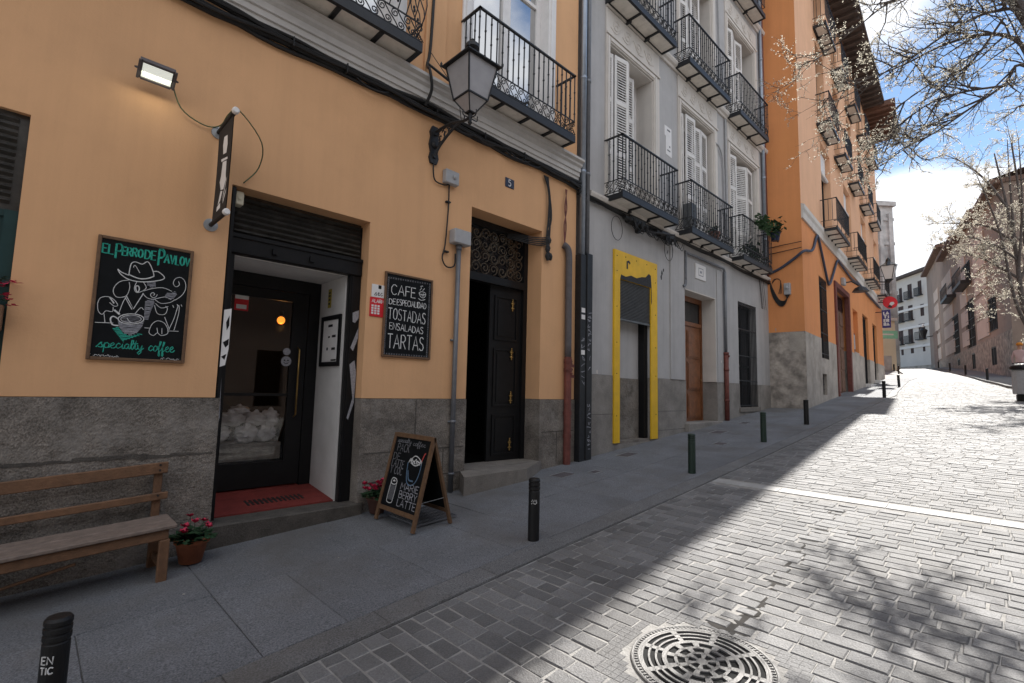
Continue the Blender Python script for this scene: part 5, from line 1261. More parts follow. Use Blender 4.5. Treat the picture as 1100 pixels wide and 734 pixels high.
# ------------------------------------------------------------------ folding easel chalkboard on the pavement
ea = thing('easel_sign', 'wooden folding chalkboard easel with drawn drinks standing open on the pavement', 'easel board', (3.02,-.74,g(3.02)+.03))
ZF = g(2.85)+.032; XF, XT, XBk = 2.84, 3.06, 3.33; ya, yb = -1.13, -.36; ztop = 1.13
def on_face(front, y, h):   # point of the leaning face at height fraction h
    x = (XF + (XT-XF)*h) if front else (XBk + (XT+.02-XBk)*h); z0_ = g(x)+.03
    return Vector((x, y, ZF+(ztop-ZF)*h if front else (g(XBk)+.03)+(ztop-(g(XBk)+.03))*h))
def rail(mb, p, q, w_, th, nrm_):
    d = (q-p).normalized(); s_ = d.cross(nrm_).normalized(); vs = []
    for c_ in (p, q):
        for a, b_ in ((-1,0),(1,0),(1,1),(-1,1)): vs.append(c_ + s_*a*w_/2 - nrm_*b_*th)
    mb.add(vs, [(0,3,2,1),(4,5,6,7),(0,1,5,4),(1,2,6,5),(2,3,7,6),(3,0,4,7)])
for front in (True, False):
    a0, a1 = on_face(front, 0, 0), on_face(front, 0, 1); dirv = (a1-a0).normalized(); nr = Vector((-dirv.z if front else dirv.z, 0, dirv.x if front else -dirv.x)).normalized()
    f = MB(); w_ = .045
    for y in (ya+w_/2, yb-w_/2): rail(f, on_face(front, y, 0), on_face(front, y, 1), w_, .026, nr)
    rail(f, on_face(front, ya+w_, .98), on_face(front, yb-w_, .98), .045, .022, nr); rail(f, on_face(front, ya+w_, .15), on_face(front, yb-w_, .15), .045, .022, nr)
    f.build('frame' , M['wood_f'], ea)
    s = MB(); p = [on_face(front, y, h)-nr*.010 for y, h in ((ya+w_-.002,.17),(yb-w_+.002,.17),(yb-w_+.002,.96),(ya+w_-.002,.96))]; s.poly(p, nr, -.008); s.build('slate', M['board'], ea)
    if front: NF = nr
uF = Vector((0,-1,0)); vF = (on_face(True,0,1)-on_face(True,0,0)).normalized()
EP = lambda a, h: on_face(True, yb-.05-(.67)*a, .17+.79*h)-NF*.0095
e1 = MB(); e2 = MB(); e3 = MB(); e4 = MB()
def et(mb, text, a, h, hh, w_, r_=.004, **k): strokes(mb, text, EP(a,h), uF, vF, hh, w_, r_, **k)
et(e3, 'specialty', .06, .92, .05, .27, .003, sp=0); et(e3, 'coffee', .52, .90, .05, .24, .003, sp=0)
e3.build('top_lettering', M['chalk_dim'], ea); e3 = MB()
et(e3, 'PACK', .10, .79, .085, .24, .0035); et(e3, 'DE', .04, .665, .07, .13); et(e3, 'LATTE', .04, .56, .075, .24); et(e3, 'Y COC', .04, .46, .075, .24)
e3.build('side_lettering', M['chalk_dim'], ea); e3 = MB()
et(e3, 'MARIE', .46, .28, .068, .33, .0045); et(e3, 'BERRY', .46, .165, .068, .33, .0045); et(e3, 'LATTE', .46, .05, .07, .34, .0045)
def el(mb, pts, r_=.004, sm=3): flat_stroke(mb, smooth_line([EP(*p) for p in pts], sm), NF, r_)
el(e2, [(.50,.66),(.53,.50),(.60,.38),(.72,.36),(.82,.42),(.87,.55),(.87,.68)], .006); el(e2, [(.55,.55),(.62,.43),(.75,.42)], .008)
for i in range(7): el(e1, [(.52+.05*i,.66+.02*(i%2)),(.56+.05*i,.72-.015*(i%3)),(.60+.045*i,.65)], .0055)
el(e1, [(.55,.68),(.65,.76),(.78,.74),(.84,.68),(.72,.63),(.58,.66)], .005); el(e4, [(.86,.70),(.90,.80),(.93,.82)], .008)
el(e1, [(.15,.36),(.18,.40),(.27,.40),(.32,.36),(.28,.32),(.18,.32),(.15,.36)], .005); el(e1, [(.15,.36),(.14,.10),(.18,.06),(.27,.06),(.31,.10),(.32,.36)], .004); el(e1, [(.20,.36),(.24,.37),(.26,.355)], .008)
e3.build('lower_lettering', M['chalk_grey'], ea); e3 = MB()
for i in range(6): el(e3, [(.165+.025*i,.30),(.165+.024*i,.10)], .004)
e1.build('white_drawing', M['chalk'], ea); e2.build('blue_drawing', M['chalk_blue'], ea); e3.build('cup_shading', M['chalk_dim'], ea); e4.build('red_straw', M['red_chalk'], ea)
s = MB(); s.tube([on_face(True,yb-.03,.3)-NF*.03, on_face(False,yb-.03,.3)], .004, 4); s.tube([on_face(True,ya+.03,.3)-NF*.03, on_face(False,ya+.03,.3)], .004, 4); s.build('chain', M['steel'], ea)
# little iron grille on the ground under the easel
gr = MB(); x0_, x1_, y0_, y1_ = 3.0, 3.50, -.98, -.42
for i in range(18):
    x = x0_+(x1_-x0_)*i/17; gr.add([(x-.006,y0_,g(x)+.034),(x+.006,y0_,g(x)+.034),(x+.006,y1_,g(x)+.034),(x-.006,y1_,g(x)+.034),(x-.006,y0_,g(x)+.05),(x+.006,y0_,g(x)+.05),(x+.006,y1_,g(x)+.05),(x-.006,y1_,g(x)+.05)],[(0,3,2,1),(4,5,6,7),(0,1,5,4),(1,2,6,5),(2,3,7,6),(3,0,4,7)])
for j in range(7):
    y = y0_+(y1_-y0_)*j/6; gr.add([(x0_,y-.006,g(x0_)+.036),(x1_,y-.006,g(x1_)+.036),(x1_,y+.006,g(x1_)+.036),(x0_,y+.006,g(x0_)+.036),(x0_,y-.006,g(x0_)+.047),(x1_,y-.006,g(x1_)+.047),(x1_,y+.006,g(x1_)+.047),(x0_,y+.006,g(x0_)+.047)],[(0,3,2,1),(4,5,6,7),(0,1,5,4),(1,2,6,5),(2,3,7,6),(3,0,4,7)])
base(gr, 'floor_grating', M['pipe_g'], 'flat iron grating lying on the pavement beneath the easel chalkboard', 'grating')

# ================================================================== HOUSE 2: grey house
H2 = thing('grey_house', 'grey rendered house with white louvred shutters and the yellow framed doorway', 'house', (7.09,0,0))
H2.location = (0,0,0)
GX0, GX1 = 7.085, 16.47
YEL = (8.05, 9.30, -1, 4.0); BRD = (10.87, 12.57, -1, 4.13); BAR = (14.02, 15.40, 1.29, 4.27)
F1 = [(7.76,9.45),(10.72,12.54),(13.60,15.62)]
holes = [YEL, BRD, BAR] + [(a,b_,5.42,8.62) for a, b_ in F1] + [(a,b_,9.52,12.50) for a, b_ in F1] + [(a,b_,13.6,16.3) for a, b_ in F1]
w = MB(); wall_slab(w, GX0, GX1, 1.962, 17.6, holes, 0, .5); mk(w, 'wall', M['grey'], H2)
w = MB(); wall_slab(w, GX0, GX1, -.5, 1.958, [(8.05,9.30,.66,2.1),(10.87,12.57,.95,2.1),(14.02,15.40,1.29,2.1)], -.012, .51); mk(w, 'plinth', M['plinth2'], H2)
w = MB()
for x, za, zb in ((7.9,1.2,1.95),(9.6,1.25,1.95),(9.62,.6,1.25),(13.3,.9,1.95),(13.95,1.2,1.95),(15.55,1.2,1.95)): w.box(x-.006,x+.006,-.0145,-.0115,za,zb)
for xa, xb, z in ((7.1,7.92,1.235),(9.55,10.86,1.26),(9.55,10.86,.86)): w.box(xa,xb,-.0145,-.0115,z-.007,z+.007)
mk(w, 'plinth_joint', M['soil'], H2)
shell(H2, GX0, GX1, .5, 9, -.5, 17.6, M['grey'])
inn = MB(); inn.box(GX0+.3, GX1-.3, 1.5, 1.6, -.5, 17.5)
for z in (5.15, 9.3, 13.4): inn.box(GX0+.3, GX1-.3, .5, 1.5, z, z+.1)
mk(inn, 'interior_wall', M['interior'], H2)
ev = MB(); ev.box(GX0, GX1-.02, -.75, 0, 17.3, 17.6); mk(ev, 'eave', M['eave'], H2)
# string courses and cornice lines
def moulding(par, xa, xb, z, h, out_, m=M['cream']):
    mb = MB(); prof = [(0,z),(out_*.35,z),(out_*.45,z+h*.3),(out_*.8,z+h*.45),(out_,z+h*.75),(out_,z+h),(0,z+h*1.08)]
    vs = [(x,-a-.0015,zz) for x in (xa,xb) for a, zz in prof]; k = len(prof)
    mb.add(vs, [(i,i+1,k+i+1,k+i) for i in range(k-1)]+[tuple(range(k))[::-1],tuple(range(k,2*k))]); return mk(mb, 'string_course', m, par)
moulding(H2, GX0, GX1, 5.17, .16, .10); moulding(H2, GX0+.55, GX1, 9.34, .18, .12); moulding(H2, GX0+.55, GX1, 13.42, .18, .12)
rsw = random.Random(12)
def grey_window(xa, xb, z0, z1, folds):
    o = window(H2, xa+.03, xb-.03, z0, z1, .40, M['white'], bars=(.74,), fw_=.09, glass=M['glass_dark'])
    s = MB()
    for a, b_ in ((xa-.13, xa-.002), (xb+.002, xb+.13)): s.box(a,b_,-.035,-.001,z0,z1+.13); s.box(a+.03,b_-.03,-.055,-.035,z0,z1+.10)
    s.box(xa-.002,xb+.002,-.035,-.001,z1+.002,z1+.13); s.box(xa-.002,xb+.002,-.055,-.035,z1+.03,z1+.10)
    s.box(xa-.13, xb+.25, -.025, -.001, z1+.135, z1+.70); s.box(xa-.13, xb+.25, -.06, -.025, z1+.14, z1+.185); s.box(xb+.135,xb+.25,-.025,-.001,z0,z1+.13)
    for q in ((xa,.03,.48),): pass
    s.box(xa+.001,xa+.028,.002,.40,z0,z1-.002); s.box(xb-.028,xb-.001,.002,.40,z0,z1-.002); s.box(xa+.028,xb-.028,.002,.40,z1-.028,z1-.002)
    mk(s, 'surround', M['cream'], o)
    orn = MB(); n_ = 4
    for i in range(n_):
        c_ = Vector((xa+(xb-xa)*(i+.5)/n_, -.028, z1+.44)); sg = 1 if i < n_/2 else -1
        orn.tube(spiral(c_, .13, .02, sg*.6, sg*9.5, 22, (sg,0,0), (0,0,1)), .012, 5); orn.tube(smooth_line([c_+Vector((-.2*sg,0,-.1)), c_+Vector((0,0,-.15)), c_+Vector((.2*sg,0,.06))],5), .012, 5)
    mk(orn, 'relief', M['cream'], o)
    for a, b_ in folds: louvre(o, a, b_, z0+.03, z1-.12)
grey_window(7.76, 9.45, 5.42, 8.62, [((7.80,.10),(7.97,.07)),((8.0,.05),(8.38,-.02)),((8.40,-.02),(8.62,.26)),((8.64,.26),(8.98,.22))])
grey_window(10.72,12.54,5.42, 8.62, [((10.76,.10),(10.98,.07)),((11.0,.02),(11.44,-.01)),((11.60,.16),(11.98,.10)),((12.0,.10),(12.40,.13))])
grey_window(13.60,15.62,5.42, 8.62, [((13.64,.08),(14.10,.02)),((14.55,.30),(15.0,.06)),((15.02,.06),(15.50,.10))])
for xa, xb in F1: grey_window(xa, xb, 9.52, 12.50, [((xa+.04,.10),(xa+.42,.03)),((xa+.44,.03),(xa+.84,.14)),((xa+.86,.14),(xa+1.24,.08))])
for xa, xb in F1: window(H2, xa+.03, xb-.03, 13.6, 16.3, .3, M['white'])
for z0, zr in ((5.28,6.53),(9.38,10.60),(13.45,14.65)):
    for xa, xb in ((7.62,9.78),(10.42,12.74),(13.42,15.62)): balcony(H2, xa, xb, z0, zr, .42, m=M['iron'], cross=4 if xb-xa > 2.2 else 3, simple=z0 > 13)
# grey pilaster strips between the windows on the ground floor, recess frame round the brown door
s = MB(); s.box(10.15,10.80,-.03,-.001,1.962,5.1); mk(s, 'pilaster', M['grey'], H2); s = MB(); s.box(12.62,12.95,-.02,-.001,1.962,4.9); mk(s, 'pilaster', M['grey'], H2)
# yellow frame with roller shutter and niche
y = MB(); y.box(7.92,8.11,-.045,-.013,.69,4.42); y.box(9.27,9.53,-.045,-.013,.70,4.42); y.box(8.11,9.27,-.045,-.013,3.86,4.42); y.box(7.92,7.935,-.013,-.001,.7,4.42); y.box(9.515,9.53,-.013,-.001,.7,4.42)
yf = mk(y, 'yellow_frame', M['yellow'], H2)
y = MB()
for xx in (8.0,9.45):
    for z in (1.2,2.0,2.6,3.3,4.0,4.3): y.lathe((xx,-.046,z),[(.012,0),(.008,.006)],8,(0,-1,0))
for xx in (8.3,8.7,9.1): y.lathe((xx,-.046,4.33),[(.012,0),(.008,.006)],8,(0,-1,0))
mk(y, 'rivet', M['black'], yf)
y = MB(); rp = random.Random(2)
y.poly([(8.11,-.046,3.86),(8.14,-.046,3.95),(8.3,-.046,3.93),(8.5,-.046,3.99),(8.7,-.046,3.97),(8.9,-.046,4.03),(9.05,-.046,4.05),(9.18,-.046,4.15),(9.26,-.046,4.12),(9.29,-.046,3.9),(9.30,-.046,3.55),(9.272,-.046,3.5),(9.272,-.046,3.86)][::-1], (0,-1,0), .002)
flat_stroke(y, [(8.36,-.0455,4.10),(8.36,-.0455,4.24),(8.42,-.0455,4.26),(8.46,-.0455,4.22)], (0,-1,0), .028)
mk(y, 'spray_paint', M['spray'], yf)
y = MB(); n_ = 26
for i in range(n_):
    z = 3.09+(3.86-3.09)*i/n_; h = (3.86-3.09)/n_; y.add([(8.112,-.005,z),(9.268,-.005,z),(9.268,-.022,z+h*.5),(8.112,-.022,z+h*.5),(8.112,-.005,z+h),(9.268,-.005,z+h)],[(0,1,2,3),(3,2,5,4)])
y.box(8.112,9.268,-.02,.02,3.05,3.09); mk(y, 'roller_shutter', M['roller'], H2)
y = MB(); y.box(8.05,9.16,.20,.25,1.93,4.1); mk(y, 'niche_back', M['grey'], H2)
y = MB(); y.box(8.05,9.16,.194,.25,.5,1.93); y.box(8.05,9.3,.0,.55,.5,.71); mk(y, 'niche_base', M['plinth1'], H2)
y = MB(); y.box(9.16,9.30,.06,.25,.72,4.1); mk(y, 'niche_jamb', M['black'], H2)
rm = random.Random(19)
for cx, cz, n_ in ((9.85,4.28,3),(10.02,4.72,2),(9.62,2.35,2),(12.75,2.6,1),(7.45,2.15,1),(15.7,2.5,1)):   # scraps of black and pale paint on the grey wall
    for k in range(n_):
        x0_, z0_ = cx+rm.uniform(-.08,.08), cz+rm.uniform(-.15,.15); s_ = rm.uniform(.02,.055); b = MB()
        b.poly([(x0_+s_*math.cos(a)*rm.uniform(.4,1), -.0315 if 10.15 < x0_ < 10.8 else (-.0215 if 12.6 < x0_ < 12.96 else -.0015), z0_+s_*1.7*math.sin(a)*rm.uniform(.5,1)) for a in fr(0, 6.283, 7)[:-1]][::-1], (0,-1,0), .0015); mk(b, 'paint_mark', M['spray'] if cz > 3 else M['cream'], H2)
# brown door
y = MB(); xa, xb, yd = 10.875, 12.565, .37; zb = .93
y.box(xa,xa+.07,yd,yd+.09,zb,4.128); y.box(xb-.07,xb,yd,yd+.09,zb,4.128); y.box(xa+.07,xb-.07,yd,yd+.09,3.98,4.128); y.box(xa+.07,xb-.07,yd,yd+.09,3.36,3.46)
dd = mk(y, 'wooden_door', M['wood_door'], H2)
y = MB(); y.box(xa+.07,xb-.07,yd+.03,yd+.08,zb,3.36)
for za, zc in ((1.05,1.65),(1.75,2.45),(2.55,3.25)):
    for a, b_ in ((xa+.11,(xa+xb)/2-.03),((xa+xb)/2+.03,xb-.11)):
        y.box(a,b_,yd+.012,yd+.03,za,zc); y.box(a+.04,b_-.04,yd,yd+.012,za+.04,zc-.04)
mk(y, 'door_leaf', M['wood_door'], dd)
y = MB(); y.box(xa+.07,xb-.07,yd+.04,yd+.05,3.46,3.98); pp = mk(y, 'pane', M['glass_dark'], dd)
y = MB()
for i in range(4): x = xa+.14+.18*i; y.tube([(x,yd+.02,3.46),(x,yd+.02,3.98)],.008,5)
y.lathe((xb-.14,yd+.025,2.0),[(.03,0),(.02,.02),(.03,.05)],10,(0,-1,0)); mk(y, 'door_grille', M['brass'], dd)
y = MB(); y.cbox(10.8,12.6,-.12,.36,.5,.975,.01); mk(y, 'recess_base', M['plinth2'], H2)
y = MB(); y.box(12.545,12.57,.002,.36,1.962,4.128); y.box(10.9,12.545,.002,.36,4.10,4.128); mk(y, 'reveal_lining', M['cream'], H2)
# barred window
wb = window(H2, 14.04, 15.38, 1.30, 4.26, .20, M['black'], bars=(.4,.75), fw_=.05, glass=M['glass_dark'])
y = MB()
for i in range(13): x = 14.06+1.30*i/12; y.tube([(x,.02,1.32),(x,.02,4.25)], .010, 6)
for z in (1.36,2.05,2.75,3.5,4.2): y.box(14.03,15.39,.010,.030,z-.014,z+.014)
mk(y, 'bars', M['iron'], wb)
y = MB(); y.cbox(13.95,15.47,-.05,.2,1.18,1.30,.008); mk(y, 'window_sill', M['stone_step'], H2)

# ---- things on the grey house
b = MB(); b.tube([(13.02,-.06,2.7),(13.02,-.06,4.9)], .040, 10); b.tube(smooth_line([(13.02,-.06,4.9),(12.95,-.06,4.97),(12.6,-.05,4.98),(10.95,-.05,4.97),(10.85,-.05,4.92),(10.83,-.05,4.25)],4), .030, 10); b.tube(smooth_line([(10.83,-.05,4.3),(10.80,-.05,4.18),(10.72,-.04,4.14)],4), .034, 8)
t = thing('grey_house_pipe', 'bent grey pipe with red lower half between the brown door and the barred window', 'drainpipe', (13.02,-.06,.93)); b.build('upper_pipe', M['pipe_g'], t, True)
b = MB(); b.tube([(13.02,-.065,.93),(13.02,-.065,2.75)], .058, 12); 
for z in (2.72,2.3,1.5): b.tube([(13.02,-.065,z-.03),(13.02,-.065,z+.03)], .068, 12)
b.box(13.07,13.14,-.09,-.04,2.6,2.66); b.lathe((13.02,-.125,2.65),[(.03,0),(.02,.03)],8,(0,-1,0)); b.build('red_pipe', M['rust'], t, True)
t = thing('wall_plaque', 'square white plaque above the brown wooden door', 'plaque', (11.69,0,4.46)); b = MB(); b.cbox(11.41,11.97,-.025,-.001,4.46,4.84,.006); b.build('tile', M['white'], t)
b = MB()
for q in ((11.56,11.82,4.55,4.57),(11.56,11.82,4.73,4.75),(11.56,11.58,4.57,4.73),(11.80,11.82,4.57,4.73),(11.64,11.74,4.62,4.68)): b.box(q[0],q[1],-.0265,-.0245,q[2],q[3])
b.build('printing', M['chalk_grey'], t)
t = thing('paper_notice', 'torn white paper notice on the grey wall between two upper windows', 'notice', (10.0,0,7.35)); b = MB(); b.poly([(9.96,-.001,7.80),(10.28,-.001,7.80),(10.29,-.001,7.10),(10.02,-.001,7.12),(10.02,-.001,7.55),(9.96,-.001,7.56)][::-1], (0,-1,0), .006); b.build('paper', M['white'], t)
b = MB(); b.box(10.08,10.22,-.009,-.0072,7.70,7.74); b.box(10.08,10.22,-.009,-.0072,7.22,7.25); b.box(10.17,10.22,-.009,-.0072,7.32,7.36); b.build('printing', M['chalk_dim'], t)
b = MB(); rw = random.Random(33)
for k in range(8):
    pts = []; ph = rw.uniform(0,6); zo = rw.uniform(-.05,.06); yo = rw.uniform(-.10,-.03)
    for i in range(46): x = 6.75+(16.6-6.75)*i/45; pts.append((x, yo, 5.17+zo-.02*math.sin(x*.9)+.02*math.sin(x*2.3+ph)))
    b.tube(pts, rw.uniform(.010,.022), 6)
for k in range(16):
    x = rw.uniform(8.2,10.4); b.tube(smooth_line([(x,-.08,5.16),(x+.15,-.12,5.02+rw.uniform(-.05,.05)),(x+.35,-.12,4.98+rw.uniform(-.08,.05)),(x+.55,-.08,5.15)],4), .007, 4)
for k in range(5):
    x = rw.uniform(15,16.2); b.tube(smooth_line([(x,-.06,5.16),(x+.1,-.05,4.9),(x+.2,-.05,4.4),(x+.22,-.05,4.27)],4), .006, 4)
base(b, 'cable_bundle', M['cable'], 'loose bundle of black cables under the balconies of the grey house', 'cables')
for x, lab in ((8.55,'black cable splice box over the left edge of the yellow doorway'),(9.75,'black cable splice box hanging right of the yellow doorway')):
    b = MB(); rb2 = random.Random(int(x*10))
    b.cbox(x-.30,x+.30,-.20,-.04,5.02,5.16,.03); b.tube([(x-.30,-.12,5.09),(x-.42,-.12,5.10)],.05,8); b.tube([(x+.30,-.12,5.09),(x+.42,-.12,5.10)],.05,8)
    for i in range(10): xx = x+rb2.uniform(-.3,.4); b.tube(smooth_line([(xx,-.2,5.1),(xx+rb2.uniform(-.1,.1),-.22,4.95),(xx+.1,-.18,4.93),(xx+.16,-.1,5.1)],4), .010, 5)
    lx = x-.55 if x < 9 else x+.30
    b.tube([Vector((lx,-.04,4.85))+Vector((.19*math.cos(a),0,.24*math.sin(a))) for a in fr(0,6.283,24)], .0055, 5)
    base(b, 'splice_box', M['cable'], lab, 'cable box', 'cable boxes above the yellow doorway')
b = MB(); b.tube([(8.75,-.06,4.98),(9.55,-.45,4.99)],.02,6); b.cbox(8.70,8.8,-.09,-.001,4.93,5.02,.008); base(b, 'iron_strut', M['iron'], 'slanting iron strut between the two cable boxes', 'strut')
dp = thing('zinc_downpipe', 'tall zinc downpipe at the far corner of the grey house', 'drainpipe', (16.2,-.07,5.4)); b = MB(); b.tube([(16.12,-.07,5.4),(16.12,-.07,16)],.055,12); 
for z in (6.5,8.5,10.6,12.5): b.tube([(16.12,-.07,z-.04),(16.12,-.07,z+.04)],.063,12)
b.build('pipe', M['pipe_b'], dp, True); b = MB(); b.tube([(16.33,-.06,5.2),(16.33,-.06,16)],.035,10); b.build('dark_pipe', M['rust'], dp, True)
b = MB(); b.tube(smooth_line([(12.95,-.04,12.8),(13.0,-.04,11.2),(13.02,-.04,9.6)],3),.02,6); b.tube(smooth_line([(12.60,-.04,8.35),(12.85,-.05,8.3),(13.12,-.04,7.8),(13.14,-.04,5.4)],4),.022,6); b.tube([(13.3,-.04,9.3),(13.3,-.04,5.3)],.03,8); b.cbox(13.08,13.2,-.08,-.001,6.55,6.7,.01)
base(b, 'facade_cables', M['pvc'], 'pale cables running down the grey wall between the second and third shutters', 'cables')
def leafy(name, label, x, y, z, rx, ry, rz, n, seed, pot):
    t = thing(name, label, 'plant', (x,y,z-rz)); rp = random.Random(seed); b = MB()
    for i in range(n):
        c_ = Vector((x+rx*rp.gauss(0,.5), y+ry*rp.gauss(0,.5), z+rz*rp.gauss(0,.5))); s_ = rp.uniform(.05,.10)
        d = Vector((rp.uniform(-1,1),rp.uniform(-1,1),rp.uniform(-.6,.8))).normalized(); w_ = d.cross(Vector((.3,.2,1))).normalized(); n_ = d.cross(w_)
        b.add([c_-d*s_, c_+w_*s_*.55+n_*.01, c_+d*s_, c_-w_*s_*.55+n_*.01],[(0,1,2,3)])
        if i % 4 == 0: b.tube([(x,y,z-rz*.6), c_], .005, 3)
    b.build('leaves', M['leaf_p'] if 'pale' in label else M['leaf'], t)
    if pot:
        q = MB(); q.lathe((x,y,z-rz*1.3),[(.10,0),(.14,.22),(.15,.24),(.12,.24)],14); q.build('pot', M['enamel'] if pot == 2 else M['terracotta_d'], t)
leafy('balcony_plant','pale green plant spilling over the third balcony rail of the grey house',14.7,-.52,6.55,.55,.16,.22,150,3,0)
leafy('balcony_plant','bushy plant in a dark pot on the corner of the third grey balcony',15.62,-.52,6.62,.26,.2,.28,120,4,2)
leafy('balcony_plant','dark foliage behind the bars of the third grey balcony',14.6,-.25,5.75,.65,.12,.22,150,5,0)
leafy('balcony_plant','small pot plant behind the bars of the second grey balcony',11.9,-.28,5.65,.12,.1,.18,40,6,1)
b = MB(); b.cbox(10.56,10.80,-.35,-.12,5.45,6.05,.02); base(b, 'balcony_crate', M['roller'], 'dark crate standing on the left end of the second grey balcony', 'crate')

# ================================================================== HOUSE 3: second orange house (its own frame: x along the front, y into the house)
A3 = R(3.6)
H3 = thing('orange_house', 'tall orange house with iron balconies and pale stone base beyond the grey house', 'house', (16.5,-.985,0), (0,0,A3))
E3 = 20.8; TOP = 18.05
oW = [(2.3,3.55,2.94,5.75),(2.30,3.0,1.72,2.42),(5.15,8.15,-1,5.9),(9.35,10.75,3.66,5.6),(12.3,14.2,-1,5.75),(16.0,17.7,-1,5.7)]
rows = [(7.72,10.95,[(3.4,5.2),(8.2,10.0),(13.2,15.0),(18.2,19.8)]),(11.6,14.7,[(3.1,4.6),(6.4,7.7),(9.8,11.1),(13.2,14.5),(16.6,17.9)]),(15.3,17.6,[(3.1,4.6),(6.4,7.7),(9.8,11.1),(13.2,14.5),(16.6,17.9)])]
holes = oW + [(a,b_,z0,z1) for z0, z1, xs in rows for a, b_ in xs]
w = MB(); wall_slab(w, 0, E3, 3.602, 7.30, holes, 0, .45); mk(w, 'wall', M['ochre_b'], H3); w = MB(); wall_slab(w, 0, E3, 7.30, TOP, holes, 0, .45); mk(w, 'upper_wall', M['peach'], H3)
for xa_, xb_ in ((0,5.15),(8.15,12.3),(14.2,16.0),(17.7,E3)): w = MB(); wall_slab(w, xa_, xb_, -.2, 3.598, [h for h in holes if xa_ < h[0] < xb_ and h[1] < xb_], -.015, .465); mk(w, 'plinth', M['plinth3'], H3)
cs, sn = math.cos(A3), math.sin(A3)
def side_box(mb, z0, z1, off):     # side wall seen behind the grey house's corner
    mb.add([(0-off,.0-off,z0),(0.3,.0,z0),(.3,9,z0),(0-off,9,z0),(0-off,.0-off,z1),(.3,.0,z1),(.3,9,z1),(0-off,9,z1)],[(0,3,2,1),(4,5,6,7),(1,2,6,5),(2,3,7,6),(3,0,4,7)])
w = MB(); side_box(w, 3.602, TOP, .005); w.box(E3-.3,E3,.45,9,-.2,TOP); w.box(.3,E3-.3,8.7,9,-.2,TOP); mk(w, 'side_wall', M['ochre_b'], H3)
w = MB(); side_box(w, -.2, 3.598, .012); mk(w, 'side_plinth', M['rubble'], H3)
w = MB(); w.box(-.016,.0,.01,.42,3.0,3.585); mk(w, 'corner_block', M['plinth3'], H3)
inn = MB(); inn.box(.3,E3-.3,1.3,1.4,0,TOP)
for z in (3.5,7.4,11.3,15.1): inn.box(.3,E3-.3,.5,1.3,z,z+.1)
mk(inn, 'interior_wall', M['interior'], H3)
rf = MB(); rf.add([(-.5,-.1,TOP),(E3+.3,-.1,TOP),(E3+.3,4.6,TOP+1.8),(-.5,4.6,TOP+1.8),(E3+.3,9.3,TOP),(-.5,9.3,TOP)],[(0,1,2,3),(3,2,4,5)]); rf.box(0,E3,0.45,9,TOP,TOP+.05); mk(rf, 'roof', M['roof'], H3)
ev = MB(); ev.box(-.15,16.4,-.92,.0,TOP+.02,TOP+.16); ev.box(-.15,16.4,-.98,-.92,TOP+.05,TOP+.24)
for i in range(30): x = .1+i*.55; ev.box(x-.05,x+.05,-.88,0,TOP-.12,TOP+.02)
mk(ev, 'eave', M['eave'], H3)
ev = MB(); ev.add([(16.4,-1.45,TOP-.1),(E3+.4,-1.25,TOP-.1),(E3+.4,0,TOP-.1),(16.4,0,TOP-.1),(16.4,-1.45,TOP+.2),(E3+.4,-1.25,TOP+.2),(E3+.4,0,TOP+.2),(16.4,0,TOP+.2)],[(0,3,2,1),(4,5,6,7),(0,1,5,4),(1,2,6,5),(2,3,7,6),(3,0,4,7)])
for i in range(8): x = 16.6+i*.55; ev.box(x-.05,x+.05,-1.2,0,TOP-.24,TOP-.1)
mk(ev, 'eave', M['eave2'], H3)
mb = MB(); prof = [(0,7.10),(.05,7.10),(.06,7.3),(.10,7.38),(.10,7.52),(0,7.56)]; vs = [(x,-a-.002,z) for x in (.0,E3) for a, z in prof]; k = len(prof)
mb.add(vs,[(i,i+1,k+i+1,k+i) for i in range(k-1)]+[tuple(range(k))[::-1],tuple(range(k,2*k))]); mk(mb, 'string_course', M['cream'], H3)
for ri, (z0, z1, xs) in enumerate(rows):
    for a, b_ in xs:
        o = window(H3, a, b_, z0, z1, .24, M['black'], bars=(.72,), fw_=.07, glass=M['glass'])
        e = .42 if ri == 0 else .25
        balcony(H3, a-e, b_+e, z0-.30, z0+.86, .50 if ri == 0 else .42, simple=True, step=.13)
        if ri == 0:
            aw = MB(); aw.box(a+.02,b_-.02,.16,.22,z1-.95,z1-.03); aw.lathe((a+.03,.12,z1-.95),[(.06,0),(.06,b_-a-.06)],10,(1,0,0)); mk(aw, 'transom_reflection', M['white'], o)  # white panel over the transom imitating its reflection of the sky
bwin = window(H3, 2.32,3.53,2.96,5.73,.15,M['black'],bars=(.35,.65),fw_=.05,glass=M['glass_dark'])
y = MB()
for i in range(8): x = 2.36+1.14*i/7; y.tube([(x,.0,2.97),(x,.0,5.72)],.012,5)
for z in (3.1,3.8,4.6,5.4): y.box(2.32,3.53,-.012,.012,z-.016,z+.016)
mk(y, 'bars', M['iron'], bwin)
v = MB(); v.box(2.3,3.0,.1,.14,1.73,2.41)
for z in (1.9,2.08,2.26): v.box(2.3,3.0,.06,.1,z-.01,z+.01)
for x in (2.48,2.65,2.82): v.box(x-.01,x+.01,.05,.06,1.73,2.41)
mk(v, 'cellar_vent', M['iron'], H3)
y = MB(); y.box(5.0,5.28,-.06,.1,1.5,6.05); y.box(8.02,8.30,-.06,.1,1.5,6.05); y.box(5.28,8.02,-.06,.1,5.86,6.05); dfr = mk(y, 'door_frame', M['rust'], H3)
y = MB(); y.box(5.28,8.02,.2,.26,1.5,5.86)
for za, zc in ((1.9,2.7),(2.8,3.6),(3.7,4.5),(4.6,5.1)):
    for i in range(3): a = 5.4+.9*i; y.box(a,a+.72,.17,.2,za,zc)
mk(y, 'carriage_door', M['wood_old'], dfr)
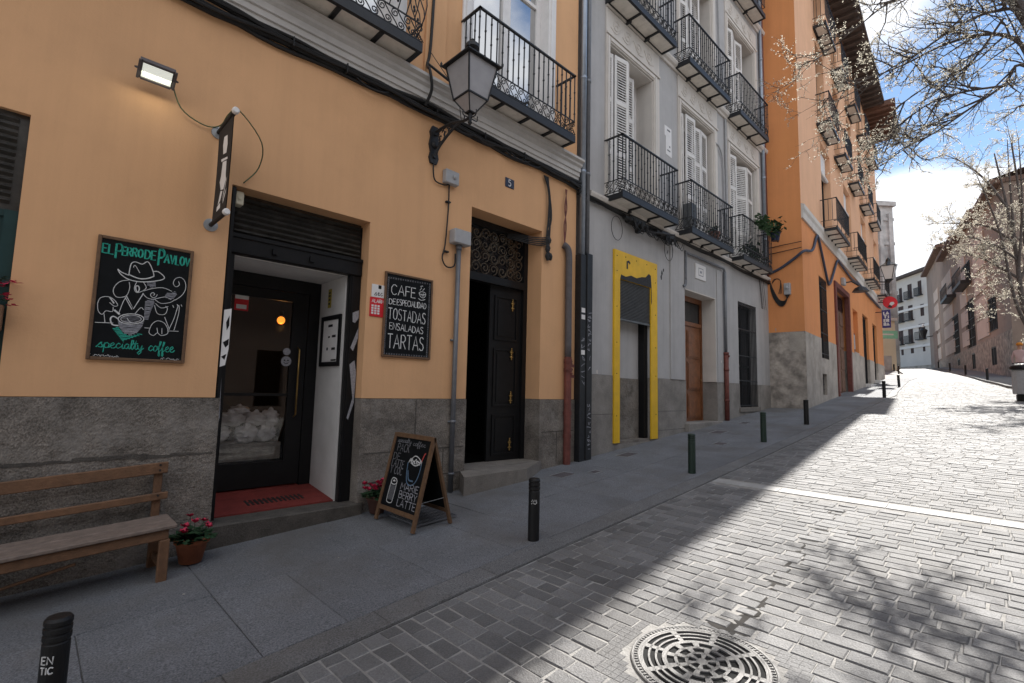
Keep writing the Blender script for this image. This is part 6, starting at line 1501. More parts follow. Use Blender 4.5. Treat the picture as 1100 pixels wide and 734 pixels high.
y = MB(); y.box(5.4,7.9,.16,.2,5.2,5.75); mk(y, 'fanlight', M['glass_dark'], dfr)
y = MB(); y.box(9.36,10.74,.25,.3,3.67,5.59); nn = mk(y, 'niche', M['ochre_b'], H3)
y = MB(); y.box(9.5,10.6,.12,.24,3.75,4.6); mk(y, 'notice_case', M['rust'], nn); y = MB(); y.box(9.6,10.5,.10,.12,3.85,4.5); mk(y, 'notice_pane', M['pvc'], nn)
y = MB(); y.box(9.36,10.74,-.02,.25,3.60,3.67); mk(y, 'niche_sill', M['plinth3'], H3)
for xa, xb, zt_ in ((12.3,14.2,5.75),(16.0,17.7,5.7)):
    y = MB(); y.box(xa+.002,xa+.12,.1,.25,1.6,zt_); y.box(xb-.12,xb-.002,.1,.25,1.6,zt_); y.box(xa+.12,xb-.12,.1,.25,zt_-.12,zt_-.002); y.box(xa+.12,xb-.12,.16,.22,1.6,zt_-.9); y.box(xa+.12,xb-.12,.14,.22,zt_-.98,zt_-.9); dd = mk(y, 'street_door', M['black'], H3)
    y = MB()
    for i in range(7): x = xa+.2+(xb-xa-.4)*i/6; y.tube([(x,.15,1.7),(x,.15,zt_-.12)],.012,5)
    mk(y, 'grille', M['iron'], dd); y = MB(); y.cbox(xa-.05,xb+.05,-.25,.1,1.3,g(16.5+xa)+.17,.01); mk(y, 'door_step', M['white_wall'], H3)
P3 = lambda x, y, z: Vector((16.5+x*cs-y*sn, -.985+x*sn+y*cs, z))
# wiring and fittings of house 3
b = MB(); b.tube(smooth_line([P3(-.02,.98,5.45),P3(-.03,.6,5.60),P3(-.05,.2,5.85),P3(.0,-.05,6.05),P3(1.2,-.05,6.35),P3(1.9,-.05,6.95),P3(2.2,-.05,7.0),P3(2.7,-.06,6.5),P3(3.5,-.06,5.75),P3(3.9,-.06,5.72),P3(4.6,-.06,6.2),P3(5.6,-.06,6.92),P3(6.3,-.06,6.95),P3(9,-.06,6.85),P3(11.5,-.06,7.0),P3(15,-.06,6.95),P3(19.5,-.06,7.0)],5), .042, 8)
base(b, 'slate_cable', M['cable_b'], 'thick slate coloured cable looping in a V down the second orange house', 'cable', smooth=True)
mt = thing('meter_box', 'grey meter box with wires on the side wall of the second orange house', 'meter box', (16.44,-.57,4.7))
b = MB(); b.cbox(16.36,16.48,-.66,-.48,4.74,5.10,.015); b.lathe((16.36,-.57,4.95),[(.05,0),(.05,.03),(.02,.05)],12,(-1,0,0)); b.build('casing', M['pvc'], mt)
b = MB(); rw = random.Random(8)
for k in range(7): b.tube(smooth_line([(16.44,-.08,5.2-.03*k),(16.43,-.16,4.95-.04*k),(16.42,-.32,4.62-.03*k),(16.42,-.46,4.55-.02*k),(16.41,-.55,4.62),(16.41,-.57+.02*(k-3),4.74)],4), .014, 5)
for k in range(3): b.tube(smooth_line([(16.45,-.1,5.1),(16.44,-.25+.03*k,5.28),(16.43,-.38,5.2),(16.43,-.40+.04*k,4.8)],4), .008, 5)
b.build('wires', M['cable'], mt)
for a_, z0_, z1_ in ((0,6.30,6.33),(1,6.1,6.15)):
    b = MB(); b.tube([(16.44,-.02,z0_),(16.42,-.5,z0_+.02),(16.40,-1.0,z1_)], .012, 5); base(b, 'thin_wire', M['cable'], ('upper' if a_ == 0 else 'lower')+' thin wire crossing the orange side wall beside the potted balcony plant', 'wire')
b = MB(); b.cbox(16.455,16.487,-.23,-.11,3.61,3.77,.005); b2_ = MB(); b2_.cbox(16.445,16.455,-.21,-.13,3.64,3.74,.003)
o = base(b, 'wall_box', M['rust'], 'tiny red brown box just above the stone base of the orange side wall', 'box'); b2_.build('lid', M['pvc'], o)
sl_ = thing('door_lamp', 'small dark shade lamp above the carriage door of the second orange house', 'lamp', P3(7.2,0,6.1))
b = MB(); b.tube([P3(7.0,-.02,6.3),P3(7.1,-.3,6.35),P3(7.3,-.5,6.2)],.03,6); b.lathe(P3(7.4,-.55,6.0),[(.30,-.05),(.20,.1),(.05,.18)],14); b.build('shade', M['iron'], sl_)
b = MB(); q = P3(6.7,-.06,6.25); b.cbox(q.x-.15,q.x+.15,q.y-.08,q.y+.05,6.15,6.45,.02); b.build('box', M['pvc'], sl_)
# hanging signs at the far end
def far_sign(px, py, Y_): return on_plane(px, py, (math.sin(A3), -math.cos(A3), 0), Vector((math.sin(A3),-math.cos(A3),0)).dot(Vector((16.5,-.985,0)))+Y_)
s0 = P3(17.6,-1.15,0)
rs_ = thing('round_sign', 'red oval hanging sign at the far end of the second orange house', 'sign', P3(18.2,0,6.0))
def signc(px, py, x): # point on the plane square to the house front at distance x along it
    nrm_ = Vector((cs,sn,0)); return on_plane(px, py, nrm_, nrm_.dot(P3(x,0,0)))
c_ = signc(956, 325, 18.2); l_ = signc(948, 325, 18.2); t_ = signc(956, 318.5, 18.2); ux = (l_-c_).normalized(); wdt = (l_-c_).length; hgt = (t_-c_).length
b = MB(); b.poly([c_+ux*wdt*math.cos(a)+Vector((0,0,hgt*math.sin(a))) for a in fr(0,6.283,28)[:-1]], (cs,sn,0), .12); b.build('panel', M['red'], rs_)
b = MB()
b.poly([c_+ux*wdt*p+Vector((0,0,hgt*q))-Vector((cs,sn,0))*.004 for p,q in ((-.6,-.2),(-.2,-.55),(.1,-.3),(-.1,.05),(-.5,.1))], (cs,sn,0), .003); b.build('white_mark', M['chalk'], rs_)
b = MB(); b.poly([c_+ux*wdt*p+Vector((0,0,hgt*q))-Vector((cs,sn,0))*.004 for p,q in ((.1,-.4),(.35,-.8),(-.2,-.9),(-.25,-.6))], (cs,sn,0), .003); b.tube([c_+ux*wdt*.9, c_+ux*wdt*1.6], .03, 6); b.build('bracket', M['iron'], rs_)
bs_ = thing('blade_sign', 'blue hanging sign with pale letters below the red oval sign', 'sign', P3(17.6,0,4.6))
c_ = signc(952, 343, 17.6); a_ = signc(947, 333.5, 17.6); d_ = signc(957.3, 352, 17.6)
ux = Vector((-sn, cs, 0)); hw = abs((a_-d_).dot(ux))/2; hh = abs(a_.z-d_.z)/2; c_ = (a_+d_)/2
b = MB(); b.poly([c_+ux*hw*p+Vector((0,0,hh*q)) for p,q in ((1,-1),(-1,-1),(-1,1),(1,1))], (cs,sn,0), .06); b.build('panel', M['blue'], bs_)
b = MB()
for i, txt in enumerate(('LA','TI','ER','RA')): strokes(b, txt, c_+ux*hw*.55+Vector((0,0,hh*(.50-.42*i)))-Vector((cs,sn,0))*.005, -ux, (0,0,1), hh*.30, hw*1.1, .035, sp=.3)
b.build('lettering', M['chalk'], bs_); b = MB(); b.tube([c_+ux*hw+Vector((0,0,hh*.8)), c_+ux*(hw+.6)+Vector((0,0,hh*.8))], .025, 6); b.build('bracket', M['iron'], bs_)
# far lantern
fl2 = thing('wall_lantern', 'far street lantern with white glass at the end of the second orange house', 'street lamp', P3(17.5,0,6.8))
c_ = signc(954.5, 291, 17.5); 
b = MB(); b.tube([c_+Vector((-sn,cs,0))*1.3+Vector((0,0,-.45)), c_+Vector((0,0,-.65))], .035, 6); zz = c_.z
q0 = [Vector((c_.x+sx*.16, c_.y+sy*.16, zz-.5)) for sx, sy in ((-1,-1),(1,-1),(1,1),(-1,1))]; q1 = [Vector((c_.x+sx*.32, c_.y+sy*.32, zz+.25)) for sx, sy in ((-1,-1),(1,-1),(1,1),(-1,1))]
for i in range(4): b.tube([q0[i],q1[i]],.02,4); b.tube([q1[i],q1[(i+1)%4]],.025,4); b.tube([q0[i],q0[(i+1)%4]],.02,4)
b.lathe((c_.x,c_.y,zz+.25),[(.46,0),(.12,.28),(.10,.4),(.02,.5)],4); b.lathe((c_.x,c_.y,zz-.5),[(.02,-.2),(.2,0)],6); b.build('frame', M['iron'], fl2)
b = MB()
for i in range(4): j = (i+1)%4; b.quad(q0[i],q0[j],q1[j],q1[i])
b.build('lamp_glass', mat('white_lamp_glass', (.6,.6,.6), .3, .05), fl2)

# ================================================================== far end of the street
def frame_house(name, label, cat, origin, ang):
    return thing(name, label, cat, origin, (0,0,ang))
# tower
def screen_pt(px, py, depth): return CAM + ray(px, py)*depth
tw = thing('concrete_tower', 'tall pale concrete tower rising behind the far end of the orange house', 'building', (0,0,0)); 
pr = screen_pt(958.5, 222.5, 50); tw.location = (pr.x, pr.y, 0); tw.rotation_euler = (0,0,R(-40))
ht = pr.z
b = MB(); b.box(-6,0,0,6,0,ht); mk(b, 'wall', M['farstone'], tw)
b = MB()
for i in range(6): b.box(-5.9+i*1.05,-5.5+i*1.05,-.25,-.001,5,ht-.8)
for z in fr(7, ht-1.5, 5): b.box(-6,0,-.12,-.001,z,z+.3)
b.box(-6.15,.15,-.3,6.1,ht,ht+.45); mk(b, 'ribs', M['farstone'], tw)
b = MB(); b.tube([(-1.2,2,ht+.4),(-1.2,2,ht+2.6)],.06,5); b.tube([(-2,2,ht+1.9),(-.4,2,ht+1.9)],.04,5); b.tube([(-2.6,1.2,ht+.4),(-2.6,1.2,ht+1.6)],.05,5); mk(b, 'mast', M['iron'], tw)
# low cream house with green shop sign
pr = screen_pt(961, 345, 44); ch_ = thing('cream_house', 'low cream house behind the hanging signs at the far end', 'house', (pr.x,pr.y,0), (0,0,R(-38)))
b = MB(); b.box(-6,0,0,5,2.5,pr.z); mk(b, 'wall', M['creamwall'], ch_); b = MB(); b.box(-6.1,.1,-.2,5.1,pr.z,pr.z+.25); mk(b, 'roof', M['cornice'], ch_)
b = MB(); b.box(-1.5,-.5,-.03,.05,3.2,5.4); mk(b, 'door', M['farstone'], ch_)
pg = screen_pt(954, 360, 41); gs = thing('green_sign', 'green shop sign hanging over the far pavement below the blue sign', 'sign', pg)
gs.rotation_euler = (0,0,R(-45))
b = MB(); b.box(-.75,.75,-.06,.06,-.3,.35); mk(b, 'panel', M['green_s'], gs)
b = MB(); 
b.box(-.5,.4,-.07,-.0605,-.02,.10)
mk(b, 'mark', M['chalk'], gs); b = MB(); b.tube([(-.75,0,.2),(-2.0,0,.2)],.03,6); mk(b, 'bracket', M['iron'], gs)
# white apartment house: front between two rays, built in its own frame
pr = screen_pt(1004.5, 393, 60); va = R(36.4)
WHt = thing('white_apartment_house', 'white four storey apartment house closing the far end of the street', 'building', (pr.x, pr.y, 0), (0,0,va))
inv = root_matrix(WHt).inverted(); nW = Vector((math.sin(va), -math.cos(va), 0)); dW = nW.dot(Vector((pr.x,pr.y,0)))
def wl(px, py): q = inv @ on_plane(px, py, nW, dW); return q.x, q.z
xl = wl(953, 350)[0]; xr = wl(1012, 350)[0]; zt1 = wl(996.4, 290)[1]
wins = []
def wq(ox, oy, s, q): 
    (xa, za), (xb, zb) = wl(ox+q[0]/s, oy+(q[2]+q[3])/2/s), wl(ox+q[1]/s, oy+(q[2]+q[3])/2/s)
    xc = (q[0]+q[1])/2; z1 = wl(ox+xc/s, oy+q[2]/s)[1]; z0 = wl(ox+xc/s, oy+q[3]/s)[1]; wins.append((min(xa,xb), max(xa,xb), z0, z1))
for q in ((258,300,-5,118),(335,372,-15,100),(430,460,-25,70),(262,298,175,295),(335,375,155,280),(418,470,130,250),(280,300,335,380),(355,380,320,365),(450,470,290,350),(205,228,240,310),(218,235,345,440)): wq(930,330,7.34,q)
for q in ((375,410,415,570),(470,520,370,530),(585,629,330,490)): wq(930,270,10.48,q)
wins = [w_ for w_ in wins if w_[1]-w_[0] > .2]
def flip(mb): mb.v = [(x,-y,z) for x,y,z in mb.v]; mb.f = [f[::-1] for f in mb.f]; return mb
lo_, hi_ = xr-8, xl+8
b = MB(); wall_slab(b, lo_, hi_, 2, zt1, wins, 0, .3); mk(flip(b), 'wall', M['whitewall'], WHt)
b = MB(); b.box(lo_,hi_,.6,.8,2,zt1); mk(flip(b), 'interior_wall', M['interior'], WHt)
b = MB(); b.box(lo_-.2,hi_+.2,-.55,10,zt1,zt1+.35); b.add([(lo_,-.5,zt1+.35),(hi_,-.5,zt1+.35),(hi_,5,zt1+1.2),(lo_,5,zt1+1.2)],[(0,1,2,3)]); mk(flip(b), 'roof', M['eave'], WHt)
for py in (332, 352, 373):
    za = wl(980,py)[1]; b = MB(); b.box(lo_+.5, hi_-.5, -.12, -.002, za-.15, za+.15); mk(flip(b), 'string_course', M['white'], WHt)
b = MB(); b.box(lo_,hi_,-.05,-.002,3,wl(985,383)[1]-1.2); mk(flip(b), 'stone_base', M['plinth3'], WHt)
for xa, xb, z0, z1 in wins:
    f = MB(); f.box(xa,xa+.1,.02,.1,z0,z1); f.box(xb-.1,xb,.02,.1,z0,z1); f.box(xa+.1,xb-.1,.02,.1,z1-.1,z1); f.box((xa+xb)/2-.05,(xa+xb)/2+.05,.02,.1,z0,z1-.1); o = mk(flip(f), 'window', M['maroon'], WHt)
    f = MB(); f.box(xa+.1,xb-.1,.05,.07,z0,z1-.1); mk(flip(f), 'pane', M['maroon'], o)
    if z1-z0 > 1.6:
        f = MB(); f.box(xa-.2,xb+.2,-.4,-.001,z0-.15,z0-.03); r_ = MB()
        for i in range(9): x = xa-.2+(xb-xa+.4)*i/8; r_.box(x-.02,x+.02,-.4,-.36,z0-.03,z0+.85)
        r_.box(xa-.2,xb+.2,-.41,-.35,z0+.85,z0+.90); bb = mk(flip(f), 'balcony', M['iron'], WHt); mk(flip(r_), 'railing', M['iron'], bb)

# brown building on the right, own frame: x up the street along the wall, y towards the street
A4 = R(10.5)
RB = thing('brown_building', 'long brown building with stone base and pink panels along the right pavement', 'building', (37,-5.27,0), (0,0,A4))
inv4 = root_matrix(RB).inverted(); n4 = Vector((-math.sin(A4), math.cos(A4), 0)); d4 = n4.dot(Vector((37,-5.27,0)))
def bl(px, py): q = inv4 @ on_plane(px, py, n4, d4); return q.x, q.z
def bq(q, ox=1000, oy=270, s=4.89):
    xc = (q[0]+q[1])/2; ym = (q[2]+q[3])/2
    xa, xb = bl(ox+q[0]/s, oy+ym/s)[0], bl(ox+q[1]/s, oy+ym/s)[0]; return min(xa,xb), max(xa,xb), bl(ox+xc/s, oy+q[3]/s)[1], bl(ox+xc/s, oy+q[2]/s)[1]
wn = [bq(q) for q in ((120,150,335,545),(190,232,255,512),(297,348,245,420),(145,158,565,600),(222,240,535,618),(325,353,500,598),(95,128,170,245),(163,208,70,175))]
LEN = bl(1002,380)[0]
rb_z = [bl(1071,361)[1]]
SEG = [(0,7,13.5),(7,15.5,14.0),(15.5,23.5,14.5),(23.5,LEN+2,15.9)]
b = MB(); wall_slab(b, 0, LEN+2, 1, 13.4, wn, 0, .4); flip(b); mk(b, 'wall', M['brownwall'], RB)
b = MB(); b.box(-.001,.4,.4,12,1,13.4); b.box(.4,LEN+2,11.6,12,1,13.4); 
for xa, xb, zt_ in SEG: b.box(xa,xb-.01,.0,10,13.4,zt_)
flip(b); mk(b, 'rear_wall', M['brownwall'], RB)
b = MB(); b.box(.4,LEN+1.6,1.0,1.1,1,13.3); flip(b); mk(b, 'interior_wall', M['interior'], RB)
for xa, xb, zt_ in SEG:
    b = MB(); b.box(xa-.1,xb+.1,-.5,11,zt_,zt_+.25); b.add([(xa-.1,-.5,zt_+.25),(xb+.1,-.5,zt_+.25),(xb+.1,5,zt_+1.8),(xa-.1,5,zt_+1.8)],[(0,1,2,3)]); flip(b); mk(b, 'roof', M['roof'], RB)
zb_ = bl(1071,361)[1]
b = MB(); wall_slab(b, -.03, LEN+2, 1, zb_, [w_ for w_ in wn if w_[3] < zb_+.6], -.05, .05); flip(b); mk(b, 'stone_base', M['flint'], RB)
# pink panels between dark bands
cols = [(bl(1062,330)[0], bl(1049,330)[0]), (bl(1040,330)[0], bl(1032.5,330)[0]), (bl(1024,330)[0], bl(1013.5,330)[0]), (bl(1009,330)[0], bl(1004,330)[0])]
for xa, xb in cols:
    xa, xb = min(xa,xb), max(xa,xb); z = zb_+.25; b = MB()
    while z < 12.1: b.box(xa,xb,-.05,-.002,z,z+1.15); z += 1.5
    mk(flip(b), 'panel', M['pinkpanel'], RB)
for i, (xa, xb, z0, z1) in enumerate(wn):
    yf_ = -.045 if i in (3,4,5) else .012; f = MB(); f.box(xa,xa+.08,yf_,.23,z0,z1); f.box(xb-.08,xb,yf_,.23,z0,z1); f.box(xa+.08,xb-.08,yf_,.23,z1-.08,z1); f.box((xa+xb)/2-.04,(xa+xb)/2+.04,yf_,.23,z0,z1-.08); flip(f); o = mk(f, 'window', M['black'], RB)
    f = MB(); f.box(xa+.08,xb-.08,yf_+.02,yf_+.03,z0,z1-.08); flip(f); mk(f, 'pane', M['shade_black'], o)
    if i in (0,1,2,6,7):
        f = MB()
        for k in range(7): x = xa+(xb-xa)*k/6; f.box(x-.015,x+.015,-.05,-.02,z0,z1)
        k_ = int((z1-z0)/.7)+1
        for k in range(k_+1): z = z0+(z1-z0)*k/k_; f.box(xa-.02,xb+.02,-.052,-.018,z-.02,z+.02)
        flip(f); mk(f, 'bars', M['iron'], o)
    if i in (6,7): f = MB(); f.box(xa-.25,xb+.25,-.6,0,z0-.25,z0-.02); flip(f); bb = mk(f, 'balcony', M['iron'], RB); f = MB(); [f.box(xa-.25+(xb-xa+.5)*k/10-.015, xa-.25+(xb-xa+.5)*k/10+.015, -.6,-.57,z0-.02,z0+.9) for k in range(11)]; f.box(xa-.25,xb+.25,-.61,-.56,z0+.9,z0+.95); flip(f); mk(f, 'railing', M['iron'], bb)
dq = bq((20,40,420,590)); b = MB(); b.box(dq[0],dq[1],-.07,-.05,dq[2]-.5,dq[3]); flip(b); mk(b, 'door', M['wood_old'], RB)
# lamp on the far corner
q = bl(1001,360); cl = root_matrix(RB) @ Vector((min(LEN-1,q[0]), .8, q[1])); fl3 = thing('wall_lantern', 'far dark lantern on the corner of the brown building beside the white house', 'street lamp', cl)
b = MB(); b.tube([(0,-.8,-.2),(0,0,-.35)],.05,6); b.lathe((0,0,-.3),[(.2,0),(.38,.7),(.42,.75),(.1,1.05)],8); mk(b, 'frame', M['iron'], fl3); b = MB(); b.lathe((0,0,.85),[(.14,0),(.10,.25),(.02,.3)],8); mk(b, 'finial', M['chalk'], fl3)

# rear wall of houses across the street, behind and beside the camera: they bounce light and show in panes
def opp_house(xa, xb, y, h, m, lab):
    t = thing('opposite_house', lab, 'house', ((xa+xb)/2, y, 0)); b = MB(); hs_ = []
    n_ = int((xb-xa)/2.6)
    for i in range(n_):
        c_ = xa+(xb-xa)*(i+.5)/n_
        for z in fr(.8, h-3.3, max(1,int((h-4)/3.4))): hs_.append((c_-.5,c_+.5,z,z+2.1))
    wall_slab(b, xa, xb, -2, h, hs_, 0, .35); b.v = [(x,y-yy,z) for x,yy,z in b.v]; b.f = [f[::-1] for f in b.f]; b.build('wall', m, t)
    b = MB(); b.box(xa,xb,y-6,y-.8,-2,h); b.build('rear_wall', M['interior'], t); b = MB(); b.box(xa-.1,xb+.1,y-6.2,y+.5,h,h+.3); b.build('roof', M['roof'], t)

opp_house(-16, 21, -12.4, 9.0, M['brownwall'], 'plain brown house front across the street, facing the cafe')
# ------------------------------------------------------------------ litter bin and the passer-by at the right edge
def bin_at(px, py):
    p = at_ground(px, py); t = thing('litter_bin', 'grey cylindrical litter bin with a dark domed lid at the right kerb', 'litter bin', (p.x,p.y,g(p.x)))
    b = MB(); b.lathe((0,0,0),[(.20,-.05),(.20,.18),(.17,.20)],20); mk(b, 'base', M['black'], t)
    b = MB(); b.lathe((0,0,.2),[(.255,0),(.265,.02),(.265,.72),(.25,.74)],24)
    for k in range(12): a = k*math.pi/6; b.box(.266*math.cos(a)-.006,.266*math.cos(a)+.006,.266*math.sin(a)-.006,.266*math.sin(a)+.006,.24,.9)
    mk(b, 'body', M['pvc'], t, False)
    b = MB(); b.lathe((0,0,.94),[(.31,0),(.32,.03),(.30,.10),(.22,.17),(.16,.19),(.15,.14)],24); mk(b, 'lid', M['black'], t, True); return p
bp = bin_at(1102, 431)
def person(x, y, z, ang):
    t = thing('person', 'person in a pale pink top and orange cap standing beyond the litter bin', 'person', (x,y,z), (0,0,ang))
    J = {'pel':(0,0,.95,.15),'wai':(0,.01,1.10,.135),'che':(0,.0,1.30,.16),'nec':(0,-.01,1.47,.06),'hd0':(0,-.02,1.55,.075),'hd1':(0,-.03,1.64,.095),'hd2':(0,-.02,1.72,.07)}
    Ed = [('pel','wai'),('wai','che'),('che','nec'),('nec','hd0'),('hd0','hd1'),('hd1','hd2')]
    for s_, n_ in ((1,'r'),(-1,'l')):
        J['sh'+n_] = (.17*s_,0,1.40,.065); J['el'+n_] = (.27*s_,-.03 if s_ > 0 else -.06,1.14,.045); J['wr'+n_] = (.30*s_,-.12 if s_ > 0 else -.22,.92,.03)
        J['hi'+n_] = (.09*s_,0,.90,.10); J['kn'+n_] = (.10*s_,-.03,.50,.065); J['an'+n_] = (.11*s_,.02+.06*s_,.09,.045); J['to'+n_] = (.12*s_,-.13+.06*s_,.04,.04)
        Ed += [('che','sh'+n_),('sh'+n_,'el'+n_),('el'+n_,'wr'+n_),('pel','hi'+n_),('hi'+n_,'kn'+n_),('kn'+n_,'an'+n_),('an'+n_,'to'+n_)]
        J['pa'+n_] = (.30*s_, J['wr'+n_][1]-.03, .85, .034); Ed.append(('wr'+n_,'pa'+n_))
        for k in range(4):
            f1, f2 = 'f%d%s' % (k,n_), 'g%d%s' % (k,n_); dy = (k-1.5)*.018
            J[f1] = (.30*s_, J['wr'+n_][1]-.03+dy, .81-.004*abs(k-1.5), .009); J[f2] = (.29*s_, J['wr'+n_][1]-.04+dy, .765+.006*abs(k-1.5), .007); Ed += [('pa'+n_,f1),(f1,f2)]
        J['th'+n_] = (.285*s_, J['wr'+n_][1]-.075, .84, .010); J['ti'+n_] = (.28*s_, J['wr'+n_][1]-.085, .80, .008); Ed += [('pa'+n_,'th'+n_),('th'+n_,'ti'+n_)]
    keys = list(J); me = bpy.data.meshes.new('body'); me.from_pydata([J[k][:3] for k in keys], [(keys.index(a), keys.index(b_)) for a, b_ in Ed], [])
    o = bpy.data.objects.new('body', me); COL.objects.link(o); o.parent = t
    md = o.modifiers.new('skin', 'SKIN'); 
    for i, k in enumerate(keys): me.skin_vertices[0].data[i].radius = (J[k][3], J[k][3]); me.skin_vertices[0].data[i].use_root = (k == 'pel')
    o.modifiers.new('sub', 'SUBSURF').levels = 2; o.modifiers['sub'].render_levels = 2
    # clothing colours by height inside one continuous body material
    mm = bpy.data.materials.new('body_skin_and_clothes'); mm.use_nodes = True; nt_ = mm.node_tree; tcn = nt_.nodes.new('ShaderNodeTexCoord'); sx = nt_.nodes.new('ShaderNodeSeparateXYZ'); nt_.links.new(tcn.outputs['Object'], sx.inputs[0])
    rmp = nt_.nodes.new('ShaderNodeValToRGB'); rmp.color_ramp.interpolation = 'CONSTANT'; mr = nt_.nodes.new('ShaderNodeMapRange'); mr.inputs['From Max'].default_value = 2.0
    nt_.links.new(sx.outputs['Z'], mr.inputs['Value']); nt_.links.new(mr.outputs[0], rmp.inputs['Fac'])
    el_ = rmp.color_ramp.elements; el_[0].position = 0; el_[0].color = (.03,.03,.035,1); el_[1].position = .74; el_[1].color = (.42,.24,.17,1)
    for ps, cc in ((.05,(.05,.05,.065,1)),(.455,(.50,.36,.36,1))): e_ = el_.new(ps); e_.color = cc
    nt_.links.new(rmp.outputs['Color'], nt_.nodes['Principled BSDF'].inputs['Base Color']); nt_.nodes['Principled BSDF'].inputs['Roughness'].default_value = .85
    me.materials.append(mm)
    b = MB(); b.lathe((0,-.02,1.67),[(.105,0),(.112,.05),(.095,.10),(.05,.135),(.0,.145)],18); b.poly([(.09*math.cos(a),-.02-.10-.09*math.sin(a),1.675) for a in fr(0,math.pi,8)],(0,0,1),.012); mk(b, 'cap', M['cap'], t, True)
    b = MB()
    for s_ in (-1,1): b.lathe((.033*s_,-.118,1.645),[(.010,0),(.006,.006)],8,(0,-1,0))
    mk(b, 'eyes', M['black'], t); b = MB(); b.lathe((0,-.115,1.615),[(.014,0),(.010,.02),(.003,.028)],8,(0,-1,0)); mk(b, 'nose', M['skin'], t)
    return t
person(31.2, -5.47, g(31.2)+.105, R(70))

# ------------------------------------------------------------------ trees
def grow(name, label, trunk, limbs, seed, blossom, bl_size, twig_len=1.1, density=1.0, trunk_r=(.2,.1), bl_from=2):
    """trunk and limbs are guide lines (points, r0, r1); twigs and buds fill in round them"""
    rnd_ = random.Random(seed); t = thing(name, label, 'tree', trunk[0])
    tb = MB(); n_ = len(trunk); P = smooth_line(trunk, 5); tb.tube(P, [trunk_r[0]+(trunk_r[1]-trunk_r[0])*i/(len(P)-1) for i in range(len(P))], 10); tb.build('trunk', M['bark'], t, True)
    lb = MB(); tw_ = MB(); bs = MB()
    def bud(c_, s_):
        for k in range(rnd_.choice((3,4,5))):
            d = Vector((rnd_.gauss(0,1),rnd_.gauss(0,1),rnd_.gauss(0,.8))).normalized(); w_ = d.cross(Vector((rnd_.gauss(0,1),rnd_.gauss(0,1),rnd_.gauss(0,1)))).normalized(); q = c_+Vector((rnd_.gauss(0,s_*.45),rnd_.gauss(0,s_*.45),rnd_.gauss(0,s_*.45))); r_ = s_*rnd_.uniform(.5,1)
            bs.add([q-d*r_*.5, q+w_*r_*.45, q+d*r_*.6, q-w_*r_*.45], [(0,1,2,3)])
    def twig(p, d, ln_, r_, lev):
        k = 5; pts = [p]; dd = Vector(d).normalized()
        for i in range(k):
            dd = (dd + Vector((rnd_.gauss(0,.16),rnd_.gauss(0,.16),rnd_.gauss(.03,.14)))).normalized(); pts.append(pts[-1]+dd*ln_/k)
        tw_.tube(pts, [r_*(1-.65*i/k) for i in range(k+1)], 4 if lev < 2 else 3, False)
        if lev < 3:
            for i in range(1, k+1):
                for _ in range(rnd_.choice((1,1,2)) if rnd_.random() < density else 0):
                    q = (Vector((rnd_.gauss(0,1),rnd_.gauss(0,1),rnd_.gauss(0,.7)))).normalized(); q = (dd*.75+q*.75).normalized()
                    twig(pts[i], q, ln_*rnd_.uniform(.4,.65), max(r_*.55,.0035), lev+1)
        if lev >= bl_from:
            for i in range(1, k+1):
                if rnd_.random() < blossom: bud(pts[i], bl_size)
    for pts, r0, r1, nt_ in limbs:
        Q = smooth_line(pts, 6); m_ = len(Q); lb.tube(Q, [r0+(r1-r0)*i/(m_-1) for i in range(m_)], 7)
        tw_n = nt_
        for j in range(tw_n):
            i = min(m_-2, int(m_*(.12+.88*(j+rnd_.random())/tw_n))); d0 = (Q[i+1]-Q[i]).normalized(); q = Vector((rnd_.gauss(0,1),rnd_.gauss(0,1),rnd_.gauss(.1,.7))).normalized()
            twig(Q[i], (d0*.8+q*.9), twig_len*rnd_.uniform(.6,1.2)*(1-.35*i/m_), .012*(1-.4*i/m_)+.004, 1)
        twig(Q[-1], Q[-1]-Q[-2], twig_len*.8, r1*.8, 1)
    lb.build('limbs', M['bark'], t, True); tw_.build('twigs', M['bark'], t)
    if bs.v: bs.build('buds', M['blossom'], t)
    return t
PX = lambda x, y, X: on_plane(x, y, (1,0,0), X)
trA = [(10.2,-7.3,g(10)-.1),(10.1,-7.0,2.5),(10.0,-6.6,4.6),(9.9,-6.05,6.2),(9.8,-5.6,7.6),(9.8,-5.1,9.4)]
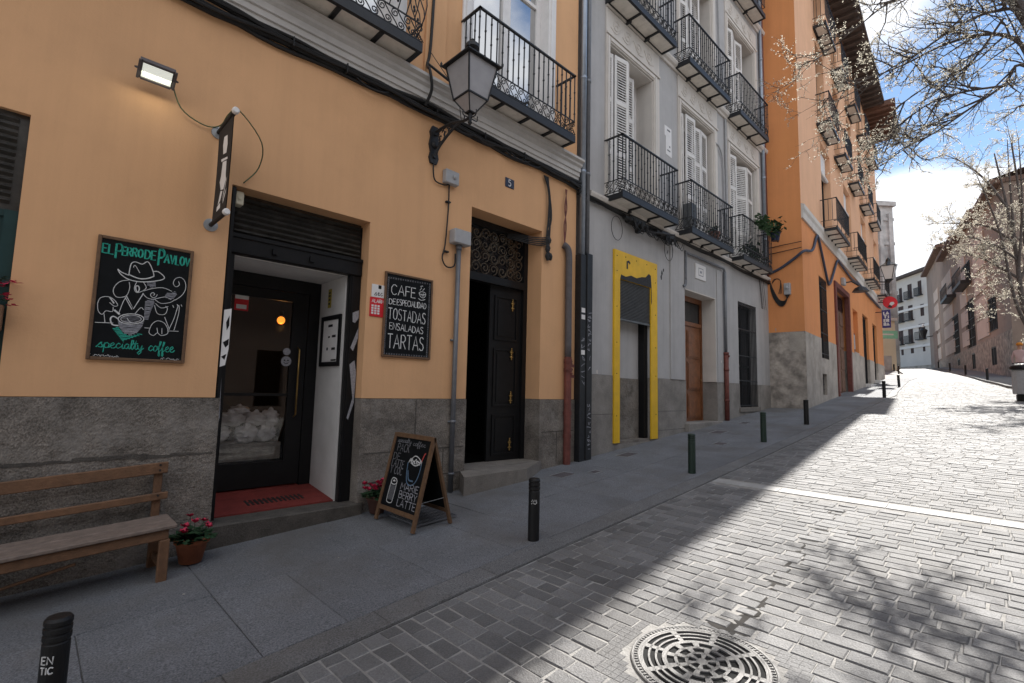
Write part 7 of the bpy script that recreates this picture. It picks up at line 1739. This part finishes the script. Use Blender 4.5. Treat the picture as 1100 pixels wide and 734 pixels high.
LA = [([(9.95,-6.3,5.4),PX(1110,62,9.8),PX(1085,40,9.7),PX(1050,38,9.7),PX(1010,50,9.8),PX(970,70,9.9),PX(925,88,10.0),PX(880,110,10.2)],.036,.005,24),
      ([(9.95,-6.2,5.7),PX(1105,20,9.6),PX(1070,12,9.4),PX(1030,28,9.2),PX(985,58,9.1),PX(945,82,9.0),PX(895,130,9.0)],.028,.005,22),
      ([(10.0,-6.5,5.0),PX(1104,72,9.8),PX(1078,92,9.8),PX(1040,118,9.8),PX(1005,142,9.9),PX(975,158,10.0),PX(950,176,10.2)],.026,.0045,22),
      ([PX(1082,92,9.8),PX(1040,98,9.7),PX(1005,108,9.6),PX(975,128,9.6),PX(955,150,9.7)],.018,.004,14),
      ([(9.85,-5.8,7.0),PX(1060,-30,9.0),PX(1010,-15,8.8),PX(960,0,8.7),PX(920,30,8.6),PX(870,70,8.6)],.025,.005,18),
      ([PX(1078,20,9.4),PX(1040,70,9.5),PX(1000,90,9.6),PX(960,120,9.7),PX(940,150,9.8)],.016,.004,14),
      ([(10.0,-6.5,5.1),(10.9,-6.3,6.0),(12.0,-6.0,6.8),(13.2,-5.6,7.3)],.05,.010,8)]
grow('street_tree', 'bare budding tree whose dark limbs reach in from the top right corner', trA, LA, 5, .55, .020, .80, .66, (.12,.06))
trB = [(25.0,-6.6,g(25)),(25.0,-6.1,3.6),PX(1100,330,25.0),PX(1092,275,25),PX(1080,215,25.0),PX(1068,165,25)]
LB = [([(25.0,-6.1,3.6),PX(1106,300,25.2),PX(1098,230,25.3),PX(1086,150,25.2)],.09,.02,10),([(25.0,-6.15,3.0),PX(1093,330,24.7),PX(1074,250,24.6),PX(1050,190,24.5)],.07,.012,12),([PX(1096,300,25),PX(1075,288,25),PX(1050,276,24.8),PX(1030,272,24.6)],.05,.010,12),([PX(1090,262,25),PX(1065,245,25.2),PX(1040,240,25.4),PX(1015,240,25.6)],.05,.010,13),
      ([PX(1098,320,25),PX(1085,318,24.6),PX(1075,325,24.4)],.03,.008,5),([PX(1083,225,25),PX(1060,195,24.8),PX(1035,175,24.6),PX(1010,165,24.4)],.05,.008,12),
      ([PX(1090,260,25),PX(1085,200,25.4),PX(1082,150,25.8)],.05,.010,9),([PX(1094,290,25),PX(1098,220,24.6),PX(1094,150,24.4)],.05,.010,9),([PX(1096,300,25),PX(1110,270,25.3),PX(1125,230,25.6)],.05,.010,6),
      ([PX(1094,280,25),PX(1070,264,24.2),PX(1045,256,23.8)],.04,.008,11)]
grow('street_tree', 'tree thick with cream buds in front of the brown building', trB, LB, 8, .50, .042, 1.0, .62, (.12,.018), 1)
